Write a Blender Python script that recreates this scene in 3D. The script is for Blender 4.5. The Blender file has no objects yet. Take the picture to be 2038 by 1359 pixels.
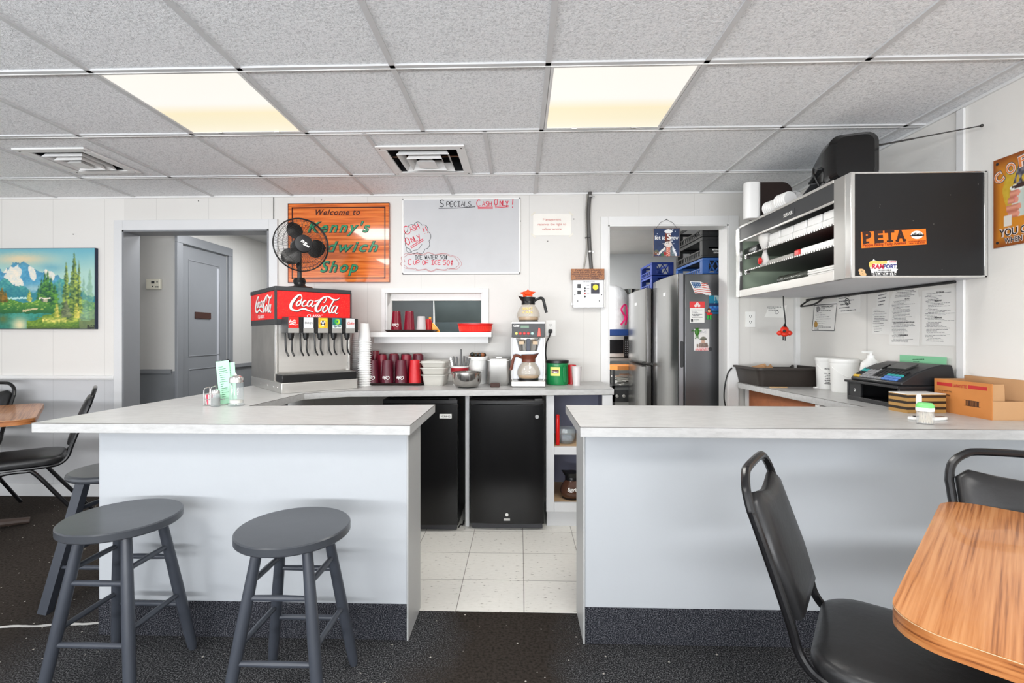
import bpy, bmesh, math, random
from math import sin, cos, pi, radians, sqrt, atan2
from mathutils import Vector, Matrix
random.seed(7)
SC = bpy.context.scene
COL = SC.collection
V = Vector
# ---------------------------------------------------------------- camera
EYE = 1.232                      # eye height in metres
YAW = radians(1.68)
FPX, CX, CY = 970.0, 1006.5, 667.0   # lens in pixels of the 2038x1359 photograph
cam_d = bpy.data.cameras.new('camera')
cam = bpy.data.objects.new('camera', cam_d); COL.objects.link(cam)
cam.location = (0, 0, EYE); cam.rotation_euler = (radians(90), 0, YAW)
cam_d.sensor_width = 36; cam_d.lens = FPX/2038*36
cam_d.shift_x = (1019-CX)/2038; cam_d.shift_y = -(679.5-CY)/2038
cam_d.clip_start = 0.05
SC.camera = cam
SC.view_settings.view_transform = 'Standard'
SC.view_settings.look = 'None'
SC.view_settings.gamma = 1
SC.view_settings.exposure = -0.06
SC.view_settings.use_curve_mapping = False
SC.cycles.use_denoising = True
SC.cycles.max_bounces = 10
SC.cycles.diffuse_bounces = 6
SC.cycles.sample_clamp_indirect = 8
SC.cycles.caustics_reflective = False
SC.cycles.caustics_refractive = False
# ---------------------------------------------------------------- world and daylight
w = bpy.data.worlds.new('world'); SC.world = w; w.use_nodes = True
w.node_tree.nodes['Background'].inputs[0].default_value = (0.75, 0.85, 1, 1)
w.node_tree.nodes['Background'].inputs[1].default_value = 1.0
def area(name, loc, rot, sx, sy, power, col=(1, 1, 1), spread=180):
    l = bpy.data.lights.new(name, 'AREA'); l.shape = 'RECTANGLE'; l.size = sx; l.size_y = sy
    l.energy = power; l.color = col; l.spread = radians(spread)
    o = bpy.data.objects.new(name, l); COL.objects.link(o); o.location = loc; o.rotation_euler = rot
    return o
# daylight through the shop windows behind and left of the camera
area('daylight_front_window', (-1.4, -3.05, 1.42), (radians(90), 0, 0), 6.0, 1.45, 38, (0.93, 0.965, 1.0))
area('ceiling_bounce_fill', (-1.4, -3.02, 1.0), (radians(141), 0, 0), 6.0, 0.7, 380, (0.97, 0.98, 1.0))  # unseen upward fill, added to brighten the ceiling
area('daylight_left_window', (-5.05, -0.4, 1.45), (radians(90), 0, radians(-90)), 3.6, 1.3, 28, (0.95, 0.97, 1.0))
# unseen fill lights added to brighten the kitchen and the hallway
area('kitchen_fill', (-0.15, 5.2, 2.27), (0, 0, 0), 1.2, 0.6, 120, (1.0, 0.98, 0.95))
area('hallway_front_fill', (-2.4, 3.97, 2.27), (0, 0, 0), 0.6, 0.2, 9, (0.97, 0.98, 1.0))
area('hallway_fill', (-2.1, 4.8, 2.27), (0, 0, 0), 0.5, 0.5, 24, (0.97, 0.98, 1.0))
for _x, _y, _p in ((-1.72, 0.3, 20), (0.42, 0.3, 20), (-1.4145, 2.202, 15), (0.4143, 2.202, 15)):  # front pair has no panel: out of view, added as fill light
    area('panel_and_fill_light', (_x, _y, 2.282), (0, 0, 0), 0.55, 0.55, _p, (1.0, 0.98, 0.94))
# ---------------------------------------------------------------- pixel -> place
def ray(px, py):
    u = (px-CX)/FPX; v = (CY-py)/FPX
    return V((-sin(YAW)+u*cos(YAW), cos(YAW)+u*sin(YAW), v))
def PY(px, py, Y):
    d = ray(px, py); t = Y/d.y
    return V((d.x*t, Y, EYE+d.z*t))
def PX(px, py, X):
    d = ray(px, py); t = X/d.x
    return V((X, d.y*t, EYE+d.z*t))
def PZ(px, py, z):
    d = ray(px, py); t = (z-EYE)/d.z
    return V((d.x*t, d.y*t, z))
# ---------------------------------------------------------------- materials
def lin(c):
    return tuple((x/12.92 if x <= 0.04045 else ((x+0.055)/1.055)**2.4) for x in c)
def S(r, g, b): return lin((r/255, g/255, b/255))
MATS = {}
def mat(name, col, rough=0.5, metal=0.0, vary=0.06, scale=6.0, bump=0.0, bscale=80.0, spec=0.5,
        trans=0.0, ior=1.45, emit=None, estr=0.0, alpha=1.0, coat=0.0, stretch=(1, 1, 1)):
    if name in MATS: return MATS[name]
    m = bpy.data.materials.new(name); m.use_nodes = True; MATS[name] = m
    nt = m.node_tree; N = nt.nodes; L = nt.links; b = N['Principled BSDF']
    tc = N.new('ShaderNodeTexCoord'); mp = N.new('ShaderNodeMapping'); mp.inputs['Scale'].default_value = stretch
    L.new(tc.outputs['Object'], mp.inputs['Vector'])
    no = N.new('ShaderNodeTexNoise'); no.inputs['Scale'].default_value = scale; no.inputs['Detail'].default_value = 5
    L.new(mp.outputs[0], no.inputs['Vector'])
    mx = N.new('ShaderNodeMix'); mx.data_type = 'RGBA'
    mx.inputs['A'].default_value = tuple(max(0, c*(1-vary)) for c in col)+(1,)
    mx.inputs['B'].default_value = tuple(min(1, c*(1+vary)) for c in col)+(1,)
    L.new(no.outputs['Fac'], mx.inputs['Factor']); L.new(mx.outputs['Result'], b.inputs['Base Color'])
    b.inputs['Roughness'].default_value = rough; b.inputs['Metallic'].default_value = metal
    b.inputs['Specular IOR Level'].default_value = spec
    b.inputs['IOR'].default_value = ior
    b.inputs['Transmission Weight'].default_value = trans
    b.inputs['Coat Weight'].default_value = coat
    b.inputs['Alpha'].default_value = alpha
    if emit: b.inputs['Emission Color'].default_value = emit+(1,); b.inputs['Emission Strength'].default_value = estr
    if bump:
        n2 = N.new('ShaderNodeTexNoise'); n2.inputs['Scale'].default_value = bscale; n2.inputs['Detail'].default_value = 4
        L.new(mp.outputs[0], n2.inputs['Vector'])
        bp = N.new('ShaderNodeBump'); bp.inputs['Strength'].default_value = bump; bp.inputs['Distance'].default_value = 0.004
        L.new(n2.outputs['Fac'], bp.inputs['Height']); L.new(bp.outputs[0], b.inputs['Normal'])
    m['_bsdf'] = 1
    return m
def glassy(name, col, alpha=0.25, rough=0.04):
    return mat(name, col, rough, vary=0.03, alpha=alpha, spec=0.8)
def nodes(m): return m.node_tree.nodes, m.node_tree.links, m.node_tree.nodes['Principled BSDF']
def ramp(N, stops):
    r = N.new('ShaderNodeValToRGB'); e = r.color_ramp.elements
    while len(e) > 1: e.remove(e[-1])
    e[0].position = stops[0][0]; e[0].color = stops[0][1]+(1,)
    for p, c in stops[1:]:
        x = e.new(p); x.color = c+(1,)
    return r
def wall_mat(name, up, low=None, zsplit=0.9, pitch=0.406, off=0.0, axis='X', rough=0.55):
    """painted panelling with narrow upright grooves; paint changes at the chair rail"""
    m = mat(name, up, rough, vary=0.025, scale=1.3, bump=0.12, bscale=60)
    N, L, b = nodes(m)
    g = N.new('ShaderNodeNewGeometry'); sp = N.new('ShaderNodeSeparateXYZ'); L.new(g.outputs['Position'], sp.inputs[0])
    a = N.new('ShaderNodeMath'); a.operation = 'MULTIPLY_ADD'; a.inputs[1].default_value = 1/pitch; a.inputs[2].default_value = off+50
    L.new(sp.outputs[axis], a.inputs[0])
    f = N.new('ShaderNodeMath'); f.operation = 'FRACT'; L.new(a.outputs[0], f.inputs[0])
    c = N.new('ShaderNodeMath'); c.operation = 'COMPARE'; c.inputs[1].default_value = 0.5; c.inputs[2].default_value = 0.006
    L.new(f.outputs[0], c.inputs[0])
    old = b.inputs['Base Color'].links[0].from_socket
    if low:
        ml = N.new('ShaderNodeMix'); ml.data_type = 'RGBA'; ml.inputs['A'].default_value = low+(1,)
        L.new(old, ml.inputs['B'])
        gt = N.new('ShaderNodeMath'); gt.operation = 'GREATER_THAN'; gt.inputs[1].default_value = zsplit
        L.new(sp.outputs['Z'], gt.inputs[0]); L.new(gt.outputs[0], ml.inputs['Factor']); old = ml.outputs['Result']
    dk = N.new('ShaderNodeMix'); dk.data_type = 'RGBA'; dk.blend_type = 'MULTIPLY'
    dk.inputs['B'].default_value = (0.86, 0.86, 0.86, 1)
    L.new(old, dk.inputs['A']); L.new(c.outputs[0], dk.inputs['Factor']); L.new(dk.outputs['Result'], b.inputs['Base Color'])
    return m
# ---------------------------------------------------------------- mesh builder
def catmull(pts, n=6, closed=False):
    pts = [V(p) for p in pts]; out = []; k = len(pts)
    rng = range(k) if closed else range(k-1)
    for i in rng:
        if closed: p0, p1, p2, p3 = pts[(i-1) % k], pts[i], pts[(i+1) % k], pts[(i+2) % k]
        else: p0, p1, p2, p3 = pts[max(i-1, 0)], pts[i], pts[i+1], pts[min(i+2, k-1)]
        for j in range(n):
            t = j/n
            out.append(0.5*((2*p1)+(p2-p0)*t+(2*p0-5*p1+4*p2-p3)*t*t+(3*p1-p0-3*p2+p3)*t**3))
    if not closed: out.append(pts[-1])
    return out
def rrect(x0, x1, y0, y1, r, n=5):
    r = min(r, abs(x1-x0)/2-1e-5, abs(y1-y0)/2-1e-5); out = []
    for cx, cy, a in ((x1-r, y1-r, 0), (x0+r, y1-r, 90), (x0+r, y0+r, 180), (x1-r, y0+r, 270)):
        for i in range(n+1):
            t = radians(a+90*i/n); out.append((cx+r*cos(t), cy+r*sin(t)))
    return out
class MB:
    def __init__(s): s.v = []; s.f = []
    def add(s, vs, fs):
        o = len(s.v); s.v += [V(p) for p in vs]; s.f += [tuple(i+o for i in f) for f in fs]; return s
    def box(s, x0, x1, y0, y1, z0, z1):
        vs = [(x, y, z) for z in (z0, z1) for y in (y0, y1) for x in (x0, x1)]
        return s.add(vs, [(0, 2, 3, 1), (4, 5, 7, 6), (0, 1, 5, 4), (2, 6, 7, 3), (0, 4, 6, 2), (1, 3, 7, 5)])
    def obox(s, c, ex, ey, ez):
        """box at c with half-axis vectors"""
        c, ex, ey, ez = V(c), V(ex), V(ey), V(ez)
        vs = [c+a*ex+b*ey+d*ez for d in (-1, 1) for b in (-1, 1) for a in (-1, 1)]
        return s.add(vs, [(0, 2, 3, 1), (4, 5, 7, 6), (0, 1, 5, 4), (2, 6, 7, 3), (0, 4, 6, 2), (1, 3, 7, 5)])
    def bar(s, p0, p1, wd, th, side=(0, 0, 1)):
        p0, p1 = V(p0), V(p1); d = p1-p0; a = d.cross(V(side))
        if a.length < 1e-6: a = d.cross(V((1, 0, 0)))
        a.normalize(); b = a.cross(d).normalized()
        return s.obox((p0+p1)/2, d/2, a*wd/2, b*th/2)
    def prism(s, poly, z0, z1, fr=None):
        """poly (x,y) extruded z0..z1; fr=(origin, xaxis, yaxis, zaxis)"""
        n = len(poly)
        if fr: o, ax, ay, az = [V(q) for q in fr]
        else: o, ax, ay, az = V((0, 0, 0)), V((1, 0, 0)), V((0, 1, 0)), V((0, 0, 1))
        vs = [o+ax*p[0]+ay*p[1]+az*z0 for p in poly]+[o+ax*p[0]+ay*p[1]+az*z1 for p in poly]
        fs = [tuple(reversed(range(n))), tuple(range(n, 2*n))]+[(i, (i+1) % n, (i+1) % n+n, i+n) for i in range(n)]
        return s.add(vs, fs)
    def loft(s, rings, cap=True, closed=True):
        n = len(rings[0]); o = len(s.v)
        vs = [p for r in rings for p in r]; fs = []
        for k in range(len(rings)-1):
            for i in range(n if closed else n-1):
                j = (i+1) % n; fs.append((k*n+i, k*n+j, (k+1)*n+j, (k+1)*n+i))
        if cap: fs += [tuple(reversed(range(n))), tuple(range((len(rings)-1)*n, len(rings)*n))]
        return s.add(vs, fs)
    def lathe(s, prof, n=28, c=(0, 0, 0), ax=None, a0=0):
        c = V(c); z = V(ax).normalized() if ax else V((0, 0, 1))
        x = z.orthogonal().normalized() if ax else V((1, 0, 0)); y = z.cross(x)
        vs = []; idx = []
        for r, h in prof:
            if r < 1e-6: idx.append([len(vs)]); vs.append(c+z*h)
            else:
                idx.append(list(range(len(vs), len(vs)+n)))
                vs += [c+z*h+(x*cos(a0+2*pi*i/n)+y*sin(a0+2*pi*i/n))*r for i in range(n)]
        fs = []
        for a, b in zip(idx, idx[1:]):
            for i in range(n):
                j = (i+1) % n
                if len(a) == 1 and len(b) == 1: continue
                if len(a) == 1: fs.append((a[0], b[j], b[i]))
                elif len(b) == 1: fs.append((a[i], a[j], b[0]))
                else: fs.append((a[i], a[j], b[j], b[i]))
        return s.add(vs, fs)
    def cyl(s, p0, p1, r0, r1=None, n=16):
        p0, p1 = V(p0), V(p1); r1 = r0 if r1 is None else r1; h = (p1-p0).length
        return s.lathe([(0, 0), (r0, 0), (r1, h), (0, h)], n, p0, p1-p0)
    def ball(s, c, r, n=16, sz=(1, 1, 1)):
        k = n//2; o = len(s.v)
        s.lathe([(r*sin(pi*i/k) if 0 < i < k else 0, -r*cos(pi*i/k)) for i in range(k+1)], n, (0, 0, 0))
        for i in range(o, len(s.v)): s.v[i] = V((s.v[i].x*sz[0], s.v[i].y*sz[1], s.v[i].z*sz[2]))+V(c)
        return s
    def tube(s, pts, r, n=8, closed=False, sq=None):
        """swept round (or sq=(w,h) rectangular) section"""
        pts = [V(p) for p in pts]; k = len(pts)
        T = []
        for i in range(k):
            a = pts[(i-1) % k] if (closed or i > 0) else pts[i]
            b = pts[(i+1) % k] if (closed or i < k-1) else pts[i]
            T.append((b-a).normalized())
        nrm = T[0].orthogonal().normalized(); rings = []
        for i in range(k):
            nrm = (nrm-T[i]*nrm.dot(T[i])); nrm = nrm.normalized() if nrm.length > 1e-6 else T[i].orthogonal().normalized()
            bn = T[i].cross(nrm); rr = r[i] if isinstance(r, (list, tuple)) else r
            rings.append([pts[i]+(nrm*cos(2*pi*j/n)+bn*sin(2*pi*j/n))*rr for j in range(n)])
        if closed: rings.append(rings[0])
        return s.loft(rings, cap=not closed)
    def ribbon(s, pts, wd, nrm, th=0.0006):
        """flat stroke of width wd (number or list) lying across nrm"""
        pts = [V(p) for p in pts]; k = len(pts); nrm = V(nrm).normalized(); rings = []
        if k < 2: return s
        for i in range(k):
            d = pts[min(i+1, k-1)]-pts[max(i-1, 0)]
            a = nrm.cross(d)
            a = a.normalized() if a.length > 1e-9 else nrm.orthogonal()
            ww = wd[i] if isinstance(wd, (list, tuple)) else wd
            rings.append([pts[i]+a*ww/2, pts[i]-a*ww/2, pts[i]-a*ww/2+nrm*th, pts[i]+a*ww/2+nrm*th])
        return s.loft(rings)
    def xf(s, M, start=0):
        for i in range(start, len(s.v)): s.v[i] = M @ s.v[i]
        return s
    def build(s, name, m, parent=None, bev=0.0, seg=2, ang=35, sub=0, recalc=True):
        me = bpy.data.meshes.new(name); me.from_pydata([tuple(p) for p in s.v], [], s.f)
        if recalc:
            bm = bmesh.new(); bm.from_mesh(me); bmesh.ops.recalc_face_normals(bm, faces=bm.faces[:]); bm.to_mesh(me); bm.free()
        me.polygons.foreach_set('use_smooth', [True]*len(me.polygons)); me.set_sharp_from_angle(angle=radians(ang))
        o = bpy.data.objects.new(name, me); COL.objects.link(o)
        me.materials.append(m)
        if parent: o.parent = parent
        if bev:
            md = o.modifiers.new('bevel', 'BEVEL'); md.width = bev; md.segments = seg; md.limit_method = 'ANGLE'; md.angle_limit = radians(40)
        if sub:
            md = o.modifiers.new('sub', 'SUBSURF'); md.levels = sub; md.render_levels = sub
        return o
def tag(o, label=None, cat=None, group=None, kind=None):
    if label: o['label'] = label
    if cat: o['category'] = cat
    if group: o['group'] = group
    if kind: o['kind'] = kind
    return o
def thing(name, label, cat, loc=(0, 0, 0), rz=0, group=None):
    o = bpy.data.objects.new(name, None); COL.objects.link(o); o.location = loc; o.rotation_euler = (0, 0, rz)
    o.empty_display_size = 0.05
    return tag(o, label, cat, group)
def struct(name, mb, m, parent=None, **k):
    o = mb.build(name, m, parent, **k)
    if not parent: o['kind'] = 'structure'
    return o
def dup(root, loc, rz, label=None, group=None):
    r = root.copy(); COL.objects.link(r); r.location = loc; r.rotation_euler = (0, 0, rz)
    if label: r['label'] = label
    if group: r['group'] = group
    for ch in list(root.children):
        c = ch.copy(); COL.objects.link(c); c.parent = r
        for g in list(ch.children):
            d = g.copy(); COL.objects.link(d); d.parent = c
    return r
# ---------------------------------------------------------------- lettering
def put_text(mb, s, o, right, up, size, width=None, align='C', bold=0.0, shear=0.0, th=0.0008, res=3, space=1.0):
    """printed lettering laid on a surface; o = centre (or left end) of the base line"""
    cu = bpy.data.curves.new('t', 'FONT'); cu.body = s; cu.size = 1.0; cu.offset = bold; cu.shear = shear; cu.space_character = space
    cu.resolution_u = res; cu.fill_mode = 'BOTH' if hasattr(cu, 'fill_mode') else cu.fill_mode
    ob = bpy.data.objects.new('t', cu); COL.objects.link(ob)
    dg = bpy.context.evaluated_depsgraph_get(); me = bpy.data.meshes.new_from_object(ob.evaluated_get(dg))
    vs = [v.co.copy() for v in me.vertices]; fs = [tuple(p.vertices) for p in me.polygons]
    bpy.data.objects.remove(ob); bpy.data.curves.remove(cu); bpy.data.meshes.remove(me)
    if not vs: return mb
    x0 = min(v.x for v in vs); x1 = max(v.x for v in vs)
    sx = size
    if width: sx = width/(x1-x0)
    right = V(right).normalized(); up = V(up).normalized(); n = right.cross(up); o = V(o)
    off = (x0+x1)/2 if align == 'C' else (x0 if align == 'L' else x1)
    k = len(vs)
    vv = [o+right*((v.x-off)*sx)+up*(v.y*size) for v in vs]
    return mb.add([p+n*th for p in vv], fs)
GL = {
 'A': ['0,0 .5,1 1,0', '.2,.4 .8,.4'], 'C': ['.95,.8 .6,1 .15,.8 0,.45 .2,.08 .6,0 1,.15'], 'E': ['1,1 0,1 0,0 1,0', '0,.5 .8,.5'],
 'F': ['1,1 0,1 0,0', '0,.5 .8,.5'], 'H': ['0,1 0,0', '1,1 1,0', '0,.5 1,.5'], 'I': ['0,1 1,1', '.5,1 .5,0', '0,0 1,0'],
 'L': ['0,1 0,0 1,0'], 'N': ['0,0 0,1 1,0 1,1'], 'O': ['.5,1 .1,.8 0,.45 .2,.05 .55,0 .9,.15 1,.55 .8,.9 .5,1'],
 'P': ['0,0 0,1 .7,1 1,.78 .7,.5 0,.5'], 'R': ['0,0 0,1 .7,1 .95,.78 .7,.5 0,.5 1,0'],
 'S': ['.95,.85 .55,1 .1,.8 .3,.55 .8,.4 .9,.15 .45,0 0,.15'], 'T': ['0,1 1,1', '.5,1 .5,0'], 'U': ['0,1 0,.2 .4,0 .8,.15 1,1'],
 'W': ['0,1 .25,0 .5,.7 .75,0 1,1'], 'Y': ['0,1 .45,.45', '1,1 .25,-.3'], '!': ['.5,1 .45,.3', '.42,.08 .44,0'],
 '5': ['1,1 .15,1 .05,.55 .6,.6 .95,.35 .6,0 0,.08'], '0': ['.5,1 .05,.6 .2,.05 .6,0 .95,.4 .8,.9 .5,1'],
 'c': ['.9,.7 .5,.85 .1,.5 .4,.1 .9,.2', '.6,1.1 .4,-.15'], 'D': ['0,0 0,1 .6,.95 1,.5 .6,.05 0,0'], 'M': ['0,0 .1,1 .5,.3 .9,1 1,0'],
}
def scrawl(mb, s, o, right, up, h, wd, adv=0.8, gap=0.28, th=0.0006, jit=0.04):
    o = V(o); right = V(right); up = V(up); n = right.cross(up); x = 0
    for ch in s:
        if ch == ' ': x += h*0.55; continue
        big = 1.0
        for st in GL.get(ch, []):
            pts = [tuple(map(float, q.split(','))) for q in st.split()]
            pp = [o+right*(x+(a+random.uniform(-jit, jit))*h*adv*0.72)+up*((b+random.uniform(-jit, jit))*h) for a, b in pts]
            if len(pp) > 3: pp = catmull(pp, 3)
            mb.ribbon(pp, wd, n, th)
        x += h*(adv*0.72+gap) if ch not in '!' else h*0.45
    return mb
def ink_rows(mb, o, right, up, w, h, rows, fill=0.7, th=0.0006, hfrac=0.45, seed=1):
    """rows of small print too fine to read in the photograph"""
    rnd = random.Random(seed); right = V(right); up = V(up); n = right.cross(up)
    for i in range(rows):
        y = h*(1-(i+0.5)/rows); x = rnd.uniform(0, 0.12)*w; end = w*rnd.uniform(0.35, 1.0)*fill+w*(1-fill)*rnd.random()
        while x < end:
            l = min(w*rnd.uniform(0.03, 0.12), w-x); t = h/rows*hfrac*rnd.uniform(0.6, 1)
            mb.obox(V(o)+right*(x+l/2)+up*y+n*th/2, right*l/2, up*t/2, n*th/2); x += l+w*0.018
    return mb
# ---------------------------------------------------------------- colour-per-vertex pictures (painted things)
def paint_mat():
    if 'paint' in MATS: return MATS['paint']
    m = mat('paint', (0.5, 0.5, 0.5), 0.45); N, L, b = nodes(m)
    a = N.new('ShaderNodeAttribute'); a.attribute_name = 'Col'; L.new(a.outputs['Color'], b.inputs['Base Color'])
    return m
def picture(name, o, right, up, w, h, nx, ny, fn, parent=None, th=0.0012, m=None, rough=None):
    """flat printed or painted panel whose colours come from fn(u, v) in sRGB 0..1"""
    o, right, up = V(o), V(right), V(up); n = right.cross(up)
    vs = []; cols = []
    for j in range(ny+1):
        for i in range(nx+1):
            u, v = i/nx, j/ny; vs.append(o+right*(u*w)+up*(v*h)+n*th); cols.append(lin(tuple(min(1, max(0, c)) for c in fn(u, v))))
    fs = [(j*(nx+1)+i, j*(nx+1)+i+1, (j+1)*(nx+1)+i+1, (j+1)*(nx+1)+i) for j in range(ny) for i in range(nx)]
    k = len(vs); vs += [o, o+right*w, o+right*w+up*h, o+up*h]; cols += [cols[0]]*4
    c = [0, nx, (ny+1)*(nx+1)-1, ny*(nx+1)]
    fs += [(k+3, k+2, k+1, k)]+[(k+i, k+(i+1) % 4, c[(i+1) % 4], c[i]) for i in range(4)]
    me = bpy.data.meshes.new(name); me.from_pydata([tuple(p) for p in vs], [], fs)
    at = me.color_attributes.new('Col', 'FLOAT_COLOR', 'POINT')
    at.data.foreach_set('color', [x for q in cols for x in (q[0], q[1], q[2], 1.0)])
    ob = bpy.data.objects.new(name, me); COL.objects.link(ob); me.materials.append(m or paint_mat())
    if parent: ob.parent = parent
    return ob
def hsh(i, j=0, k=0):
    v = sin(i*127.1+j*311.7+k*74.7)*43758.5453; return v-math.floor(v)
def vn(x, y, k=0):
    i, j = math.floor(x), math.floor(y); fx, fy = x-i, y-j; fx = fx*fx*(3-2*fx); fy = fy*fy*(3-2*fy)
    a = hsh(i, j, k)*(1-fx)+hsh(i+1, j, k)*fx; b = hsh(i, j+1, k)*(1-fx)+hsh(i+1, j+1, k)*fx
    return a*(1-fy)+b*fy
def mixc(a, b, t):
    t = min(1, max(0, t)); return tuple(x*(1-t)+y*t for x, y in zip(a, b))
R_, U_, F_ = V((1, 0, 0)), V((0, 0, 1)), V((0, -1, 0))     # right / up / out of the back wall
# ================================================================ materials
D = 3.64; ZC = EYE+1.058; CT = 0.89; XW = 2.04; XL = -5.0; YF = -3.0
M_wall = wall_mat('wall_paint', S(221, 219, 215), S(192, 193, 195), 0.905, 0.406, 0.33)
M_wallr = wall_mat('wall_paint_right', S(228, 226, 221), None, 0, 1.22, 0.1, 'Y')
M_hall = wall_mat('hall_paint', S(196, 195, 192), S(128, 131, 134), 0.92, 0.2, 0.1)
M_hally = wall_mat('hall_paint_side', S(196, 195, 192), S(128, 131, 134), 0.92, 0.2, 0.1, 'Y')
M_kit = mat('kitchen_wall_paint', S(205, 207, 208), 0.5, vary=0.04)
M_trim = mat('white_trim_paint', S(225, 225, 224), 0.4, vary=0.03, bump=0.1)
M_gtrim = mat('grey_trim_paint', S(212, 213, 214), 0.4, vary=0.03, bump=0.1)
M_jamb = mat('dark_grey_jamb_paint', S(128, 130, 133), 0.4, vary=0.03)
M_doorp = mat('grey_door_paint', S(122, 125, 129), 0.38, vary=0.03)
M_white = mat('white_plastic', S(236, 236, 233), 0.35)
M_black = mat('black_plastic', S(22, 22, 23), 0.3, vary=0.2)
M_dkgrey = mat('dark_grey_plastic', S(52, 53, 55), 0.4)
M_steel = mat('brushed_steel', S(214, 212, 208), 0.34, 0.85, vary=0.08, scale=3, stretch=(1, 1, 14), bump=0.05)
M_steel2 = mat('dull_steel', S(176, 175, 172), 0.42, 0.85, vary=0.12, scale=4)
M_chrome = mat('chrome', S(222, 222, 220), 0.18, 0.9)
M_paper = mat('white_paper', S(234, 233, 229), 0.7, vary=0.02)
M_ink = mat('black_ink', S(38, 38, 42), 0.7)
M_redink = mat('red_marker_ink', S(206, 40, 66), 0.6)
M_foam = mat('white_foam', S(240, 240, 238), 0.6, vary=0.02, bump=0.1, bscale=300)
M_red = mat('glossy_red_plastic', S(214, 28, 26), 0.3)
M_brownblk = mat('dark_brown_plastic', S(48, 36, 33), 0.4)
M_wire = mat('black_rubber', S(24, 24, 25), 0.5)
M_screw = mat('dark_screw', S(60, 58, 56), 0.4, 0.6)
def ceiling_mat():
    m = mat('ceiling_tile', S(206, 206, 205), 0.9, vary=0.02, scale=2)
    N, L, b = nodes(m)
    tc = N.new('ShaderNodeTexCoord')
    n1 = N.new('ShaderNodeTexNoise'); n1.inputs['Scale'].default_value = 105; n1.inputs['Detail'].default_value = 6; n1.inputs['Roughness'].default_value = 0.62
    n1.inputs['Distortion'].default_value = 0.6
    L.new(tc.outputs['Object'], n1.inputs['Vector'])
    bp = N.new('ShaderNodeBump'); bp.inputs['Strength'].default_value = 0.9; bp.inputs['Distance'].default_value = 0.008
    L.new(n1.outputs['Fac'], bp.inputs['Height']); L.new(bp.outputs[0], b.inputs['Normal'])
    r = ramp(N, [(0.36, S(214, 216, 218)), (0.5, S(242, 244, 246)), (0.7, S(249, 250, 251))])
    L.new(n1.outputs['Fac'], r.inputs[0]); L.new(r.outputs[0], b.inputs['Base Color'])
    return m
M_ceil = ceiling_mat()
M_tbar = mat('grey_ceiling_grid_metal', S(205, 206, 207), 0.5, vary=0.03)
def carpet_mat():
    m = mat('dark_carpet', S(40, 40, 42), 0.95, vary=0.1)
    N, L, b = nodes(m); b.inputs['Specular IOR Level'].default_value = 0.12
    g = N.new('ShaderNodeNewGeometry')
    n1 = N.new('ShaderNodeTexNoise'); n1.inputs['Scale'].default_value = 190; n1.inputs['Detail'].default_value = 6; n1.inputs['Roughness'].default_value = 0.75
    L.new(g.outputs['Position'], n1.inputs['Vector'])
    r1 = ramp(N, [(0.38, S(14, 14, 16)), (0.5, S(42, 42, 44)), (0.62, S(134, 134, 136))])
    L.new(n1.outputs['Fac'], r1.inputs[0])
    # worn brownish patches in the aisle and at the left
    n2 = N.new('ShaderNodeTexNoise'); n2.inputs['Scale'].default_value = 1.6; n2.inputs['Detail'].default_value = 5
    L.new(g.outputs['Position'], n2.inputs['Vector'])
    sp = N.new('ShaderNodeSeparateXYZ'); L.new(g.outputs['Position'], sp.inputs[0])
    def M(op, a, bb, cl=False):
        x = N.new('ShaderNodeMath'); x.operation = op; x.use_clamp = cl
        if op == "MULTIPLY_ADD": x.inputs[2].default_value = 0.03
        for k, q in ((0, a), (1, bb)):
            if q is None: continue
            if isinstance(q, (int, float)): x.inputs[k].default_value = q
            else: L.new(q, x.inputs[k])
        return x.outputs[0]
    X = M('ADD', sp.outputs['X'], M('MULTIPLY', M('SUBTRACT', n2.outputs['Fac'], 0.5), 0.75))
    aisle = M('SUBTRACT', 1.0, M('MULTIPLY', M('SUBTRACT', M('ABSOLUTE', M('ADD', X, 0.06), None), 0.19), 5.0, True), True)
    left = M('MULTIPLY', M('SUBTRACT', -1.70, X), 2.2, True)
    mask = M('MAXIMUM', aisle, left)
    n3 = N.new('ShaderNodeTexNoise'); n3.inputs['Scale'].default_value = 90; n3.inputs['Detail'].default_value = 2
    L.new(g.outputs['Position'], n3.inputs['Vector'])
    r3 = ramp(N, [(0.3, S(38, 34, 31)), (0.6, S(60, 54, 49))]); L.new(n3.outputs['Fac'], r3.inputs[0])
    mx = N.new('ShaderNodeMix'); mx.data_type = 'RGBA'
    L.new(mask, mx.inputs['Factor']); L.new(r1.outputs[0], mx.inputs['A']); L.new(r3.outputs[0], mx.inputs['B'])
    # crumbs and pale specks
    vo = N.new('ShaderNodeTexVoronoi'); vo.inputs['Scale'].default_value = 42
    L.new(g.outputs['Position'], vo.inputs['Vector'])
    vs_ = N.new('ShaderNodeSeparateColor'); L.new(vo.outputs['Color'], vs_.inputs[0]); sz = M('MULTIPLY', M('MULTIPLY', M('GREATER_THAN', n2.outputs['Fac'], 0.42), M('GREATER_THAN', vs_.outputs[0], 0.55)), M('MULTIPLY_ADD', M('POWER', vs_.outputs[1], 3.0), 0.15))
    sp1 = M('LESS_THAN', vo.outputs['Distance'], sz)
    m2 = N.new('ShaderNodeMix'); m2.data_type = 'RGBA'; L.new(sp1, m2.inputs['Factor']); L.new(mx.outputs['Result'], m2.inputs['A'])
    m2.inputs['B'].default_value = S(196, 190, 180)+(1,)
    L.new(m2.outputs['Result'], b.inputs['Base Color'])
    bp = N.new('ShaderNodeBump'); bp.inputs['Strength'].default_value = 0.7; bp.inputs['Distance'].default_value = 0.006
    L.new(n1.outputs['Fac'], bp.inputs['Height']); L.new(bp.outputs[0], b.inputs['Normal'])
    return m
M_carpet = carpet_mat()
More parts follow.
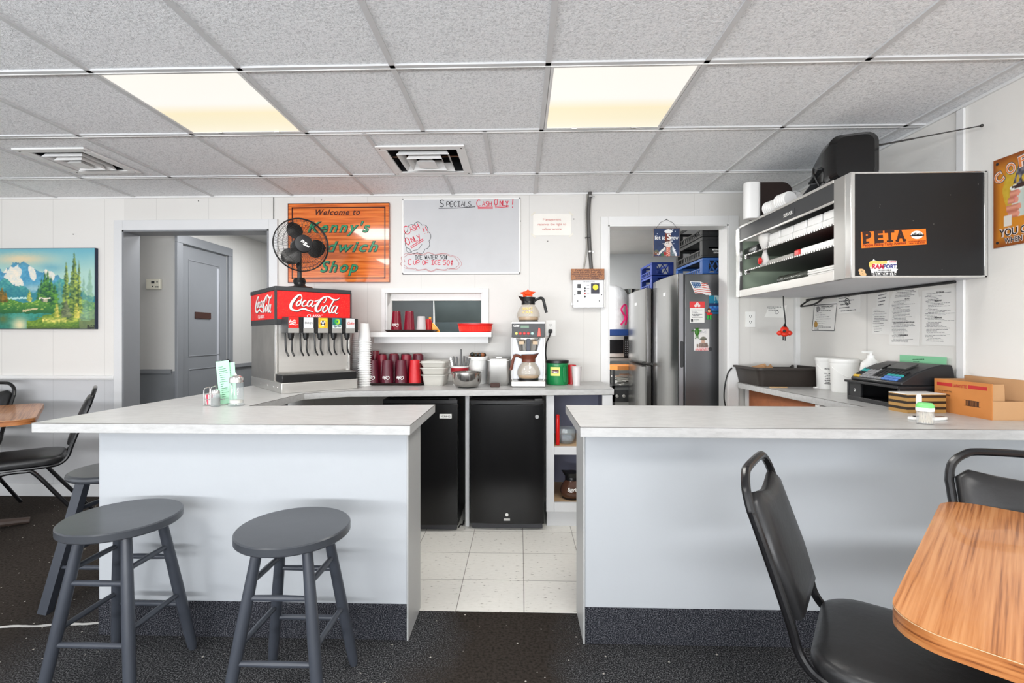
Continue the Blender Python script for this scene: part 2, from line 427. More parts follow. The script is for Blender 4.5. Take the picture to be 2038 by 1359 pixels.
def carpet_kick_mat():
    m = mat('dark_carpet_kick', S(40, 40, 44), 0.95); N, L, b = nodes(m); b.inputs['Specular IOR Level'].default_value = 0.1
    tc = N.new('ShaderNodeTexCoord'); n1 = N.new('ShaderNodeTexNoise'); n1.inputs['Scale'].default_value = 240; n1.inputs['Detail'].default_value = 6; n1.inputs['Roughness'].default_value = 0.75
    L.new(tc.outputs['Object'], n1.inputs['Vector'])
    r1 = ramp(N, [(0.38, S(12, 12, 16)), (0.5, S(34, 35, 41)), (0.62, S(112, 113, 119))]); L.new(n1.outputs['Fac'], r1.inputs[0])
    L.new(r1.outputs[0], b.inputs['Base Color']); return m
M_kick = carpet_kick_mat()
def tile_mat():
    m = mat('white_floor_tile', S(206, 203, 196), 0.4, vary=0.03)
    N, L, b = nodes(m); g = N.new('ShaderNodeNewGeometry')
    mp = N.new('ShaderNodeMapping'); mp.inputs['Location'].default_value = (-0.018+3.05, -2.145+3.05, 0)
    L.new(g.outputs['Position'], mp.inputs['Vector'])
    br = N.new('ShaderNodeTexBrick'); br.offset = 0; br.squash = 1; br.inputs['Scale'].default_value = 1
    br.inputs['Brick Width'].default_value = 0.305; br.inputs['Row Height'].default_value = 0.305
    br.inputs['Mortar Size'].default_value = 0.0016; br.inputs['Mortar Smooth'].default_value = 0.1
    br.inputs['Color1'].default_value = S(240, 238, 232)+(1,); br.inputs['Color2'].default_value = S(234, 232, 226)+(1,)
    br.inputs['Mortar'].default_value = S(120, 114, 106)+(1,)
    L.new(mp.outputs[0], br.inputs['Vector'])
    mp2 = N.new('ShaderNodeMapping'); mp2.inputs['Scale'].default_value = (1, 2.2, 1); L.new(g.outputs['Position'], mp2.inputs['Vector'])
    n = N.new('ShaderNodeTexNoise'); n.inputs['Scale'].default_value = 38; n.inputs['Detail'].default_value = 6; L.new(mp2.outputs[0], n.inputs['Vector'])
    r = ramp(N, [(0.3, S(120, 112, 104)), (0.36, S(240, 240, 238)), (1, (1, 1, 1))]); L.new(n.outputs['Fac'], r.inputs[0])
    mx = N.new('ShaderNodeMix'); mx.data_type = 'RGBA'; mx.blend_type = 'MULTIPLY'; mx.inputs['Factor'].default_value = 0.8
    L.new(br.outputs['Color'], mx.inputs['A']); L.new(r.outputs[0], mx.inputs['B']); L.new(mx.outputs['Result'], b.inputs['Base Color'])
    return m
M_tile = tile_mat()
def laminate_mat():
    m = mat('grey_counter_laminate', S(206, 205, 201), 0.33, vary=0.05, scale=5)
    N, L, b = nodes(m); g = N.new('ShaderNodeNewGeometry')
    n = N.new('ShaderNodeTexNoise'); n.inputs['Scale'].default_value = 26; n.inputs['Detail'].default_value = 8; n.inputs['Roughness'].default_value = 0.7
    mp = N.new('ShaderNodeMapping'); mp.inputs['Scale'].default_value = (0.6, 2.0, 2.0); L.new(g.outputs['Position'], mp.inputs['Vector']); L.new(mp.outputs[0], n.inputs['Vector'])
    r = ramp(N, [(0.25, S(170, 170, 169)), (0.5, S(186, 186, 185)), (0.75, S(197, 197, 196))]); L.new(n.outputs['Fac'], r.inputs[0])
    L.new(r.outputs[0], b.inputs['Base Color']); return m
M_lam = laminate_mat()
M_lamline = mat('dark_laminate_seam', S(88, 84, 78), 0.5)
M_panel = mat('grey_white_counter_paint', S(180, 184, 188), 0.42, vary=0.03, scale=2, bump=0.15, bscale=25)
def wood_mat(name, c1, c2, c3, ang=0.0, scale=9.0, rough=0.35, dist=3.5, stretch=0.12, coat=0.2, fine=14, fs=0.035, zs=1.0):
    m = mat(name, c2, rough, coat=coat); N, L, b = nodes(m); tc = N.new('ShaderNodeTexCoord')
    mp = N.new('ShaderNodeMapping'); mp.inputs['Rotation'].default_value = (0, 0, ang)
    L.new(tc.outputs['Object'], mp.inputs['Vector'])
    mp2 = N.new('ShaderNodeMapping'); mp2.inputs['Scale'].default_value = (1, stretch, zs); L.new(mp.outputs[0], mp2.inputs['Vector'])
    wv = N.new('ShaderNodeTexNoise'); wv.inputs['Scale'].default_value = scale; wv.inputs['Detail'].default_value = 3; wv.inputs['Distortion'].default_value = 0.4
    L.new(mp2.outputs[0], wv.inputs['Vector'])
    mu = N.new('ShaderNodeMath'); mu.operation = 'MULTIPLY'; mu.inputs[1].default_value = dist*4
    L.new(wv.outputs['Fac'], mu.inputs[0]); sn = N.new('ShaderNodeMath'); sn.operation = 'SINE'; L.new(mu.outputs[0], sn.inputs[0])
    n2 = N.new('ShaderNodeTexNoise'); n2.inputs['Scale'].default_value = scale*fine; n2.inputs['Detail'].default_value = 4
    mp3 = N.new('ShaderNodeMapping'); mp3.inputs['Scale'].default_value = (1, fs, zs); L.new(mp.outputs[0], mp3.inputs['Vector']); L.new(mp3.outputs[0], n2.inputs['Vector'])
    ma = N.new('ShaderNodeMath'); ma.operation = 'MULTIPLY_ADD'; ma.inputs[1].default_value = 0.07; L.new(sn.outputs[0], ma.inputs[0]); L.new(n2.outputs['Fac'], ma.inputs[2])
    r = ramp(N, [(0.30, c1), (0.46, c2), (0.66, c3)]); L.new(ma.outputs[0], r.inputs[0]); L.new(r.outputs[0], b.inputs['Base Color'])
    return m
# ================================================================ room shell
def holes(x0, x1, z0, z1, ops):
    """rectangles that tile a wall with openings (x0,x1,z0,z1)"""
    xs = sorted({x0, x1, *[o[0] for o in ops], *[o[1] for o in ops]}); out = []
    for a, b in zip(xs, xs[1:]):
        zz = [(z0, z1)]
        for o in ops:
            if o[0] <= a+1e-6 and o[1] >= b-1e-6:
                zz = [q for s, e in zz for q in ((s, min(e, o[2])), (max(s, o[3]), e)) if q[1]-q[0] > 1e-5]
        out += [(a, b, s, e) for s, e in zz]
    return out
WT = 0.13
dl0, dl1, dlz = PY(247, 500, D).x, PY(537, 500, D).x, PY(400, 458, D).z
dr0, dr1, drz = PY(1210, 500, D).x, PY(1448, 500, D).x, PY(1330, 448, D).z
pw0, pw1, pwz0, pwz1 = PY(767, 600, D).x, PY(961, 600, D).x, 1.245, PY(860, 583, D).z
fl = MB().box(XL, XW, YF, 2.168, -0.05, 0).box(XL, -1.40, 2.168, 7.0, -0.05, 0)
struct('floor', fl, M_carpet)
struct('floor', MB().box(-1.40, XW+0.6, 2.168, 7.0, -0.05, 0), M_tile)
# ceiling over the dining room with two openings for the air vents
RY = [1.897, 2.507, 3.18]; CX0 = 0.1095; P = 0.6096
va = PZ(728, 266, ZC).x, PZ(965, 262, ZC).x
v2 = (-0.775, -0.345); v2y = (2.725, 3.135)          # openings of the vents
v1 = (-2.835, -2.485); v1y = (2.70, 3.05)
cl = MB()
xs = [XL-0.1, v1[0], v1[1], v2[0], v2[1], XW+0.1]
for i in range(5):
    a, b = xs[i], xs[i+1]
    if i in (1, 3):
        y0, y1 = (v1y if i == 1 else v2y)
        cl.box(a, b, YF-0.1, y0, ZC, ZC+0.04); cl.box(a, b, y1, D+0.0, ZC, ZC+0.04)
    else: cl.box(a, b, YF-0.1, D+0.0, ZC, ZC+0.04)
struct('ceiling', cl, M_ceil)
struct('ceiling', MB().box(-4.4, XW+0.7, D, 7.1, ZC+0.0, ZC+0.04), mat('plain_ceiling_paint', S(200, 200, 199), 0.7))
g = MB(); tw = 0.0105; zt = ZC-0.007
ys = [RY[0]-P*k for k in range(8, 0, -1)]+RY
for y in ys: g.box(XL, XW, y-tw, y+tw, zt, ZC+0.001)
cols = [CX0+P*k for k in range(-8, 4)]
for x in cols:
    if x < XL or x > XW: continue
    if abs(x-(CX0-P)) < 0.01:      # the run broken by the vent tile
        g.box(x-tw, x+tw, YF, RY[1], zt, ZC+0.001); g.box(x-tw, x+tw, RY[2], D, zt, ZC+0.001)
    else: g.box(x-tw, x+tw, YF, D, zt, ZC+0.001)
for x in va: g.box(x-tw, x+tw, RY[1], RY[2], zt, ZC+0.001)
for x in (-3.02, -2.40): pass
struct('trim_1', g, M_tbar)
# thin raised white lips along the cross runs of the grid
g = MB()
for y in ys: g.box(XL, XW, y+tw, y+tw+0.004, ZC-0.009, ZC+0.001)
struct('trim_2', g, mat('white_grid_lip', S(236, 236, 234), 0.4))
struct('trim_3', MB().box(XL, XW-0.001, D-0.012, D, ZC-0.014, ZC-0.0005).box(XW-0.012, XW, YF, D-0.012, ZC-0.014, ZC-0.0005), M_trim)
wb = MB()
for a, b, s, e in holes(XL, XW+0.1, 0, ZC+0.1, [(dl0, dl1, 0, dlz), (dr0, dr1, 0, drz), (pw0, pw1, pwz0, pwz1)]):
    wb.box(a, b, D, D+WT, s, e)
# paint: grey below the rail only left of the hallway door
wl = MB(); wr_ = MB()
for a, b, s, e in holes(XL, XW+0.1, 0, ZC+0.1, [(dl0, dl1, 0, dlz), (dr0, dr1, 0, drz), (pw0, pw1, pwz0, pwz1)]):
    (wl if b <= dl0+0.01 else wr_).box(a, b, D, D+WT, s, e)
o = wl.build('wall_back', M_wall); o['kind'] = 'structure'
M_wallu = wall_mat('wall_paint_upper', S(214, 212, 208), None, 0, 0.406, 0.33)
o = wr_.build('wall_back', M_wallu); o['kind'] = 'structure'
struct('wall_right', MB().box(XW, XW+0.1, YF-0.1, D+0.05, 0, ZC+0.1), M_wallr)
wz = [(-2.2, 1.4, 0.8, 2.1)]
m = MB()
for a, b, s, e in holes(YF-0.1, D+WT, 0, ZC+0.1, wz): m.box(XL-0.1, XL, a, b, s, e)
struct('wall_left', m, M_wallr)
m = MB()
for a, b, s, e in holes(XL, XW, 0, ZC+0.1, [(-4.4, 1.6, 0.7, 2.15)]): m.box(a, b, YF-0.1, YF, s, e)
struct('wall_front', m, M_wallu)
# door casings, linings
def casing(name, x0, x1, z1, ox0, ox1, oz, m, y0=D-0.018, z0=0.0):
    b = MB().box(ox0, x0, y0, D, z0, oz).box(x1, ox1, y0, D, z0, oz).box(x0, x1, y0, D, z1, oz)
    struct(name, b, m, bev=0.002)
casing('trim_4', dl0, dl1, dlz, PY(230, 500, D).x, PY(554, 500, D).x, PY(400, 438, D).z, M_gtrim)
casing('trim_5', dr0, dr1, drz, PY(1195, 500, D).x, PY(1468, 500, D).x, PY(1330, 431, D).z, M_trim)
j = MB().box(dl0-0.001, dl0+0.012, D-0.02, D+WT+0.01, 0, dlz).box(dl1-0.012, dl1, D-0.02, D+WT+0.01, 0, dlz).box(dl0, dl1, D-0.02, D+WT+0.01, dlz-0.012, dlz)
struct('trim_6', j, M_jamb)
j = MB().box(dr0-0.001, dr0+0.01, D-0.015, D+WT+0.005, 0, drz).box(dr1-0.01, dr1, D-0.015, D+WT+0.005, 0, drz).box(dr0, dr1, D-0.015, D+WT+0.005, drz-0.01, drz)
struct('trim_7', j, M_trim)
# serving hatch casing + roller board
hx0, hx1 = PY(763, 600, D).x, PY(972, 600, D).x
b = MB().box(hx0-0.012, pw0, D-0.014, D, pwz0, PY(860, 574, D).z).box(pw1, hx1, D-0.014, D, pwz0, PY(860, 574, D).z)
b.box(pw0, pw1, D-0.014, D, pwz1, PY(860, 574, D).z)
b.box(pw0-0.001, pw0+0.014, D, D+WT, pwz0, pwz1).box(pw1-0.012, pw1, D, D+WT, pwz0, pwz1)
b.box(pw0, pw1, D, D+WT, pwz0-0.01, pwz0)
struct('trim_8', b, M_trim, bev=0.0015)
struct('trim_9', MB().box(pw0+0.025, pw1-0.012, D+0.07, D+0.1, PY(860, 598, D+0.07).z, pwz1), mat('chipped_white_paint', S(236, 236, 234), 0.45, bump=0.6, bscale=40))
# chair rail, base board, seams
rz = PY(120, 750, D).z
struct('trim_10', MB().box(XL, PY(230, 500, D).x, D-0.022, D, rz-0.012, rz+0.012).box(XL, PY(230, 500, D).x, D-0.014, D, rz-0.02, rz-0.012), M_trim, bev=0.003)
bb = PY(100, 962, D).z
struct('baseboard_back', MB().box(XL, PY(230, 500, D).x, D-0.016, D, 0, bb), M_gtrim, bev=0.003)
struct('baseboard_right', MB().box(XW-0.014, XW, YF, 1.8, 0, 0.09), M_gtrim, bev=0.003)
struct('trim_11', MB().box(XW-0.012, XW, PX(1915, 500, XW).y-0.02, PX(1915, 500, XW).y+0.02, CT, ZC-0.015), M_trim, bev=0.003)
struct('trim_12', MB().box(XW-0.035, XW, D-0.035, D, CT, ZC-0.015), M_trim, bev=0.004)
sx = PY(545, 400, D).x
struct('trim_13', MB().box(sx-0.003, sx+0.003, D-0.003, D+0.0, PY(545, 438, D).z, ZC-0.014), M_screw)
# small nail heads / holes in the panelling
nl = MB()
for px, py in ((146, 466), (395, 400), (640, 382+16), (1036, 440), (884, 545), (1142, 436), (1090, 480), (1530, 250+180)):
    p = PY(px, py, D); nl.cyl(p+V((0, -0.002, 0)), p, 0.004, n=8)
struct('trim_14', nl, M_screw)
# hallway behind the left doorway
HY = 4.15
hx = PY(350, 600, HY).x
struct('wall_hall_front', MB().box(-4.4, hx, HY, HY+0.1, 0, ZC), M_hall)
dy0, dy1 = PX(359, 600, -2.95).y, PX(452, 600, -2.95).y
m = MB()
for a, b, s, e in holes(HY+0.1, 6.6, 0, ZC, [(dy0, dy1, 0, 2.03)]): m.box(-3.05, -2.95, a, b, s, e)
struct('wall_hall_left', m, M_hally)
struct('wall_hall_end', MB().box(-3.05, -1.5, 6.5, 6.6, 0, ZC), M_hall)
struct('wall_hall_right', MB().box(-1.62, -1.52, D+WT, 6.6, 0, ZC), M_hally)
r1 = MB().box(-4.4, hx-0.03, HY-0.02, HY, 0.90, 0.935).box(-2.95, -2.93, dy1+0.08, 6.5, 0.90, 0.935)
struct('trim_15', r1, M_jamb)
# hallway door with frame
fr = MB().box(-2.951, -2.925, dy0-0.07, dy0, 0, 2.03).box(-2.951, -2.925, dy1, dy1+0.06, 0, 2.03).box(-2.951, -2.925, dy0-0.07, dy1+0.06, 2.03, 2.11)
struct('trim_16', fr, M_doorp, bev=0.003)
dr = MB().box(-2.99, -2.955, dy0+0.004, dy1-0.004, 0.01, 2.022)
for y0, y1, z0, z1 in ((dy0+0.12, dy1-0.12, 1.05, 1.9), (dy0+0.12, dy1-0.12, 0.2, 0.92)):
    dr.box(-2.956, -2.950, y0-0.01, y0, z0, z1).box(-2.956, -2.950, y1, y1+0.01, z0, z1).box(-2.956, -2.95, y0-0.01, y1+0.01, z0-0.01, z0).box(-2.956, -2.95, y0-0.01, y1+0.01, z1, z1+0.01)
dd = struct('door_1', dr, M_doorp, bev=0.002)
p0 = PX(386, 617, -2.948); p1 = PX(425, 624, -2.948)
MB().box(-2.956, -2.946, p0.y+0.02, p1.y-0.04, 1.385, 1.445).build('door_plaque', mat('dark_brown_plaque', S(58, 34, 28), 0.4), dd, bev=0.002)
kp = PX(456, 732, -2.9)
kn = MB().lathe([(0, 0.0), (0.024, 0.0), (0.024, 0.006), (0.01, 0.008), (0.01, 0.03), (0.026, 0.04), (0.03, 0.055), (0.022, 0.068), (0, 0.07)], 20, (-2.956, dy1-0.07, 0.965), (1, 0, 0))
kn.build('door_knob', M_black, dd)
MB().box(-2.956, -2.952, dy1-0.16, dy1-0.13, 0.98, 1.88).build('trim_strip', mat('pale_strip', S(170, 173, 180), 0.4), dd)
t = thing('thermostat', 'cream wall thermostat on the hallway wall panel', 'thermostat', PY(309, 566, HY))
MB().box(-0.062, 0.062, -0.03, 0, -0.045, 0.045).build('housing', mat('cream_plastic', S(214, 211, 196), 0.4), t, bev=0.006)
MB().box(-0.012, 0.016, -0.0315, -0.0295, 0.005, 0.024).build('display', M_dkgrey, t)
b = MB()
for x, z in ((0.04, 0.018), (0.03, -0.024), (0.046, -0.024), (0.0, -0.02)): b.box(x-0.005, x+0.005, -0.032, -0.029, z-0.005, z+0.005)
b.build('button', M_dkgrey, t)
t = thing('framed_picture', 'small dark green picture at the far end of the hallway', 'picture', (-2.93, 6.1, 1.62))
MB().box(-0.015, 0.012, -0.2, 0.2, -0.3, 0.22).build('frame', mat('dark_green_picture', S(66, 96, 88), 0.5), t)
MB().box(0.012, 0.014, -0.17, 0.17, -0.27, 0.19).build('canvas', mat('green_print', S(92, 128, 112), 0.5), t)
# kitchen shell
struct('wall_kitchen_back', MB().box(-1.5, XW+0.7, 6.4, 6.5, 0, ZC), M_kit)
struct('wall_kitchen_right', MB().box(XW+0.6, XW+0.7, D+WT, 6.5, 0, ZC), M_kit)
# ================================================================ ceiling lights and vents
def diffuser_mat():
    m = mat('lit_diffuser', (0.05, 0.05, 0.05), 0.4)
    N, L, b = nodes(m); tc = N.new('ShaderNodeTexCoord'); sp = N.new('ShaderNodeSeparateXYZ'); L.new(tc.outputs['Object'], sp.inputs[0])
    ad = N.new('ShaderNodeMath'); ad.operation = 'MULTIPLY_ADD'; ad.inputs[1].default_value = 1.7; ad.inputs[2].default_value = 0.5; L.new(sp.outputs['Y'], ad.inputs[0])
    r = ramp(N, [(0.0, (1.0, 0.96, 0.88)), (0.45, (1.0, 0.965, 0.90)), (0.62, (0.97, 0.85, 0.58)), (0.8, (0.95, 0.86, 0.62)), (1.0, (1.0, 0.92, 0.74))]); L.new(ad.outputs[0], r.inputs[0])
    L.new(r.outputs[0], b.inputs['Emission Color']); b.inputs['Emission Strength'].default_value = 1.0
    return m
M_diff = diffuser_mat()
def light(cx, cy, label):
    t = thing('ceiling_light', label, 'ceiling light', (cx, cy, ZC-0.001), 0, 'recessed fluorescent ceiling lights')
    h = P/2-0.013
    f = MB().box(-h, h, -h, -h+0.012, -0.006, 0.0).box(-h, h, h-0.012, h, -0.006, 0).box(-h, -h+0.012, -h+0.012, h-0.012, -0.006, 0).box(h-0.012, h, -h+0.012, h-0.012, -0.006, 0)
    f.build('frame', M_trim, t)
    MB().box(-h+0.012, h-0.012, -h+0.012, h-0.012, -0.004, -0.001).build('diffuser', M_diff, t)
    lt = MB()
    for x in (-0.14, 0.16): lt.box(x-0.012, x+0.012, h-0.016, h-0.004, -0.009, -0.005)
    lt.build('latch', M_steel2, t)
    return t
cyl_ = (RY[0]+RY[1])/2
light(CX0+P/2, cyl_, 'lit square ceiling light panel right of the middle, above the notice')
light(CX0-P*2.5, cyl_, 'lit square ceiling light panel on the left, above the hallway door')
def vent(cx, cy, hw, hd, label, rise=0.0):
    t = thing('ceiling_vent', label, 'vent', (cx, cy, ZC), 0, 'square ceiling air vents')
    f = MB()
    def ring(x, y, wd, z0, z1, mb, tilt=0.0):
        for (ax, ay, bx, by, nx, ny) in ((-x, -y, x, -y, 0, 1), (x, -y, x, y, -1, 0), (x, y, -x, y, 0, -1), (-x, y, -x, -y, 1, 0)):
            a = V((ax, ay, z0)); b = V((bx, by, z0)); c = V((bx+wd*(nx if nx else (-1 if bx > 0 else 1)), by+wd*(ny if ny else (-1 if by > 0 else 1)), z1))
            d = V((ax+wd*(nx if nx else (-1 if ax > 0 else 1)), ay+wd*(ny if ny else (-1 if ay > 0 else 1)), z1))
            th = V((0, 0, 0.003)); mb.add([a, b, c, d, a+th, b+th, c+th, d+th], [(0, 1, 2, 3), (7, 6, 5, 4), (0, 4, 5, 1), (1, 5, 6, 2), (2, 6, 7, 3), (3, 7, 4, 0)])
    f.box(-hw, hw, -hd, -hd+0.05, -0.012, -0.001).box(-hw, hw, hd-0.05, hd, -0.012, -0.001).box(-hw, -hw+0.05, -hd+0.05, hd-0.05, -0.012, -0.001).box(hw-0.05, hw, -hd+0.05, hd-0.05, -0.012, -0.001)
    f.build('frame', M_trim, t, bev=0.003)
    for k, q in enumerate((0.76, 0.52)):
        l = MB(); ring((hw-0.05)*q, (hd-0.05)*q, 0.026, -0.02-0.008*k, 0.022, l); l.build('louver', M_trim, t)
    c = MB(); x, y = (hw-0.05)*0.28, (hd-0.05)*0.28
    c.add([(-x, -y, -0.03), (x, -y, -0.03), (x, y, -0.03), (-x, y, -0.03), (0, 0, 0.03)], [(3, 2, 1, 0), (0, 1, 4), (1, 2, 4), (2, 3, 4), (3, 0, 4)]); c.build('center_cone', M_trim, t)
    dk = MB(); X, Y = hw-0.04, hd-0.04
    dk.box(-X, X, -Y, Y, 0.2, 0.21).box(-X, X, -Y-0.005, -Y, 0, 0.2).box(-X, X, Y, Y+0.005, 0, 0.2).box(-X-0.005, -X, -Y, Y, 0, 0.2).box(X, X+0.005, -Y, Y, 0, 0.2)
    dk.build('duct', mat('dark_duct', S(26, 26, 30), 0.8), t)
    r = MB(); r.bar((-X, 0, 0.02), (X, 0, 0.02), 0.006, 0.006).bar((0, -Y, 0.025), (0, Y, 0.025), 0.006, 0.006); r.build('brace', mat('rusty_wire', S(120, 84, 62), 0.6), t)
    s = MB()
    for a in (-1, 1):
        for bb in (-1, 1): s.cyl((a*(hw-0.02), bb*(hd-0.03), -0.0135), (a*(hw-0.02), bb*(hd-0.03), -0.011), 0.005, n=8)
    s.build('screw', M_screw, t)
vent((v2[0]+v2[1])/2, (v2y[0]+v2y[1])/2, (v2[1]-v2[0])/2+0.035, (v2y[1]-v2y[0])/2+0.035, 'white square air vent above the whiteboard')
vent((v1[0]+v1[1])/2, (v1y[0]+v1y[1])/2, (v1[1]-v1[0])/2+0.035, (v1y[1]-v1y[0])/2+0.035, 'white square air vent at the left, above the landscape painting')
# ================================================================ counters
def slab(name, poly, label, cat='countertop', seams=()):
    t = thing(name, label, cat, (poly[0][0], poly[0][1], CT-0.038))
    o = V((poly[0][0], poly[0][1], CT-0.038))
    pp = [(p[0]-o.x, p[1]-o.y) for p in poly]
    MB().prism(pp, 0, 0.038).build('worktop', M_lam, t, bev=0.0015)
    l = MB(); n = len(pp)
    for i in range(n):
        a, b = V(pp[i]+(0.0372,)), V(pp[(i+1) % n]+(0.0372,)); d = (b-a)
        if seams and i not in seams: continue
        nn = V((d.y, -d.x, 0)).normalized()
        l.obox((a+b)/2+nn*0.0004, d/2, nn*0.0006, V((0, 0, 0.0009)))
    l.build('edge_seam', M_lamline, t)
    return t
def z2(px, py, z=CT):
    p = PZ(px, py, z); return (p.x, p.y)
LC = [(-1.905, 1.846), z2(816, 846), z2(866, 805), z2(495, 808), z2(605, 782.5), z2(693, 777.6), (0.60, 3.13), (0.60, 3.625), (-1.80, 3.625)]
slab('countertop', LC, 'long grey laminate U-shaped countertop carrying the red soda machine and coffee brewer', seams=(0, 1, 3, 4, 5))
RCX = 1.605
RC = [z2(1155, 849.4), (2.03, 1.815), (2.03, 3.615), z2(1468, 761), z2(1719, 809), (1.655, 2.375), z2(1125.5, 806)]
slab('countertop', RC, 'grey laminate countertop along the right wall carrying the cash register and cardboard box', seams=(0, 3, 4, 5, 6))
# painted bases
YB = 1.957
lx0 = PY(197, 1000, YB).x; lx1 = PY(810, 1000, YB).x; rx0 = PY(1164, 1000, YB).x
t = thing('bar_counter', 'white painted counter base behind the two wooden stools', 'counter', ((lx0+lx1)/2, YB+0.1, 0))
ox, oy = (lx0+lx1)/2, YB+0.1
KZ = 0.145
b = MB().box(lx0-ox, lx1-ox, YB-oy, YB+0.02-oy, KZ, CT-0.038).box(lx0-ox, lx0+0.02-ox, YB+0.02-oy, 3.55-oy, 0.0, CT-0.038)
b.box(lx0+0.02-ox, lx1-ox, YB+0.1-oy, YB+0.2-oy, 0, CT-0.04)
b.build('front_panel', M_panel, t, bev=0.0015)
MB().box(lx0-ox, lx1-ox, YB-0.004-oy, YB+0.09-oy, 0, KZ).build('carpet_kick', M_kick, t, bev=0.003)
MB().box(lx1-ox, lx1+0.007-ox, YB-0.006-oy, 2.19-oy, 0, CT-0.038).build('end_panel', mat('grey_end_panel_paint', S(180, 181, 180), 0.4, vary=0.03, bump=0.1), t, bev=0.002)
MB().box(-1.36-ox, -1.34-ox, 2.19-oy, 2.75-oy, 0, CT-0.038).build('inner_panel', M_panel, t)
t = thing('bar_counter', 'white painted counter base behind the black chair on the right', 'counter', (1.1, YB+0.1, 0))
ox = 1.1
b = MB().box(rx0-ox, XW-ox-0.002, YB-oy, YB+0.02-oy, KZ, CT-0.038).box(rx0-ox, XW-ox-0.002, YB+0.1-oy, YB+0.2-oy, 0, CT-0.04)
b.build('front_panel', M_panel, t, bev=0.0015)
MB().box(rx0-ox, XW-ox-0.02, YB-0.004-oy, YB+0.09-oy, 0, KZ).build('carpet_kick', M_kick, t, bev=0.003)
MB().box(rx0-0.007-ox, rx0-ox, YB-0.006-oy, 2.19-oy, 0, CT-0.038).build('end_panel', MATS['grey_end_panel_paint'], t, bev=0.002)
# base unit of the side counter by the right wall: bare particle board in a grey frame
t = thing('side_cabinet', 'cabinet with bare particle board below the counter at the right wall', 'cabinet', (1.80, 3.1, 0))
pb = mat('particle_board', S(156, 92, 54), 0.7, vary=0.25, scale=30)
MB().box(-0.155, -0.14, -0.35, 0.45, 0.05, CT-0.045).build('board_panel', pb, t)
MB().box(-0.165, -0.14, 0.45, 0.49, 0, CT-0.04).box(-0.165, -0.14, -0.39, -0.35, 0, CT-0.04).build('frame', M_trim, t)
MB().box(-0.14, 0.2, -0.39, 0.49, 0.0, 0.05).box(-0.14, 0.2, 0.46, 0.49, 0.05, CT-0.045).build('carcass', M_dkgrey, t)
# ---------------------------------------------------------------- under the back counter
def mini_fridge(x0, x1, yf, ztop, label, badge):
    cx = (x0+x1)/2; wd = (x1-x0)/2
    t = thing('mini_fridge', label, 'mini fridge', (cx, yf+0.25, 0), 0, 'black under-counter fridges')
    gl = mat('gloss_black_door', S(8, 8, 9), 0.2, vary=0.25, scale=2)
    MB().box(-wd+0.004, wd-0.004, -0.19, 0.22, 0.02, ztop).build('cabinet', M_black, t, bev=0.004)
    n = 9; rings = []
    prof = [(-wd+2*wd*i/(n-1), -0.245-0.012*sin(pi*i/(n-1))) for i in range(n)]
    poly = prof+[(wd, -0.195), (-wd, -0.195)]
    MB().prism(poly, 0.045, ztop-0.03).build('door', gl, t, bev=0.003)
    MB().prism([(p[0]*0.995, p[1]+0.004) for p in prof]+[(wd*0.99, -0.19), (-wd*0.99, -0.19)], ztop-0.03, ztop-0.004).build('top_trim', M_black, t, bev=0.003)
    MB().box(-wd+0.01, wd-0.01, -0.215, -0.19, 0.005, 0.042).build('plinth', mat('dark_grey_plinth', S(60, 60, 64), 0.4), t)
    fe = MB()
    for a in (-1, 1):
        for q in (-0.17, 0.19): fe.cyl((a*(wd-0.05), q, 0), (a*(wd-0.05), q, 0.025), 0.015, n=10)
    fe.build('foot', M_black, t)
    MB().box(wd-0.06, wd-0.01, -0.235, -0.19, ztop-0.006, ztop+0.006).build('hinge_cover', M_black, t, bev=0.002)
    if badge == 'lock':
        MB().cyl((wd-0.045, -0.258, ztop-0.105), (wd-0.045, -0.2, ztop-0.105), 0.012, n=20).build('round_badge', M_chrome, t)
        MB().cyl((-0.0, -0.261, 0.105), (0.0, -0.2, 0.105), 0.010, n=20).cyl((0, -0.263, 0.105), (0, -0.262, 0.105), 0.003, n=8).build('lock', M_chrome, t)
        MB().box(-0.02, 0.02, -0.262, -0.2, 0.068, 0.082).build('lock_plate', M_steel2, t)
    else:
        bd = MB().box(wd-0.112, wd-0.037, -0.2585, -0.2, ztop-0.118, ztop-0.092).build('badge', M_white, t)
        put_text(MB(), 'SCN012', (wd-0.0745, -0.259, ztop-0.112), R_, U_, 0.017, width=0.062, bold=0.02).build('lettering', M_ink, bd)
    return t
f1a, f1b = PY(935, 900, 3.07).x, PY(1083, 900, 3.07).x
mini_fridge(f1a, f1b, 3.07+0.0, 0.825, 'black mini fridge with a round silver lock, right of the painted post', 'lock')
f0b = PY(911, 900, 3.04).x
mini_fridge(f0b-0.475, f0b, 3.035, 0.832, 'black mini fridge with a small white badge, partly behind the left counter', 'badge')
px_ = PY(930, 900, 3.13).x
t = tag(MB().box(px_-0.013, px_+0.013, 3.13, 3.60, 0, CT-0.04).build('counter_post', M_gtrim, bev=0.002), 'narrow painted upright post between the two black mini fridges', 'post')
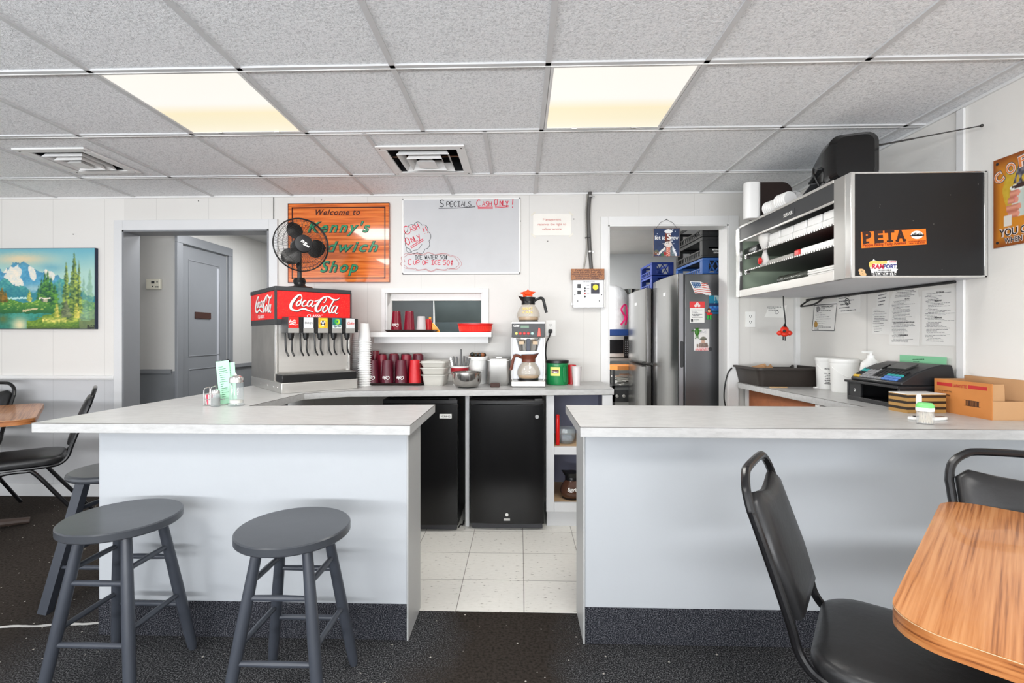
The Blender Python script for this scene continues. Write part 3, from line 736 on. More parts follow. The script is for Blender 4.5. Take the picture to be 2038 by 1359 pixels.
# face frame with two open shelves
ux0, ux1 = PY(1087, 900, 3.13).x, 0.59
t = thing('open_cabinet', 'grey painted open shelf cabinet below the coffee brewer', 'cabinet', ((ux0+ux1)/2, 3.35, 0))
ox, oy = (ux0+ux1)/2, 3.35
z_s = PY(1120, 889, 3.13).z, PY(1120, 905, 3.13).z; z_b = PY(1120, 1000, 3.13).z, PY(1120, 1014, 3.13).z
xa = PY(1103, 900, 3.13).x
b = MB().box(ux0-ox, xa-ox, -0.22, -0.20, 0.10, CT-0.04).box(PY(1199, 900, 3.13).x-ox, ux1-ox, -0.22, -0.2, 0, CT-0.04)
b.box(xa-ox, PY(1199, 900, 3.13).x-ox, -0.22, -0.2, z_s[1], z_s[0]).box(xa-ox, PY(1199, 900, 3.13).x-ox, -0.22, -0.2, 0.10, z_b[0])
b.box(ux0-ox+0.005, ux1-ox, -0.19, -0.17, 0.0, 0.10)
b.build('face_frame', M_gtrim, t, bev=0.002)
b = MB().box(xa-0.02-ox, xa-ox, -0.2, 0.25, 0.1, CT-0.04).box(ux1-ox-0.02, ux1-ox, -0.2, 0.25, 0, CT-0.04).box(xa-ox, ux1-ox-0.02, 0.23, 0.25, 0.1, CT-0.04)
b.build('carcass', mat('blue_grey_inner_paint', S(140, 144, 166), 0.6, vary=0.1), t)
MB().box(xa-ox, ux1-ox-0.02, -0.2, 0.23, z_s[1]+0.005, z_s[0]-0.003).box(xa-ox, ux1-ox-0.02, -0.2, 0.23, z_b[1], z_b[0]-0.003).build('shelf', mat('bare_wood_shelf', S(206, 174, 136), 0.6, vary=0.08), t)
rp = V((PY(1110, 850, 3.18).x, 3.19, z_s[0]))
t = thing('squeeze_bottle', 'tall red bottle on the upper shelf of the open cabinet', 'bottle', rp)
MB().lathe([(0, 0), (0.012, 0), (0.0135, 0.004), (0.0135, 0.165), (0.012, 0.172), (0, 0.172)], 16).build('body', M_red, t)
MB().lathe([(0.0125, 0.172), (0.0125, 0.192), (0.008, 0.198), (0, 0.198)], 16).build('cap', M_red, t)
gb = PY(1127, 850, 3.25); gb.z = z_s[0]
t = thing('glass_bowl', 'clear cut glass bowl on the upper shelf of the open cabinet', 'bowl', gb)
M_glass = glassy('clear_glass', S(190, 200, 202), 0.26)
MB().lathe([(0, 0), (0.04, 0), (0.058, 0.03), (0.066, 0.075), (0.062, 0.10), (0.059, 0.10), (0.062, 0.075), (0.055, 0.033), (0.037, 0.005), (0, 0.005)], 12).build('bowl', M_glass, t, ang=12)
MB().box(-0.035, 0.04, -0.03, 0.03, 0.012, 0.05).build('contents', mat('pale_blue_packets', S(150, 162, 176), 0.5, vary=0.3, scale=60), t, bev=0.01)
def carafe(loc, label, coll, rz=0.0, liquid=None, brown=None, group='glass coffee carafes', logo=False, clear=None, sc=1.0):
    t = thing('coffee_carafe', label, 'carafe', loc, rz, group)
    g = clear or glassy('carafe_glass', S(214, 206, 190), 0.3)
    pr = [(0.0, 0.004), (0.058, 0.004), (0.07, 0.014), (0.079, 0.035), (0.078, 0.055), (0.066, 0.085), (0.046, 0.112), (0.042, 0.125), (0.042, 0.14)]
    inn = [(r-0.0022, z+0.002) for r, z in reversed(pr[1:])]+[(0, 0.0065)]
    MB().lathe(pr+inn, 36).build('glass_bowl', g, t)
    if liquid:
        m, h = liquid; lp = [(0, 0.008)]
        for r, z in pr[1:]:
            if z < h: lp.append((r-0.0035, max(z, 0.008)))
        lp += [(lp[-1][0]+0.001, h), (0, h)]
        MB().lathe(lp, 36).build('coffee', m, t)
    MB().lathe([(0.062, 0.0), (0.066, 0.0), (0.067, 0.008), (0.062, 0.008), (0.062, 0)], 36).build('base_ring', M_black, t)
    cm = MB().lathe([(0.0435, 0.116), (0.046, 0.118), (0.046, 0.135), (0.044, 0.139), (0.0435, 0.14)], 30)
    cm.build('neck_band', coll, t)
    # spouted collar + lid
    rg = []
    for z, r in ((0.138, 0.045), (0.150, 0.047), (0.166, 0.05)):
        ring = []
        for i in range(30):
            a = 2*pi*i/30; sp = max(0, cos(a-pi))**6
            ring.append(V(((r+0.022*sp*(z-0.138)/0.028)*cos(a), r*sin(a), z+0.012*sp*(z-0.138)/0.028)))
        rg.append(ring)
    MB().loft(rg, cap=True).build('pour_collar', coll, t)
    hp = catmull([(0.043, 0, 0.142), (0.07, 0, 0.158), (0.092, 0, 0.160), (0.102, 0, 0.145), (0.112, 0, 0.105), (0.122, 0, 0.062)], 5)
    h = MB().tube(hp, [0.007+0.003*min(1, i/8) for i in range(len(hp))], 10)
    h.build('handle', coll, t)
    if logo:
        lm = MB()
        put_text(lm, 'Sunrise', (0, -0.0785, 0.062), R_, V((0, 0.45, 1)), 0.03, width=0.075, shear=0.3, bold=0.03)
        lm.build('lettering', M_white, t)
    return t
cp = PY(1135, 960, 3.24); cp.z = z_b[0]
carafe((cp.x+0.012, cp.y, cp.z), 'dark glass coffee carafe with black collar on the bottom shelf of the open cabinet', M_black, 0, None, None, logo=True,
       clear=glassy('brown_tinted_glass', S(84, 54, 40), 0.9))
# wall behind the mini fridges (left bay)
tag(MB().tube(catmull([PZ(913, 1049, 0.008), PZ(917, 1043, 0.008), PZ(921, 1044, 0.008), PZ(923, 1036, 0.008)], 6), 0.004).build('power_cord', M_wire), 'short black cord on the floor between the left mini fridge and the painted post', 'cord')
# ================================================================ soda machine
A_ = radians(42.6); xh = V((cos(A_), sin(A_), 0)); yh = V((-sin(A_), cos(A_), 0))
Cn = V((-1.387, 2.796, CT)); mc = Cn+xh*0.232+yh*0.34
t = thing('soda_machine', 'stainless steel soda fountain with red sign panels on the corner of the counter', 'soda machine', mc, A_)
W2 = 0.232
b = MB().box(-W2, W2, -0.34, 0.34, 0.0, 0.062)
b.build('base', M_steel, t, bev=0.003)
rv = MB()
for y in (-0.26, -0.18, -0.05, 0.1): rv.cyl((-W2-0.002, y, 0.03), (-W2, y, 0.03), 0.005, n=10)
rv.build('rivet', M_chrome, t)
MB().box(-W2+0.005, W2-0.005, -0.335, -0.215, 0.062, 0.108).build('drip_tray', M_black, t, bev=0.004)
gr = MB()
for i in range(46): gr.box(-W2+0.015+i*0.0097, -W2+0.018+i*0.0097, -0.325, -0.225, 0.108, 0.1105)
gr.build('drip_grille', M_steel2, t)
M_ss = mat('steel_with_painted_reflections', S(200, 197, 192), 0.28, 0.85, vary=0.35, scale=5, bump=0.12, bscale=6)  # strong tone variation imitates mottled reflections in the steel
MB().box(-W2, W2, -0.205, 0.33, 0.062, 0.435).build('body', M_ss, t, bev=0.004)
fr = MB().box(-W2, -W2+0.012, -0.222, -0.205, 0.108, 0.435).box(W2-0.012, W2, -0.222, -0.205, 0.108, 0.435)
fr.box(-W2+0.014, -W2+0.018, -0.212, -0.205, 0.115, 0.43).build('side_frame', M_steel, t, bev=0.002)
MB().box(-W2+0.02, W2-0.014, -0.213, -0.2055, 0.12, 0.43).build('splash_panel', M_steel, t)
MB().box(-W2-0.003, W2+0.003, -0.228, 0.332, 0.405, 0.44).build('lower_band', M_dkgrey, t, bev=0.003)
sg = MB().box(-W2-0.003, W2+0.003, -0.228, 0.332, 0.44, 0.612)
M_redp = mat('red_sign_with_droplets', S(222, 24, 24), 0.25, vary=0.0)
N, L, bs = nodes(M_redp)
tc = N.new('ShaderNodeTexCoord'); vo = N.new('ShaderNodeTexVoronoi'); vo.inputs['Scale'].default_value = 110; L.new(tc.outputs['Object'], vo.inputs[0])
r = ramp(N, [(0.0, S(255, 140, 116)), (0.08, S(255, 84, 64)), (0.2, S(246, 38, 30)), (0.7, S(232, 20, 24))]); L.new(vo.outputs['Distance'], r.inputs[0]); L.new(r.outputs[0], bs.inputs['Base Color'])
bs.inputs['Emission Strength'].default_value = 0.0
sgo = sg.build('sign_panel', M_redp, t, bev=0.002)
MB().box(-W2-0.006, W2+0.006, -0.232, 0.336, 0.612, 0.638).build('top_cap', M_dkgrey, t, bev=0.003)
MB().box(-W2-0.0065, -W2+0.006, -0.232, -0.222, 0.405, 0.62).box(W2-0.003, W2+0.0065, -0.232, -0.222, 0.405, 0.62).build('corner_strip', M_dkgrey, t)
# script logo: strokes as (points, widths) in the units of the sign face
LOGO = [
 ([(932, 262), (905, 215), (862, 232), (800, 300), (752, 380), (742, 450), (775, 488), (850, 502), (905, 478), (970, 462), (1040, 492), (1128, 516)], [12, 18, 30, 42, 46, 44, 34, 26, 22, 30, 24, 4]),
 ([(932, 262), (925, 300), (896, 330), (880, 318)], [12, 20, 14, 6]),
 ([(905, 318), (872, 330), (842, 372), (842, 408), (868, 410), (905, 372), (915, 335), (905, 318)], [16, 20, 26, 24, 18, 22, 20, 16]),
 ([(1003, 330), (985, 318), (950, 350), (935, 400), (962, 418), (1010, 395), (1040, 360)], [14, 18, 26, 26, 18, 12, 8]),
 ([(1105, 318), (1075, 312), (1035, 350), (1025, 400), (1050, 415), (1085, 380), (1115, 330)], [14, 18, 26, 26, 18, 16, 14]),
 ([(1125, 318), (1100, 375), (1095, 410), (1120, 420), (1160, 380)], [24, 24, 22, 14, 8]),
 ([(1150, 330), (1195, 318), (1225, 300)], [16, 16, 10]),
 ([(1340, 330), (1360, 280), (1330, 252), (1270, 290), (1205, 370), (1172, 440), (1180, 495), (1225, 500), (1265, 455), (1285, 405)], [10, 16, 20, 34, 44, 46, 38, 24, 18, 10]),
 ([(1290, 290), (1350, 250), (1400, 250), (1450, 275), (1500, 300), (1560, 296), (1612, 262)], [4, 14, 26, 30, 26, 18, 4]),
 ([(1340, 330), (1318, 350), (1310, 335)], [12, 12, 6]),
 ([(1372, 400), (1345, 402), (1305, 445), (1295, 495), (1325, 512), (1370, 470), (1385, 425), (1372, 400)], [16, 20, 26, 26, 20, 22, 18, 16]),
 ([(1525, 290), (1490, 320), (1440, 400), (1405, 480), (1425, 522), (1455, 505)], [16, 22, 26, 26, 18, 8]),
 ([(1530, 400), (1502, 408), (1468, 450), (1460, 500), (1485, 515), (1525, 470), (1550, 415)], [14, 18, 26, 26, 18, 16, 14]),
 ([(1570, 400), (1535, 470), (1528, 515), (1555, 528), (1580, 505)], [24, 24, 22, 14, 6]),
]
def logo(mb, o, right, up, w, h, th, dx=0, dy=0, k=1.0, fat=1.0):
    """draws the script inside a w x h panel with lower-left corner o"""
    n = V(right).cross(V(up))
    for pts, wd in LOGO:
        pp = []
        for x, y in pts:
            u = (x-500)/1315; top = 135+(x-500)*0.058; bot = 668-(x-500)*0.03
            v = 1-(y-top)/(bot-top); pp.append(V(o)+V(right)*((u+dx)*w)+V(up)*((v+dy)*h))
        q = catmull(pp, 5); ww = []
        for i in range(len(q)):
            f = i/5; a = int(min(f, len(wd)-1)); b2 = min(a+1, len(wd)-1); ww.append((wd[a]*(1-(f-a))+wd[b2]*(f-a))*fat*w/1315*k)
        mb.ribbon(q, ww, n, th)
    return mb
fo = V((-W2, -0.2282, 0.44))
logo(MB(), fo, R_, U_, 2*W2, 0.172, 0.0006, 0.006, -0.02, 1.0, 1.25).build('logo_shadow', mat('logo_shadow_ink', S(96, 18, 18), 0.4), sgo)
logo(MB(), fo+V((0, -0.0008, 0)), R_, U_, 2*W2, 0.172, 0.0006, 0, 0, 1.0, 1.0).build('logo_script', M_white, sgo)
put_text(MB(), 'CLASSIC', (0.0, -0.229, 0.4525), R_, U_, 0.028, width=0.10, bold=0.01).build('lettering', M_white, sgo)
so = V((-W2-0.0032, 0.33, 0.44))
LR = V((0, -1, 0))
logo(MB(), so+V((0, -0.02, 0.0)), LR, U_, 0.56, 0.172, 0.0006, 0.004, -0.02, 1.0, 1.3).build('logo_shadow', MATS['logo_shadow_ink'], sgo)
logo(MB(), so+V((-0.0008, -0.02, 0)), LR, U_, 0.56, 0.172, 0.0006, 0, 0, 1.0, 1.1).build('logo_script', M_white, sgo)
put_text(MB(), 'CLASSIC', (-W2-0.004, 0.07, 0.452), LR, U_, 0.028, width=0.15, bold=0.02).build('lettering', M_white, sgo)
# five dispensing valves
def face(kind, x, vo_):
    z0, z1 = 0.385, 0.448; y = -0.3525
    o = V((x-0.028, y, z0)); w, h = 0.056, z1-z0
    if kind == 'cola':
        p = picture('brand_label', o, R_, U_, w, h, 2, 2, lambda u, v: (0.86, 0.10, 0.08), vo_, 0.001)
        m = logo(MB(), o+V((0, -0.0015, h*0.28)), R_, U_, w*1.02, h*0.55, 0.0003, -0.12, 0, 1.3, 1.2); m.build('lettering', M_white, p)
        MB().ribbon(catmull([o+V((0.004, -0.0015, 0.02)), o+V((0.02, -0.0015, 0.024)), o+V((0.035, -0.0015, 0.018)), o+V((0.052, -0.0015, 0.02))], 4), [0.002, 0.003, 0.004, 0.005, 0.005, 0.005, 0.005, 0.005, 0.004, 0.004, 0.003, 0.003, 0.002], F_, 0.0003).build('wave_line', M_white, p)
    elif kind == 'barq':
        p = picture('brand_label', o, R_, U_, w, h, 2, 2, lambda u, v: (0.9, 0.9, 0.9), vo_, 0.001)
        put_text(MB(), "BARQ'S", (x, y-0.0015, 0.41), R_, U_, 0.017, width=0.046, bold=0.01).build('lettering', M_ink, p)
    elif kind == 'orange':
        def f(u, v):
            r = math.hypot(u-0.48, v-0.5); a = atan2(v-0.5, u-0.48)
            if r < 0.11: return (0.96, 0.96, 0.96)
            if r < 0.17: return (0.1, 0.1, 0.12)
            if r < 0.27: return (0.95, 0.95, 0.9) if sin(3*a) > 0 else (0.16, 0.16, 0.2)
            return mixc((0.96, 0.62, 0.1), (0.97, 0.8, 0.25), 0.5+0.5*sin(14*r+a*2))
        picture('brand_label', o, R_, U_, w, h, 28, 28, f, vo_, 0.001)
    elif kind == 'sprite':
        def f(u, v):
            r = math.hypot(u-0.52, (v-0.66)*1.1)
            if v < 0.3: return (0.88, 0.92, 0.9)
            if 0.10 < r < 0.32: return mixc((0.1, 0.6, 0.25), (0.95, 0.85, 0.2), u*1.4-0.3)
            return mixc((0.05, 0.35, 0.3), (0.1, 0.45, 0.5), v)
        p = picture('brand_label', o, R_, U_, w, h, 26, 26, f, vo_, 0.001)
        put_text(MB(), 'Sprite', (x, y-0.0015, 0.392), R_, U_, 0.018, width=0.046, bold=0.03, shear=0.2).build('lettering', mat('dark_blue_ink', S(24, 70, 84), 0.5), p)
    else:
        p = picture('brand_label', o, R_, U_, w, h, 2, 2, lambda u, v: (0.82, 0.83, 0.83), vo_, 0.001)
        put_text(MB(), 'Coke', (x+0.002, y-0.0015, 0.41), R_, U_, 0.024, width=0.045, shear=0.35, bold=0.01).build('lettering', M_red, p)
for i, kd in enumerate(('cola', 'barq', 'orange', 'sprite', 'diet')):
    x = -0.168+i*0.0865
    v = MB().prism([(-0.352, 0.355), (-0.352, 0.45), (-0.24, 0.455), (-0.22, 0.43), (-0.22, 0.355)], x-0.031, x+0.031, (V((0, 0, 0)), V((0, 1, 0)), V((0, 0, 1)), V((1, 0, 0)))).build('valve', M_dkgrey, t, bev=0.002)
    MB().box(x-0.0305, x+0.0305, -0.3535, -0.351, 0.356, 0.384).build('front_plate', M_steel2, v)
    MB().box(x+0.0315, x+0.054, -0.345, -0.23, 0.36, 0.447).build('side_gap', M_black, v)
    MB().cyl((x, -0.30, 0.322), (x, -0.30, 0.356), 0.016, 0.02, 14).cyl((x, -0.30, 0.312), (x, -0.3, 0.322), 0.009, 0.012, 12).build('nozzle', M_black, v)
    lv = MB()
    for s in (-0.021, 0.021):
        lv.tube(catmull([(x+s, -0.262, 0.356), (x+s*0.9, -0.262, 0.31), (x+s*0.8, -0.268, 0.25), (x+s*0.75+0.006, -0.292, 0.218)], 5), [0.0055]*16, 8)
    lv.bar((x-0.010, -0.262, 0.352), (x+0.01, -0.262, 0.352), 0.03, 0.008)
    lv.build('lever', M_black, v)
    face(kd, x, v)
# ---------------------------------------------------------------- desk fan on top
fz = CT+0.6395; fp = PY(597, 560, 3.12); fc = V((fp.x, 3.12, fz))
rzf = radians(38)
t = thing('desk_fan', 'black round table fan standing on top of the soda machine', 'fan', fc, rzf)
MB().lathe([(0, 0), (0.082, 0), (0.085, 0.006), (0.075, 0.014), (0.04, 0.02), (0.03, 0.03), (0.026, 0.045), (0, 0.05)], 32).build('base', M_black, t)
hz = PY(603, 489, 3.12).z-fz; Rf = 0.168
MB().cyl((0, 0.01, 0.03), (0, 0.012, hz-0.13), 0.015, 0.013).build('pole', M_dkgrey, t)
MB().lathe([(0, 0), (0.018, 0.0), (0.034, 0.012), (0.04, 0.035), (0.03, 0.055), (0, 0.06)], 24, (0, 0.01, 0.02)).build('pole_collar', M_black, t)
MB().lathe([(0, -0.02), (0.03, -0.015), (0.045, 0.01), (0.048, 0.06), (0.03, 0.09), (0, 0.095)], 24, (0, 0.0, hz), (0, 1, 0)).cyl((0, 0.02, hz-0.14), (0, 0.04, hz-0.02), 0.016, 0.02).build('motor', M_black, t)
cg = MB()
for rr, yy in ((Rf, -0.045), (Rf-0.003, -0.03), (Rf*0.88, -0.066), (Rf*0.72, -0.079)):
    cg.tube([(rr*cos(2*pi*i/56), yy, hz+rr*sin(2*pi*i/56)) for i in range(56)], 0.0034 if rr == Rf else 0.0014, 6, closed=True)
for i in range(96):
    a = 2*pi*i/96; sw = 0.20
    pts = []
    for k in range(6):
        f = k/5; r = 0.05+(Rf-0.05)*f; aa = a+sw*(1-f)
        pts.append((r*cos(aa), -0.090+0.045*f**2.2, hz+r*sin(aa)))
    cg.tube(pts, 0.0011, 4)
cg.build('front_cage', M_black, t)
cb = MB()
cb.tube([(Rf*cos(2*pi*i/56), -0.03, hz+Rf*sin(2*pi*i/56)) for i in range(56)], 0.003, 6, closed=True)
for i in range(48):
    a = 2*pi*i/48
    cb.tube([((0.05+(Rf-0.05)*f)*cos(a), 0.045-0.075*f**2.5, hz+(0.05+(Rf-0.05)*f)*sin(a)) for f in (0, .25, .5, .75, 1)], 0.0008, 4)
cb.build('rear_cage', M_black, t)
for k in range(3):
    bl = MB(); a0 = radians(112+120*k); rg = []
    for j in range(9):
        r = 0.035+0.118*j/8; hw = 0.60*sin(pi*(0.16+0.80*j/8))**0.75
        rg.append([V((r*cos(a0+hw*q), -0.02-0.022*q, hz+r*sin(a0+hw*q))) for q in (-1, -.5, 0, .5, 1)]+[V((r*cos(a0+hw*q), -0.018-0.022*q, hz+r*sin(a0+hw*q))) for q in (1, .5, 0, -.5, -1)])
    bl.loft(rg); bl.build('blade', mat('smoky_black_blade', S(30, 28, 27), 0.35), t)
cap = MB().lathe([(0.057, -0.075), (0.058, -0.088), (0.053, -0.097), (0.03, -0.104), (0, -0.106)], 32, (0, 0, hz), (0, 1, 0)).build('cage_badge', mat('satin_black', S(34, 34, 36), 0.45), t)
put_text(MB(), 'Pro', (-0.004, -0.1065, hz+0.001), V((1, 0, -0.45)), V((0.45, 0, 1)), 0.024, width=0.04, bold=0.03, shear=0.3).build('lettering', M_white, cap)
put_text(MB(), 'Series', (0.01, -0.1065, hz-0.017), V((1, 0, -0.45)), V((0.45, 0, 1)), 0.018, width=0.04, bold=0.04, shear=0.3).build('lettering', M_white, cap)
# ================================================================ things on the back counter
def cup_stack(loc, n, r0, r1, label, grp, mt=M_foam, h0=0.09, step=0.012, inv=True):
    """nested foam cups standing upside down"""
    pr = []; z = 0
    for i in range(n):
        pr += [(r0+0.001, z), (r0+0.002, z+0.003), (r0+0.0005, z+0.0055), (r0-0.0045, z+0.006)]; z += step
        pr += [(r0-0.0055, z-0.0004)]
    pr += [(r0-0.003, z), (r1, z+h0), (r1-0.004, z+h0+0.002), (0, z+h0+0.002)]
    o = MB().lathe([(0, 0)]+pr, 28).build('foam_cup_stack', mt); o.location = loc
    return tag(o, label, 'cup stack', grp)
c1 = PY(724.5, 760, 3.27); 
cup_stack((c1.x, 3.28, CT), 20, 0.044, 0.030, 'tall stack of upside-down white foam cups between soda machine and tumbler tray', 'stacks of foam cups', step=0.0155, h0=0.11)
c1 = PY(711, 700, 3.50)
cup_stack((c1.x, 3.50, CT), 22, 0.040, 0.030, 'stack of white cup lids by the wall behind the soda machine', 'stacks of foam cups', step=0.0145, h0=0.06)
pp = PY(700, 690, 3.6)
M_mar = mat('maroon_tumbler_plastic', S(122, 20, 40), 0.22, vary=0.1, coat=0.3)
M_mard = mat('dark_maroon_tumbler_plastic', S(84, 22, 38), 0.22, vary=0.1, coat=0.3)
M_redt = mat('red_tumbler_plastic', S(190, 26, 34), 0.25, coat=0.3)
def tumbler_mesh(r0=0.0445, r1=0.033, h=0.168):
    return MB().lathe([(r0-0.003, 0.002), (r0-0.003, 0.0), (r0, 0.0), (r0+0.0005, 0.006), (r0-0.0015, 0.012), (r1+0.001, h-0.008), (r1-0.001, h), (r1-0.006, h), (r1-0.008, h-0.003), (0, h-0.003)], 32)
def tumbler(name, loc, m, label, grp, logo_=True, r0=0.0445, r1=0.033, h=0.168, rz=0.0):
    t = thing(name, label, 'tumbler', loc, rz, grp)
    tumbler_mesh(r0, r1, h).build('body', m, t)
    if logo_:
        lm = MB(); s0 = 0
        put_text(lm, 'Coke', (0, 0, 0.058), V((-1, 0, 0)), V((0, 0, -1)), 0.032, width=0.052, shear=0.35, bold=0.02, th=0)
        for i in range(len(lm.v)):
            p = lm.v[i]; z = p.z; rr = r0+(r1-r0)*(z/h)+0.0012; a = p.x/rr
            lm.v[i] = V((rr*sin(a), -rr*cos(a), z))
        lm.build('printed_script', M_white, t)
    return t
ty = 3.40
tx0, tx1 = PY(717, 760, 3.32).x, PY(845, 760, 3.32).x
def tray(name, cx, cy, z, w, d, label, m, rz=0.0, cat='tray'):
    t = thing(name, label, cat, (cx, cy, z), rz)
    b = MB(); o1 = rrect(-w/2+0.02, w/2-0.02, -d/2+0.02, d/2-0.02, 0.03); o2 = rrect(-w/2, w/2, -d/2, d/2, 0.045); o3 = rrect(-w/2-0.004, w/2+0.004, -d/2-0.004, d/2+0.004, 0.047)
    i2 = rrect(-w/2+0.004, w/2-0.004, -d/2+0.004, d/2-0.004, 0.043); i1 = rrect(-w/2+0.024, w/2-0.024, -d/2+0.024, d/2-0.024, 0.028)
    b.loft([[V((p[0], p[1], q)) for p in P2] for P2, q in ((o1, 0), (o2, 0.016), (o3, 0.018), (i2, 0.018), (i1, 0.004))])
    b.build('pan', m, t); return t
tray('serving_tray', (tx0+tx1)/2, 3.44, CT, tx1-tx0, 0.34, 'dark brown serving tray holding the maroon tumblers on the back counter', M_brownblk)
GT = 'upside-down tumblers on the counter tray'
fx = [742, 771, 799, 826]
nm = ['leftmost', 'second from left', 'third from left']
for i, px in enumerate(fx):
    p = PY(px, 740, 3.33)
    if i < 3: tumbler('tumbler', (p.x, 3.33, CT+0.004), (M_mard, M_mard, M_mard)[i], 'dark maroon logo tumbler, %s in the front row on the counter tray' % nm[i], GT, True)
    else: tumbler('tumbler', (p.x, 3.33, CT+0.004), M_redt, 'bright red tumbler at the right end of the front row on the counter tray', GT, False)
ordn = ['leftmost', 'second from left', 'third from left', 'rightmost']
for r, (yy, zz, pxs) in enumerate(((3.43, 0.032, (760, 783, 809, 829)), (3.53, 0.036, (760, 776, 797, 826)))):
    for i, px in enumerate(pxs):
        p = PY(px, 720, yy)
        if i and abs(p.x-prev) < 0.088: p.x = prev+0.088
        prev = p.x
        tumbler('tumbler', (p.x, yy, CT+0.004), (M_mar, M_mard)[(i+r) % 2], 'maroon tumbler, %s in the %s row on the counter tray' % (ordn[i], ('middle', 'back')[r]), GT, False, r0=0.0435, h=0.168+zz)
for k, (px, yy) in enumerate(((731, 3.39), (744, 3.50))):
    p = PY(px, 720, yy)
    tumbler('tumbler', (p.x+0.006, yy, CT+0.004), (M_mard, M_mar)[k], ('tall maroon stack of nested tumblers at the left end of the counter tray', 'tall maroon stack of nested tumblers at the back left corner of the counter tray')[k], GT, False, h=0.225)
# translucent containers
cx = PY(868, 750, 3.36).x
M_clear = glassy('cloudy_clear_plastic', S(222, 220, 212), 0.5, 0.25)
def food_box(z, w, d, h, label):
    t = thing('storage_container', label, 'container', (cx, 3.36, z), radians(-3), 'clear storage containers stacked on the counter')
    r0 = rrect(-w/2+0.012, w/2-0.012, -d/2+0.012, d/2-0.012, 0.02); r1 = rrect(-w/2, w/2, -d/2, d/2, 0.022); r2 = rrect(-w/2-0.008, w/2+0.008, -d/2-0.008, d/2+0.008, 0.024)
    i1 = rrect(-w/2+0.004, w/2-0.004, -d/2+0.004, d/2-0.004, 0.02); i0 = rrect(-w/2+0.016, w/2-0.016, -d/2+0.016, d/2-0.016, 0.018)
    MB().loft([[V((p[0], p[1], q)) for p in P2] for P2, q in ((r0, 0), (r1, h-0.006), (r2, h-0.005), (r2, h), (i1, h), (i0, 0.006))]).build('tub', M_clear, t)
    return t
food_box(CT, 0.155, 0.20, 0.075, 'cloudy plastic food container at the bottom of its stack beside the tumbler tray')
food_box(CT+0.0765, 0.165, 0.21, 0.045, 'shallow cloudy plastic container in the middle of the stack beside the tumblers')
t = food_box(CT+0.123, 0.17, 0.21, 0.038, 'cloudy plastic container on top of the stack beside the tumblers')
MB().prism(rrect(-0.086, 0.086, -0.106, 0.106, 0.02), 0.0385, 0.045).box(-0.05, 0.05, -0.07, 0.07, 0.045, 0.047).build('lid', M_clear, t)
# steel bowl
bp = PY(929, 768, 3.20); rb = 0.096
t = tag(MB().lathe([(0, 0), (0.05, 0), (0.074, 0.008), (0.09, 0.028), (rb, 0.062), (rb, 0.098), (rb+0.005, 0.1), (rb+0.005, 0.102), (rb-0.002, 0.101), (rb-0.002, 0.062), (0.088, 0.03), (0.07, 0.011), (0, 0.003)], 40).build('mixing_bowl', mat('polished_steel', S(196, 194, 190), 0.14, 1.0)), 'round stainless steel mixing bowl at the front edge of the back counter', 'bowl')
t.location = (bp.x, 3.20, CT)
# cutlery cup
p = PY(915, 745, 3.36)
t = thing('utensil_cup', 'white and red paper cup behind the steel bowl', 'cup', (p.x, 3.36, CT))
MB().lathe([(0, 0), (0.045, 0), (0.062, 0.125), (0.066, 0.125), (0.067, 0.13), (0.06, 0.13), (0.058, 0.125), (0.04, 0.005), (0, 0.005)], 28).build('cup', M_paper, t)
MB().lathe([(0.0555, 0.07), (0.0635, 0.118), (0.0628, 0.119), (0.054, 0.07), (0.0555, 0.07)], 28).build('red_band', mat('dark_red_print', S(160, 28, 40), 0.5), t)
rnd = random.Random(3)
def utensil(mk, loc, dirv, ln, label, grp, kind='black', nm_='table_knife'):
    t = thing(nm_, label, 'knife' if nm_ == 'table_knife' else 'spoon', loc, 0, grp)
    d = V(dirv).normalized(); a = V((0, 0, 0)); bb = a+d*ln
    if kind == 'black':
        MB().bar(a, a+d*ln*0.5, 0.012, 0.003, side=(0, 1, 0)).build('blade', M_chrome, t)
        MB().bar(a+d*ln*0.5, bb, 0.013, 0.008, side=(0, 1, 0)).build('handle', mk, t, bev=0.002)
    else:
        MB().bar(a, a+d*(ln-0.02), 0.008, 0.003, side=(0, 1, 0)).build('handle', mk, t)
        MB().ball(tuple(bb-d*0.012), 0.014, 12, (1.0, 0.6, 1.15)).build('bowl', mk, t)
    return t
M_hand = mat('black_cutlery_handle', S(34, 34, 32), 0.3)
gk = 'black handled knives in the paper cup'
offs = [(-0.045, 0.0, -0.28), (-0.03, 0.012, -0.2), (-0.01, -0.01, -0.1), (0.005, 0.012, 0.02), (0.02, -0.008, 0.14), (0.033, 0.008, 0.22), (0.042, 0.0, 0.33)]
for i, (dx, dy, tl) in enumerate(offs):
    utensil(M_hand if i != 0 else M_chrome, (p.x+dx*0.45, 3.36+dy, CT+0.01), (tl*0.9, 0.0, 1), 0.185+(0.045 if i == 3 else 0.0)+rnd.uniform(-0.005, 0.01), 'black handled table knife standing in the paper cup' if i else 'bare steel handled knife at the left of the paper cup', gk)
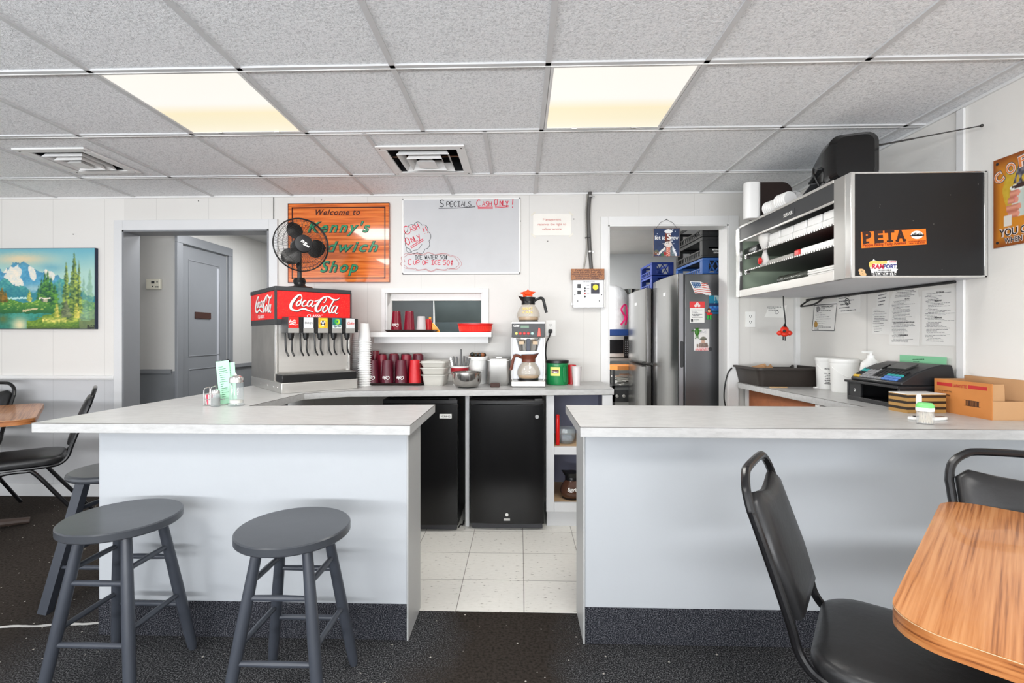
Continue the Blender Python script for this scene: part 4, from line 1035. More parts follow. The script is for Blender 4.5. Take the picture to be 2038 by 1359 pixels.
# bucket with spoons
p = PY(950.5, 745, 3.46)
t = thing('plastic_bucket', 'tall white plastic bucket full of wooden spoons beside the steel insert pan', 'bucket', (p.x, 3.46, CT))
MB().lathe([(0, 0), (0.064, 0), (0.068, 0.006), (0.074, 0.165), (0.079, 0.166), (0.079, 0.188), (0.075, 0.192), (0.071, 0.19), (0.064, 0.01), (0, 0.01)], 36).build('pail', M_white, t)
sp_m = [mat('brown_plastic_spoon', S(132, 78, 44), 0.4), mat('black_plastic_spoon', S(30, 32, 30), 0.4), mat('olive_plastic_spoon', S(96, 82, 44), 0.4)]
for i in range(11):
    a = -0.060+0.012*i; m_ = sp_m[(i*7) % 3]
    utensil(m_, (p.x+a*0.72, 3.46+rnd.uniform(-0.03, 0.02), CT+0.012), (a*0.35, 0, 1), 0.195+rnd.uniform(-0.006, 0.012), {0: 'brown plastic spoon standing in the white bucket', 1: 'black plastic spoon standing in the white bucket', 2: 'olive plastic spoon standing in the white bucket'}[(i*7) % 3], 'plastic spoons in the white bucket', 'spoon', 'spoon')
# steel insert pan
p = PY(993, 745, 3.36)
t = thing('steam_pan', 'deep stainless steel insert pan left of the coffee brewer', 'pan', (p.x, 3.38, CT))
w_, d_, h_ = 0.15, 0.17, 0.172
r0 = rrect(-w_/2+0.012, w_/2-0.012, -d_/2+0.012, d_/2-0.012, 0.02); r1 = rrect(-w_/2, w_/2, -d_/2, d_/2, 0.024); r2 = rrect(-w_/2-0.014, w_/2+0.014, -d_/2-0.012, d_/2+0.012, 0.026)
i1 = rrect(-w_/2+0.003, w_/2-0.003, -d_/2+0.003, d_/2-0.003, 0.02); i0 = rrect(-w_/2+0.014, w_/2-0.014, -d_/2+0.014, d_/2-0.014, 0.02)
MB().loft([[V((q[0], q[1], z)) for q in P2] for P2, z in ((r0, 0), (r1, 0.02), (r1, h_-0.004), (r2, h_-0.003), (r2, h_), (i1, h_), (i0, 0.006))]).build('pan', M_steel2, t)
MB().prism(rrect(-0.07, 0.07, -0.08, 0.08, 0.02), h_, h_+0.010).box(-0.02, 0.02, -0.01, 0.01, h_+0.01, h_+0.022).build('lid', M_steel2, t, bev=0.002)
p = PZ(985, 771, CT)
tag(MB().box(p.x-0.03, p.x+0.03, p.y, p.y+0.03, CT, CT+0.028).build('sponge', mat('dark_brown_block', S(62, 44, 40), 0.8, vary=0.3, scale=60), bev=0.004), 'small dark brown scouring block in front of the steel insert pan', 'sponge')
# ---------------------------------------------------------------- coffee brewer
p0 = PZ(1017.5, 771, CT); p1 = PZ(1085.5, 771, CT); bw = (p1.x-p0.x)/2
bc = V(((p0.x+p1.x)/2, 0, CT)); yf = p0.y; bd_ = 0.36; bc.y = yf+bd_/2
t = thing('coffee_brewer', 'stainless steel coffee brewer with red switch and black control panel', 'coffee maker', bc)
h2 = bd_/2; ht = PY(1050, 640, yf+0.02).z-CT
MB().box(-bw, bw, -h2, h2, 0.006, 0.04).build('base', M_steel, t, bev=0.004)
MB().box(-bw+0.01, bw-0.01, -h2+0.01, h2-0.01, 0.0, 0.006).build('foot_plate', M_black, t)
MB().cyl((0, -h2+0.1, 0.04), (0, -h2+0.1, 0.044), 0.07, n=32).build('hot_plate', M_black, t)
hz0 = PY(1050, 672, yf+0.02).z-CT
MB().box(-bw+0.006, bw-0.006, -0.02, h2, 0.04, hz0).build('column', mat('brewer_white_steel', S(172, 173, 176), 0.3, 0.3), t, bev=0.003)
MB().box(-bw, -bw+0.006, -h2+0.14, h2, 0.04, hz0).box(bw-0.006, bw, -h2+0.14, h2, 0.04, hz0).build('side_flange', M_steel, t)
MB().box(-bw, bw, -h2+0.02, h2, hz0, ht).build('head', M_steel, t, bev=0.003)
pn = MB().box(-bw+0.003, bw-0.003, -h2+0.014, -h2+0.021, hz0+0.003, ht-0.012).build('control_panel', M_dkgrey, t, bev=0.002)
yp = -h2+0.0135
MB().box(-0.05, 0.004, yp-0.001, yp+0.001, ht-0.042, ht-0.026).build('display', mat('green_display', S(96, 128, 104), 0.3), pn)
MB().prism([(0.058, hz0+0.008), (0.082, hz0+0.008), (0.078, hz0+0.062), (0.066, hz0+0.066)], 0, 0.006, (V((0, yp, 0)), R_, U_, F_)).build('red_switch', mat('salmon_red_plastic', S(226, 84, 70), 0.35), pn, bev=0.002)
for i, m_ in enumerate((mat('yellow_button', S(214, 204, 110), 0.4), M_red, M_red, M_red, mat('pale_green_button', S(170, 206, 196), 0.4))):
    MB().lathe([(0, 0.003), (0.007, 0.0025), (0.0095, 0)], 16, (-0.078+i*0.026, yp, hz0+0.028), (0, -1, 0)).build('button', m_, pn)
put_text(MB(), 'Curtis', (-0.078, yp-0.001, ht-0.034), R_, U_, 0.02, width=0.038, shear=0.3, bold=0.03).build('lettering', M_white, pn)
fn = MB().lathe([(0, 0), (0.058, 0), (0.062, 0.006), (0.078, 0.075), (0.082, 0.08), (0.082, 0.088), (0, 0.088)], 36, (0, -h2+0.1, hz0-0.09)).build('brew_funnel', M_chrome, t)
MB().box(-0.013, 0.013, -h2-0.0, -h2+0.05, hz0-0.088, hz0-0.004).build('handle', mat('navy_black_plastic', S(32, 40, 58), 0.35), fn, bev=0.003)
lb = MB()
for s in (-1, 1): lb.box(s*0.045-0.016, s*0.045+0.016, -h2+0.018, -h2+0.05, hz0-0.044, hz0-0.024)
lb.build('label', mat('tan_label', S(190, 168, 140), 0.5), fn)
M_coffee = mat('pale_coffee', S(206, 156, 84), 0.15)
carafe((bc.x+0.004, yf+0.1, CT+0.0445), 'glass coffee carafe with brown handle on the lower brewer plate', mat('brown_plastic', S(104, 52, 34), 0.35), radians(188), (M_coffee, 0.030))
tc_ = carafe((bc.x+0.002, yf+0.12, CT+ht+0.001), 'glass coffee carafe with black handle and orange star on top of the brewer', M_black, radians(-4), (M_coffee, 0.034))
# orange paper star tucked in its mouth
st = []
for i in range(10):
    a = 2*pi*i/10+0.3; r = 0.034 if i % 2 else 0.054; st.append((r*cos(a), 0.6*r*sin(a)))
o = MB().prism(st, 0, 0.008, (V((0, 0, 0)), V((1, 0, 0.05)).normalized(), V((0, 0.5, 0.86)), V((0, -0.86, 0.5)))).prism([(x*0.6, y*0.6) for x, y in st], 0.008, 0.02, (V((0, 0, 0)), R_, V((0, 0.5, 0.86)), V((0, -0.86, 0.5)))).build('paper_flower', mat('orange_red_paper', S(240, 74, 24), 0.6), bev=0.001)
o.location = (bc.x-0.002, yf+0.115, CT+ht+0.19); tag(o, 'orange red paper flower stuck in the mouth of the top coffee carafe', 'decoration')
lm = MB(); put_text(lm, 'FIRST', (0, 0, 0.078), R_, U_, 0.024, width=0.07, bold=0.02, th=0); put_text(lm, 'CAFE', (0, 0, 0.055), R_, U_, 0.02, width=0.07, bold=0.02, th=0)
for i in range(len(lm.v)):
    q = lm.v[i]; rr = 0.0715 if q.z > 0.073 else 0.079; a = q.x/rr; lm.v[i] = V((rr*sin(a), -rr*cos(a), q.z))
lm.build('printed_letters', mat('gold_ink', S(226, 196, 110), 0.4), tc_)
# outlet and plug by the brewer
def outlet(P0, label, right, up, n, plug=False):
    t = thing('wall_outlet', label, 'outlet', P0)
    MB().prism(rrect(-0.036, 0.036, -0.058, 0.058, 0.004), 0, 0.005, (V((0, 0, 0)), right, up, n)).build('cover_plate', M_white, t, bev=0.001)
    s = MB()
    for z in (0.021, -0.021):
        if plug and z < 0: continue
        for x in (-0.007, 0.007): s.obox(right*x+up*(z+0.004)+n*0.0055, right*0.0013, up*0.005, n*0.0006)
        s.lathe([(0, 0.0008), (0.003, 0.0008), (0.003, 0)], 8, right*0+up*(z-0.007)+n*0.005, n)
    s.build('slot', M_ink, t)
    return t
oo = PY(1096, 653, D)
outlet(oo, 'white wall outlet with a black plug right of the coffee brewer', R_, U_, F_, True)
t = thing('power_cord', 'black brewer power cord hanging from the wall outlet', 'cord', oo+V((-0.003, -0.03, -0.02)))
MB().box(-0.014, 0.014, -0.005, 0.0245, -0.016, 0.012).build('plug', M_wire, t, bev=0.004)
e = [V((0, 0, -0.01)), V((-0.008, -0.01, -0.04)), V((-0.03, -0.012, -0.09)), V((-0.036, -0.01, -0.17)), V((-0.028, -0.01, -0.24)), V((-0.03, -0.01, -0.32)), V((-0.05, -0.012, -0.355))]
MB().tube(catmull(e, 6), 0.0048).build('cable', M_wire, t)
# green coffee canister
p = PY(1109, 745, 3.40); M_green = mat('green_canister_plastic', S(20, 122, 66), 0.28)
t = thing('coffee_canister', 'green plastic coffee canister with black lid right of the brewer', 'canister', (p.x, 3.40, CT))
MB().lathe([(0, 0), (0.07, 0), (0.076, 0.006), (0.078, 0.02), (0.076, 0.13), (0.078, 0.145), (0.074, 0.155), (0, 0.155)], 40).build('body', M_green, t)
MB().lathe([(0.079, 0.150), (0.081, 0.152), (0.081, 0.166), (0.078, 0.17), (0, 0.17)], 40).build('lid', M_black, t)
lb = MB(); r = 0.0788
def curved(mb, x0, x1, z0, z1, r, n=8):
    vs = []; 
    for i in range(n+1):
        a = (x0+(x1-x0)*i/n)/r
        for z in (z0, z1):
            vs.append((r*sin(a), -r*cos(a), z))
    return mb.add(vs, [(2*i, 2*i+2, 2*i+3, 2*i+1) for i in range(n)])
l_ = curved(MB(), -0.055, 0.012, 0.065, 0.125, r).build('front_label', mat('yellow_label', S(214, 216, 120), 0.5), t)
curved(MB(), -0.046, 0.004, 0.082, 0.105, r+0.0005).build('logo_oval', mat('dark_maroon_print', S(92, 26, 34), 0.5), l_)
lm = MB(); put_text(lm, 'Folgers', (-0.021, 0, 0.088), R_, U_, 0.016, width=0.046, bold=0.03, th=0)
for i in range(len(lm.v)): q = lm.v[i]; a = q.x/(r+0.001); lm.v[i] = V(((r+0.001)*sin(a), -(r+0.001)*cos(a), q.z))
lm.build('lettering', M_white, l_)
MB().prism(rrect(-0.012, 0.012, 0.02, 0.13, 0.01), 0, 0.004, (V((0.045, -0.0645, 0)), V((0.82, 0.57, 0)), U_, V((0.57, -0.82, 0)))).build('grip', M_green, t, bev=0.002)
p = PZ(1094, 765, CT)
t = thing('creamer_cup', 'small white plastic cup at the right foot of the brewer', 'cup', (p.x-0.004, p.y+0.025, CT))
MB().lathe([(0, 0), (0.02, 0), (0.024, 0.03), (0.030, 0.034), (0.026, 0.062), (0.012, 0.066), (0, 0.066)], 8).build('cup', M_white, t, ang=20)
p = PY(1138, 745, 3.42)
tumbler('tumbler', (p.x, 3.43, CT), M_redt, 'small red cup behind the frosted cup right of the green canister', 'cups right of the canister', False, r0=0.028, r1=0.032, h=0.135)
p = PY(1146, 745, 3.34)
tumbler('tumbler', (p.x+0.004, 3.33, CT), glassy('frosted_plastic', S(214, 208, 208), 0.75, 0.3), 'frosted clear cup at the right end of the back counter', 'cups right of the canister', False, r0=0.027, r1=0.033, h=0.13)
# ================================================================ things on the back wall
def frame_on_wall(name, px0, py0, px1, py1, label, cat, th=0.02):
    a = PY(px0, py1, D-th); b = PY(px1, py0, D-th)
    return thing(name, label, cat, (a.x, D, a.z)), b.x-a.x, b.z-a.z
# landscape canvas
a = PY(-115, 655, D-0.03); b = PY(189, 493, D-0.03)
t = thing('landscape_painting', 'unframed canvas painting of mountains, fir trees and a lake left of the hallway', 'painting', (a.x, D, a.z))
W_, H_ = b.x-a.x, b.z-a.z
MB().box(0, W_, -0.028, -0.001, 0, H_).build('stretcher', mat('navy_canvas_edge', S(44, 52, 72), 0.7), t, bev=0.002)
def land(u, v):
    # the part in view runs from about u=.38 to 1
    x = (u-0.38)/0.62; y = v
    n = vn(u*95, v*70, 1); n2 = vn(u*34, v*26, 2); n3 = vn(u*12, v*10, 4); sm = 0.5*n+0.3*n2+0.2*n3
    xw = x+0.012*(n2-.5); yw = y+0.014*(n-.5)
    c = mixc((0.66, 0.80, 0.76), (0.42, 0.68, 0.74), (yw-0.72)*3.4+0.25*n3)
    gl = math.exp(-((xw-0.22)/0.30)**2-((yw-0.87)/0.07)**2); c = mixc(c, (0.90, 0.80, 0.64), 0.9*gl)
    c = mixc(c, (0.34, 0.60, 0.70), 0.6*math.exp(-((xw-0.55)/0.12)**2-((yw-0.76)/0.05)**2))
    def peak(px, h, w): return h-0.9*abs(xw-px)*(0.20/w)-0.03*abs(sin(xw*46))
    r1 = max(peak(0.17, 0.86, 0.20), 0.84-0.75*abs(xw-0.245)); r2 = peak(0.50, 0.76, 0.24); r3 = peak(-0.06, 0.80, 0.2)
    rg = max(r1, r2, r3)
    if yw < rg and yw > 0.38:
        c = mixc((0.20, 0.50, 0.66), (0.42, 0.70, 0.80), sm)
        dpt = rg-yw; c = mixc(c, (0.28, 0.46, 0.52), max(0, 0.5-dpt*9)*n2*1.6)
        snow = [(0.135, 0.66, 0.085, 0.13, 0.5), (0.20, 0.57, 0.05, 0.08, -0.3), (0.345, 0.69, 0.035, 0.09, -0.5), (0.51, 0.72, 0.045, 0.10, -0.3), (0.56, 0.66, 0.02, 0.06, 0.2), (0.05, 0.73, 0.03, 0.04, 0.0)]
        for sx_, sy_, a_, b_, sl in snow:
            d_ = ((xw-sx_-(yw-sy_)*sl*0.4)/a_)**2+((yw-sy_)/b_)**2
            if d_ < 1+0.8*(n2-.5): c = mixc((0.95, 0.90, 0.82), (0.74, 0.82, 0.84), 0.6*n+0.3*(d_ > 0.8))
        mist = math.exp(-((yw-0.50)/0.05)**2); c = mixc(c, (0.80, 0.84, 0.78), 0.45*mist*(0.4+n3))
        if yw < 0.54+0.06*sin(xw*11+1)+0.03*sin(xw*31): c = mixc((0.12, 0.44, 0.52), (0.36, 0.68, 0.62), sm*(yw-0.34)*6)
    if yw <= 0.40: c = mixc((0.14, 0.46, 0.52), (0.26, 0.58, 0.60), sm)
    if 0.372 < yw < 0.392 and 0.075 < xw < 0.29: c = (0.72, 0.88, 0.86)
    if 0.17 < yw < 0.335+0.02*sin(xw*17)+0.02*n2:
        c = mixc((0.10, 0.36, 0.20), (0.52, 0.70, 0.22), (yw-0.19)*5*(0.35+sm)); c = mixc(c, (0.84, 0.84, 0.44), max(0, n-0.62)*2*(yw > 0.24))
        if abs(yw-0.235-0.01*sin(xw*20)) < 0.012 and 0.24 < xw < 0.40: c = (0.78, 0.74, 0.56)
    if yw <= 0.185+0.012*n2:
        c = mixc((0.10, 0.40, 0.34), (0.22, 0.60, 0.54), sm*(0.5+yw*4))
        c = mixc(c, (0.92, 0.86, 0.68), 0.95*math.exp(-((xw-0.21)/0.09)**2-((yw-0.05)/0.09)**2))
        c = mixc(c, (0.42, 0.40, 0.14), 0.7*math.exp(-((xw-0.03)/0.05)**2-((yw-0.12)/0.05)**2))
    bk = 0.06+0.15*min(1, max(0, (xw-0.27)*2.6))+0.04*n2
    if xw > 0.285 and yw < bk:
        c = mixc((0.16, 0.34, 0.12), (0.56, 0.68, 0.22), sm); br_ = math.exp(-((yw-0.125-0.02*sin(xw*8))/0.03)**2)*(0.45 < xw < 0.86)
        c = mixc(c, (0.95, 0.88, 0.46), br_*(0.3+0.8*n)); c = mixc(c, (0.20, 0.26, 0.12), max(0, 0.05-yw)*12)
        if xw > 0.84: c = mixc(c, (0.42, 0.46, 0.36), 0.7)
    fir = ((0.63, 0.24, 0.62, 0.05, 2), (0.95, 0.12, 0.76, 0.06, 2), (0.885, 0.14, 0.66, 0.05, 2), (0.70, 0.16, 0.84, 0.052, 0), (0.785, 0.10, 0.96, 0.078, 0), (0.835, 0.18, 0.86, 0.04, 0),
           (0.44, 0.34, 0.66, 0.035, 1), (0.475, 0.33, 0.72, 0.05, 1), (0.505, 0.33, 0.74, 0.05, 1), (0.54, 0.3, 0.66, 0.05, 1), (0.41, 0.35, 0.56, 0.03, 1), (0.58, 0.28, 0.56, 0.055, 1),
           (0.31, 0.34, 0.50, 0.035, 3), (0.02, 0.33, 0.52, 0.06, 4), (0.06, 0.33, 0.49, 0.03, 4), (0.60, 0.14, 0.34, 0.04, 3), (0.81, 0.14, 0.34, 0.045, 3), (0.70, 0.14, 0.36, 0.06, 5), (0.90, 0.10, 0.32, 0.06, 2))
    for cx_, bs_, tp, hw, dk in fir:
        if bs_ < yw < tp and abs(x-cx_) < hw*1.7:
            f = (tp-yw)/(tp-bs_); lay = 0.5+0.5*sin(f*34+6*n2)
            ww = 1.35*hw*(0.06+0.94*f**0.8)*(0.62+0.38*lay)+0.010*(n-.5)
            e = (ww-abs(x-cx_))/0.012
            if e > 0:
                base = [(0.17, 0.30, 0.18), (0.05, 0.27, 0.20), (0.40, 0.56, 0.50), (0.55, 0.60, 0.20), (0.28, 0.28, 0.10), (0.30, 0.34, 0.26)][dk]
                hi = [(0.68, 0.74, 0.28), (0.40, 0.62, 0.20), (0.56, 0.72, 0.52), (0.90, 0.82, 0.40), (0.62, 0.42, 0.12), (0.50, 0.54, 0.40)][dk]
                q = max(0, n*0.9+n2*0.5-0.45+0.35*(1-lay)*(f > 0.25)+(0.25 if x > cx_ else -0.1))
                c = mixc(c, mixc(base, hi, min(1, q)), min(1, e)*(0.9 if dk != 2 else 0.6))
    if 0.44 < xw < 0.50 and 0.335 < yw < 0.372: c = (0.72, 0.70, 0.58) if xw > 0.463 else (0.34, 0.40, 0.36)
    if 0.415 < xw < 0.535 and 0.372 <= yw < 0.388: c = (0.92, 0.88, 0.80)
    if x > 0.92 and y < 0.05: c = mixc(c, (0.08, 0.08, 0.06), 0.7*(n > 0.4))
    return c
picture('canvas_face', (0.003, -0.0285, 0.003), R_, U_, W_-0.006, H_-0.006, 300, 160, land, t, 0.001)
# carved wooden sign
M_signw = wood_mat('orange_varnished_wood', S(180, 84, 28), S(214, 108, 44), S(228, 136, 64), radians(0), 5.0, 0.12, 2.2, 0.5, coat=0.8)
Nn, Ll, Bb = nodes(M_signw)
for n_ in Nn:
    if n_.type == 'MAPPING' and abs(n_.inputs['Scale'].default_value[1]-0.5) < 1e-6: n_.inputs['Scale'].default_value = (0.16, 1, 1)
    elif n_.type == 'MAPPING' and abs(n_.inputs['Scale'].default_value[1]-0.035) < 1e-6: n_.inputs['Scale'].default_value = (0.05, 1, 1)
M_signdk = mat('burnt_dark_wood', S(66, 22, 12), 0.25, coat=0.5)
t, W_, H_ = frame_on_wall('wooden_sign', 572.5, 403, 775, 562.5, 'varnished wooden welcome sign behind the black fan', 'sign', 0.022)
MB().box(0, W_, -0.02, -0.001, 0, H_).build('board', M_signw, t, bev=0.004)
q = 0.03
b = MB()
for x0, x1, z0, z1 in ((q, W_-q, H_-q-0.009, H_-q), (q, W_-q, q, q+0.009), (q, q+0.009, q, H_-q), (W_-q-0.009, W_-q, q, H_-q)): b.box(x0, x1, -0.0212, -0.019, z0, z1)
b.box(0, W_, -0.0208, -0.0195, 0, 0.005).box(0, W_, -0.0208, -0.0195, H_-0.005, H_).box(0, 0.005, -0.0208, -0.0195, 0, H_).box(W_-0.005, W_, -0.0208, -0.0195, 0, H_)
b.build('border_line', M_signdk, t)
M_sgreen = mat('glitter_green_paint', S(28, 142, 96), 0.3, vary=0.6, scale=90)
def wx(px, py): p = PY(px, py, D-0.022); return p.x-t.location.x, p.z-t.location.z
x0, z0 = wx(628, 428); x1, _ = wx(717, 428)
put_text(MB(), 'Welcome to', ((x0+x1)/2, -0.0205, z0), R_, U_, 0.062, width=x1-x0, bold=0.02, shear=0.35, space=1.15).build('lettering', M_signdk, t)
for s, pa, pb, base, cap in (("Kenny's", 612, 736, 462, 0.112), ('Sandwich', 586, 752, 501, 0.112), ('Shop', 637, 712, 541, 0.118)):
    x0, z0 = wx(pa, base); x1, _ = wx(pb, base)
    put_text(MB(), s, ((x0+x1)/2+0.002, -0.0202, z0-0.002), R_, U_, cap, width=(x1-x0)*1.01, bold=0.04, shear=0.35, space=1.22).build('lettering_outline', mat('dark_green_outline', S(22, 44, 34), 0.4), t)
    put_text(MB(), s, ((x0+x1)/2, -0.0212, z0), R_, U_, cap, width=x1-x0, bold=0.0, shear=0.35, space=1.22).build('lettering', M_sgreen, t)
# whiteboard
t, W_, H_ = frame_on_wall('whiteboard', 800.5, 393, 1035.5, 545.5, 'white dry-erase board with cash only notes on the back wall', 'whiteboard', 0.014)
MB().box(0.006, W_-0.006, -0.009, -0.001, 0.006, H_-0.006).build('board', mat('whiteboard_face', S(194, 195, 197), 0.22), t)
f = MB().box(0, W_, -0.014, -0.001, 0, 0.012).box(0, W_, -0.014, -0.001, H_-0.010, H_).box(0, 0.010, -0.014, -0.001, 0, H_).box(W_-0.010, W_, -0.014, -0.001, 0, H_)
f.build('frame', mat('white_metal_frame', S(232, 232, 230), 0.35), t, bev=0.0015)
ft = MB().box(0.0, W_, -0.0005, 0.0, -0.003, 0).build('frame_painted_shadow', M_dkgrey, t)  # dark strip standing in for the shade below the frame
yb = -0.0092
def bp_(px, py): p = PY(px, py, D-0.009); return V((p.x-t.location.x, yb, p.z-t.location.z))
k = MB()
scrawl(k, 'S', bp_(875, 412), R_, U_, 0.056, 0.0055); scrawl(k, 'PECIALS', bp_(889, 411), R_, U_, 0.036, 0.0048, adv=0.82, gap=0.16)
k.ribbon([bp_(873, 414.5), bp_(908, 414), bp_(946, 411.5)], 0.0048, F_)
k.build('specials_heading', M_ink, t); k = MB()
def cloud(mb, c, a, b, n, w, rot=0.0, bulge=0.16, gapk=None):
    pts = []
    for i in range(n):
        a0 = 2*pi*i/n+rot; a1 = 2*pi*(i+1)/n+rot; seg = []
        for j in range(9):
            tt = j/8; aa = a0+(a1-a0)*tt; r = 1+bulge*sin(pi*tt)
            seg.append(c+V((a*r*cos(aa), 0, b*r*sin(aa))))
        mb.ribbon(seg, w, F_)
cc = bp_(831, 474); cloud(k, cc, 0.088, 0.105, 9, 0.0034, 0.5)
k.ribbon(catmull([bp_(809, 492), bp_(809, 499), bp_(815, 503), bp_(822, 499), bp_(832, 496), bp_(840, 486)], 5), 0.003, F_)
k.build('cash_note_cloud', M_ink, t); k = MB()
scrawl(k, 'ICE WATER 50c', bp_(826, 516), R_, U_, 0.029, 0.004, adv=0.72, gap=0.16)
k.build('ice_water_writing', M_ink, t)
k = MB()
scrawl(k, 'C', bp_(949, 411), R_, U_, 0.052, 0.0058, adv=0.7); scrawl(k, 'ASH', bp_(960, 410.5), R_, U_, 0.036, 0.0055, adv=0.75, gap=0.14)
scrawl(k, 'O', bp_(984, 408), R_, U_, 0.046, 0.0058, adv=0.7); scrawl(k, 'NLY', bp_(995, 409), R_, U_, 0.035, 0.0055, adv=0.7, gap=0.12); scrawl(k, '!', bp_(1016, 413), R_, U_, 0.062, 0.0068)
for y in (412.5, 415): k.ribbon([bp_(951, y), bp_(981, y-0.5)], 0.005, F_)
for y in (411, 413.5): k.ribbon([bp_(985, y), bp_(1012, y-2)], 0.0048, F_)
k.build('cash_only_heading', M_redink, t); k = MB()
rd = V((cos(0.42), 0, sin(0.42))); ru = V((-sin(0.42), 0, cos(0.42)))
scrawl(k, 'C', bp_(808, 468), rd, ru, 0.066, 0.0062); scrawl(k, 'ASH', bp_(818, 462), rd, ru, 0.04, 0.0054, adv=0.7, gap=0.12)
scrawl(k, '!!', bp_(843, 467), rd, ru, 0.05, 0.0062)
scrawl(k, 'O', bp_(810, 488), rd, ru, 0.052, 0.0062); scrawl(k, 'NLY', bp_(821, 483), rd, ru, 0.04, 0.0054, adv=0.7, gap=0.12)
for q in (0, 3): k.ribbon([bp_(817+q*0.4, 491+q), bp_(842+q*0.3, 475+q)], 0.005, F_)
k.build('cash_only_note', M_redink, t); k = MB()
scrawl(k, 'C', bp_(812, 527), R_, U_, 0.044, 0.005); scrawl(k, 'UP OF ICE', bp_(823, 526.5), R_, U_, 0.031, 0.005, adv=0.85, gap=0.2); scrawl(k, '50c', bp_(882, 527), R_, U_, 0.034, 0.005, adv=0.85, gap=0.2)
k.build('cup_of_ice_writing', M_redink, t)
k = MB()
def lobes(w, infl):
    P2 = [(806, 520), (810, 508), (822, 507), (843, 508), (865, 508), (890, 508), (910, 518), (908, 532), (892, 534), (868, 535), (848, 535), (826, 534), (808, 530), (806, 520)]
    for a, b in zip(P2, P2[1:]):
        A, B = bp_(*a), bp_(*b); mid = (A+B)/2; out = (mid-bp_(858, 521)); out.y = 0; out.normalize()
        cA, cB = bp_(858, 521)+(A-bp_(858, 521))*infl, bp_(858, 521)+(B-bp_(858, 521))*infl
        k.ribbon(catmull([cA, (cA+cB)/2+out*0.018, cB], 6), w, F_)
lobes(0.003, 1.0); lobes(0.0026, 1.1)
k.build('cloud_outline', mat('faded_red_marker', S(176, 104, 104), 0.6), t)
# notice
t, W_, H_ = frame_on_wall('paper_notice', 1061, 425, 1136.5, 468.5, 'white paper notice with small red print right of the whiteboard', 'notice', 0.002)
MB().box(0, W_, -0.0022, -0.0008, 0, H_).build('sheet', mat('cream_paper', S(232, 229, 222), 0.6), t)
k = MB(); 
for s, y, w0 in (('Management', 437.5, 36), ('reserves the right to', 447, 56), ('refuse service', 456.5, 38)):
    x0 = PY(1098.5-w0/2, y, D).x; x1 = PY(1098.5+w0/2, y, D).x; z = PY(1098, y+1.5, D).z
    put_text(k, s, ((x0+x1)/2-t.location.x, -0.0023, z-t.location.z), R_, U_, 0.024, width=x1-x0)
k.build('lettering', mat('red_print', S(196, 88, 78), 0.6), t)
tp = MB()
for x, z, a in ((0, 0, 1), (W_, 0, -1), (0, H_, -1), (W_, H_, 1)): tp.obox((x, -0.003, z), V((0.016, 0, 0.014*a*-1)), V((0.004, 0, 0.004*a)), V((0, -0.0004, 0)))
tp.build('tape', mat('clear_tape', S(220, 216, 204), 0.25), t)
# conduit, cable and control box
M_cond = mat('grey_conduit', S(82, 80, 78), 0.45)
def WY(px, py, y=D-0.02): return PY(px, py, y)
t = thing('conduit', 'dark grey conduit pipe running from the ceiling down to the control box', 'pipe', WY(1174, 386))
o0 = t.location.copy()
MB().tube([p-o0 for p in catmull([WY(1174.5, 381), WY(1172, 410), WY(1171.5, 440), WY(1173, 480), WY(1174.5, 505), WY(1177, 536)], 6)], 0.0135, 12).build('pipe', M_cond, t)
cl = MB()
for px, py in ((1175, 391), (1174.5, 501)):
    p = WY(px, py)-o0; cl.lathe([(0.0145, -0.006), (0.0165, -0.006), (0.0165, 0.006), (0.0145, 0.006)], 16, p).box(p.x, p.x+0.034, p.y+0.012, p.y+0.018, p.z-0.006, p.z+0.006).cyl(p+V((0.028, 0.004, 0)), p+V((0.028, 0.016, 0)), 0.004, n=8)
cl.build('strap', M_chrome, t)
p = WY(1171.5, 473)-o0; MB().tube([p+V((0.02*cos(a*pi/6)-0.006, 0.016*sin(a*pi/6), 0.002*sin(a))) for a in range(12)], 0.002, 6, closed=True).build('cable_tie', M_black, t)
pts = catmull([WY(1169, 386), WY(1166.5, 420), WY(1167, 460), WY(1167.5, 490), WY(1165, 515), WY(1161, 536)], 14)
rr = [0.0052+0.0012*(i % 2) for i in range(len(pts))]
tag(MB().tube(pts, rr, 10).build('armored_cable', mat('galvanised_cable', S(166, 164, 158), 0.35, 0.7)), 'thin ribbed metal cable running beside the grey conduit pipe', 'cable')
t, W_, H_ = frame_on_wall('control_box', 1140.5, 556, 1202, 612.5, 'white steel timer control box with yellow dial left of the kitchen doorway', 'control box', 0.05)
MB().box(0, W_, -0.05, -0.001, 0, H_).build('housing', mat('white_enamel', S(212, 213, 215), 0.3, 0.2), t, bev=0.004)
MB().box(W_*0.02, W_*0.98, -0.0525, -0.05, H_*0.07, H_*0.11).box(-0.012, 0, -0.012, -0.004, H_*0.1, H_*0.2).box(W_, W_+0.008, -0.04, -0.002, H_*0.02, H_).build('flange', M_steel2, t)
tdial = MB().box(W_*0.58, W_*0.85, -0.054, -0.05, H_*0.5, H_*0.86).build('timer_plate', mat('dark_navy_plate', S(40, 38, 54), 0.35), t, bev=0.001)
MB().cyl((W_*0.72, -0.062, H_*0.72), (W_*0.72, -0.054, H_*0.72), 0.02, n=24).build('dial', mat('yellow_dial', S(226, 212, 40), 0.35), tdial)
for z in (0.78, 0.55): MB().box(W_*0.14, W_*0.25, -0.056, -0.05, H_*z-0.017, H_*z+0.012).build('rocker_switch', M_dkgrey, t, bev=0.002)
for z, m_ in ((0.69, M_dkgrey), (0.60, M_dkgrey), (0.5, mat('red_lamp', S(160, 50, 50), 0.3)), (0.395, M_black)): MB().cyl((W_*0.38, -0.054, H_*z), (W_*0.38, -0.05, H_*z), 0.0072, n=14).build('indicator', m_, t)
sc = MB()
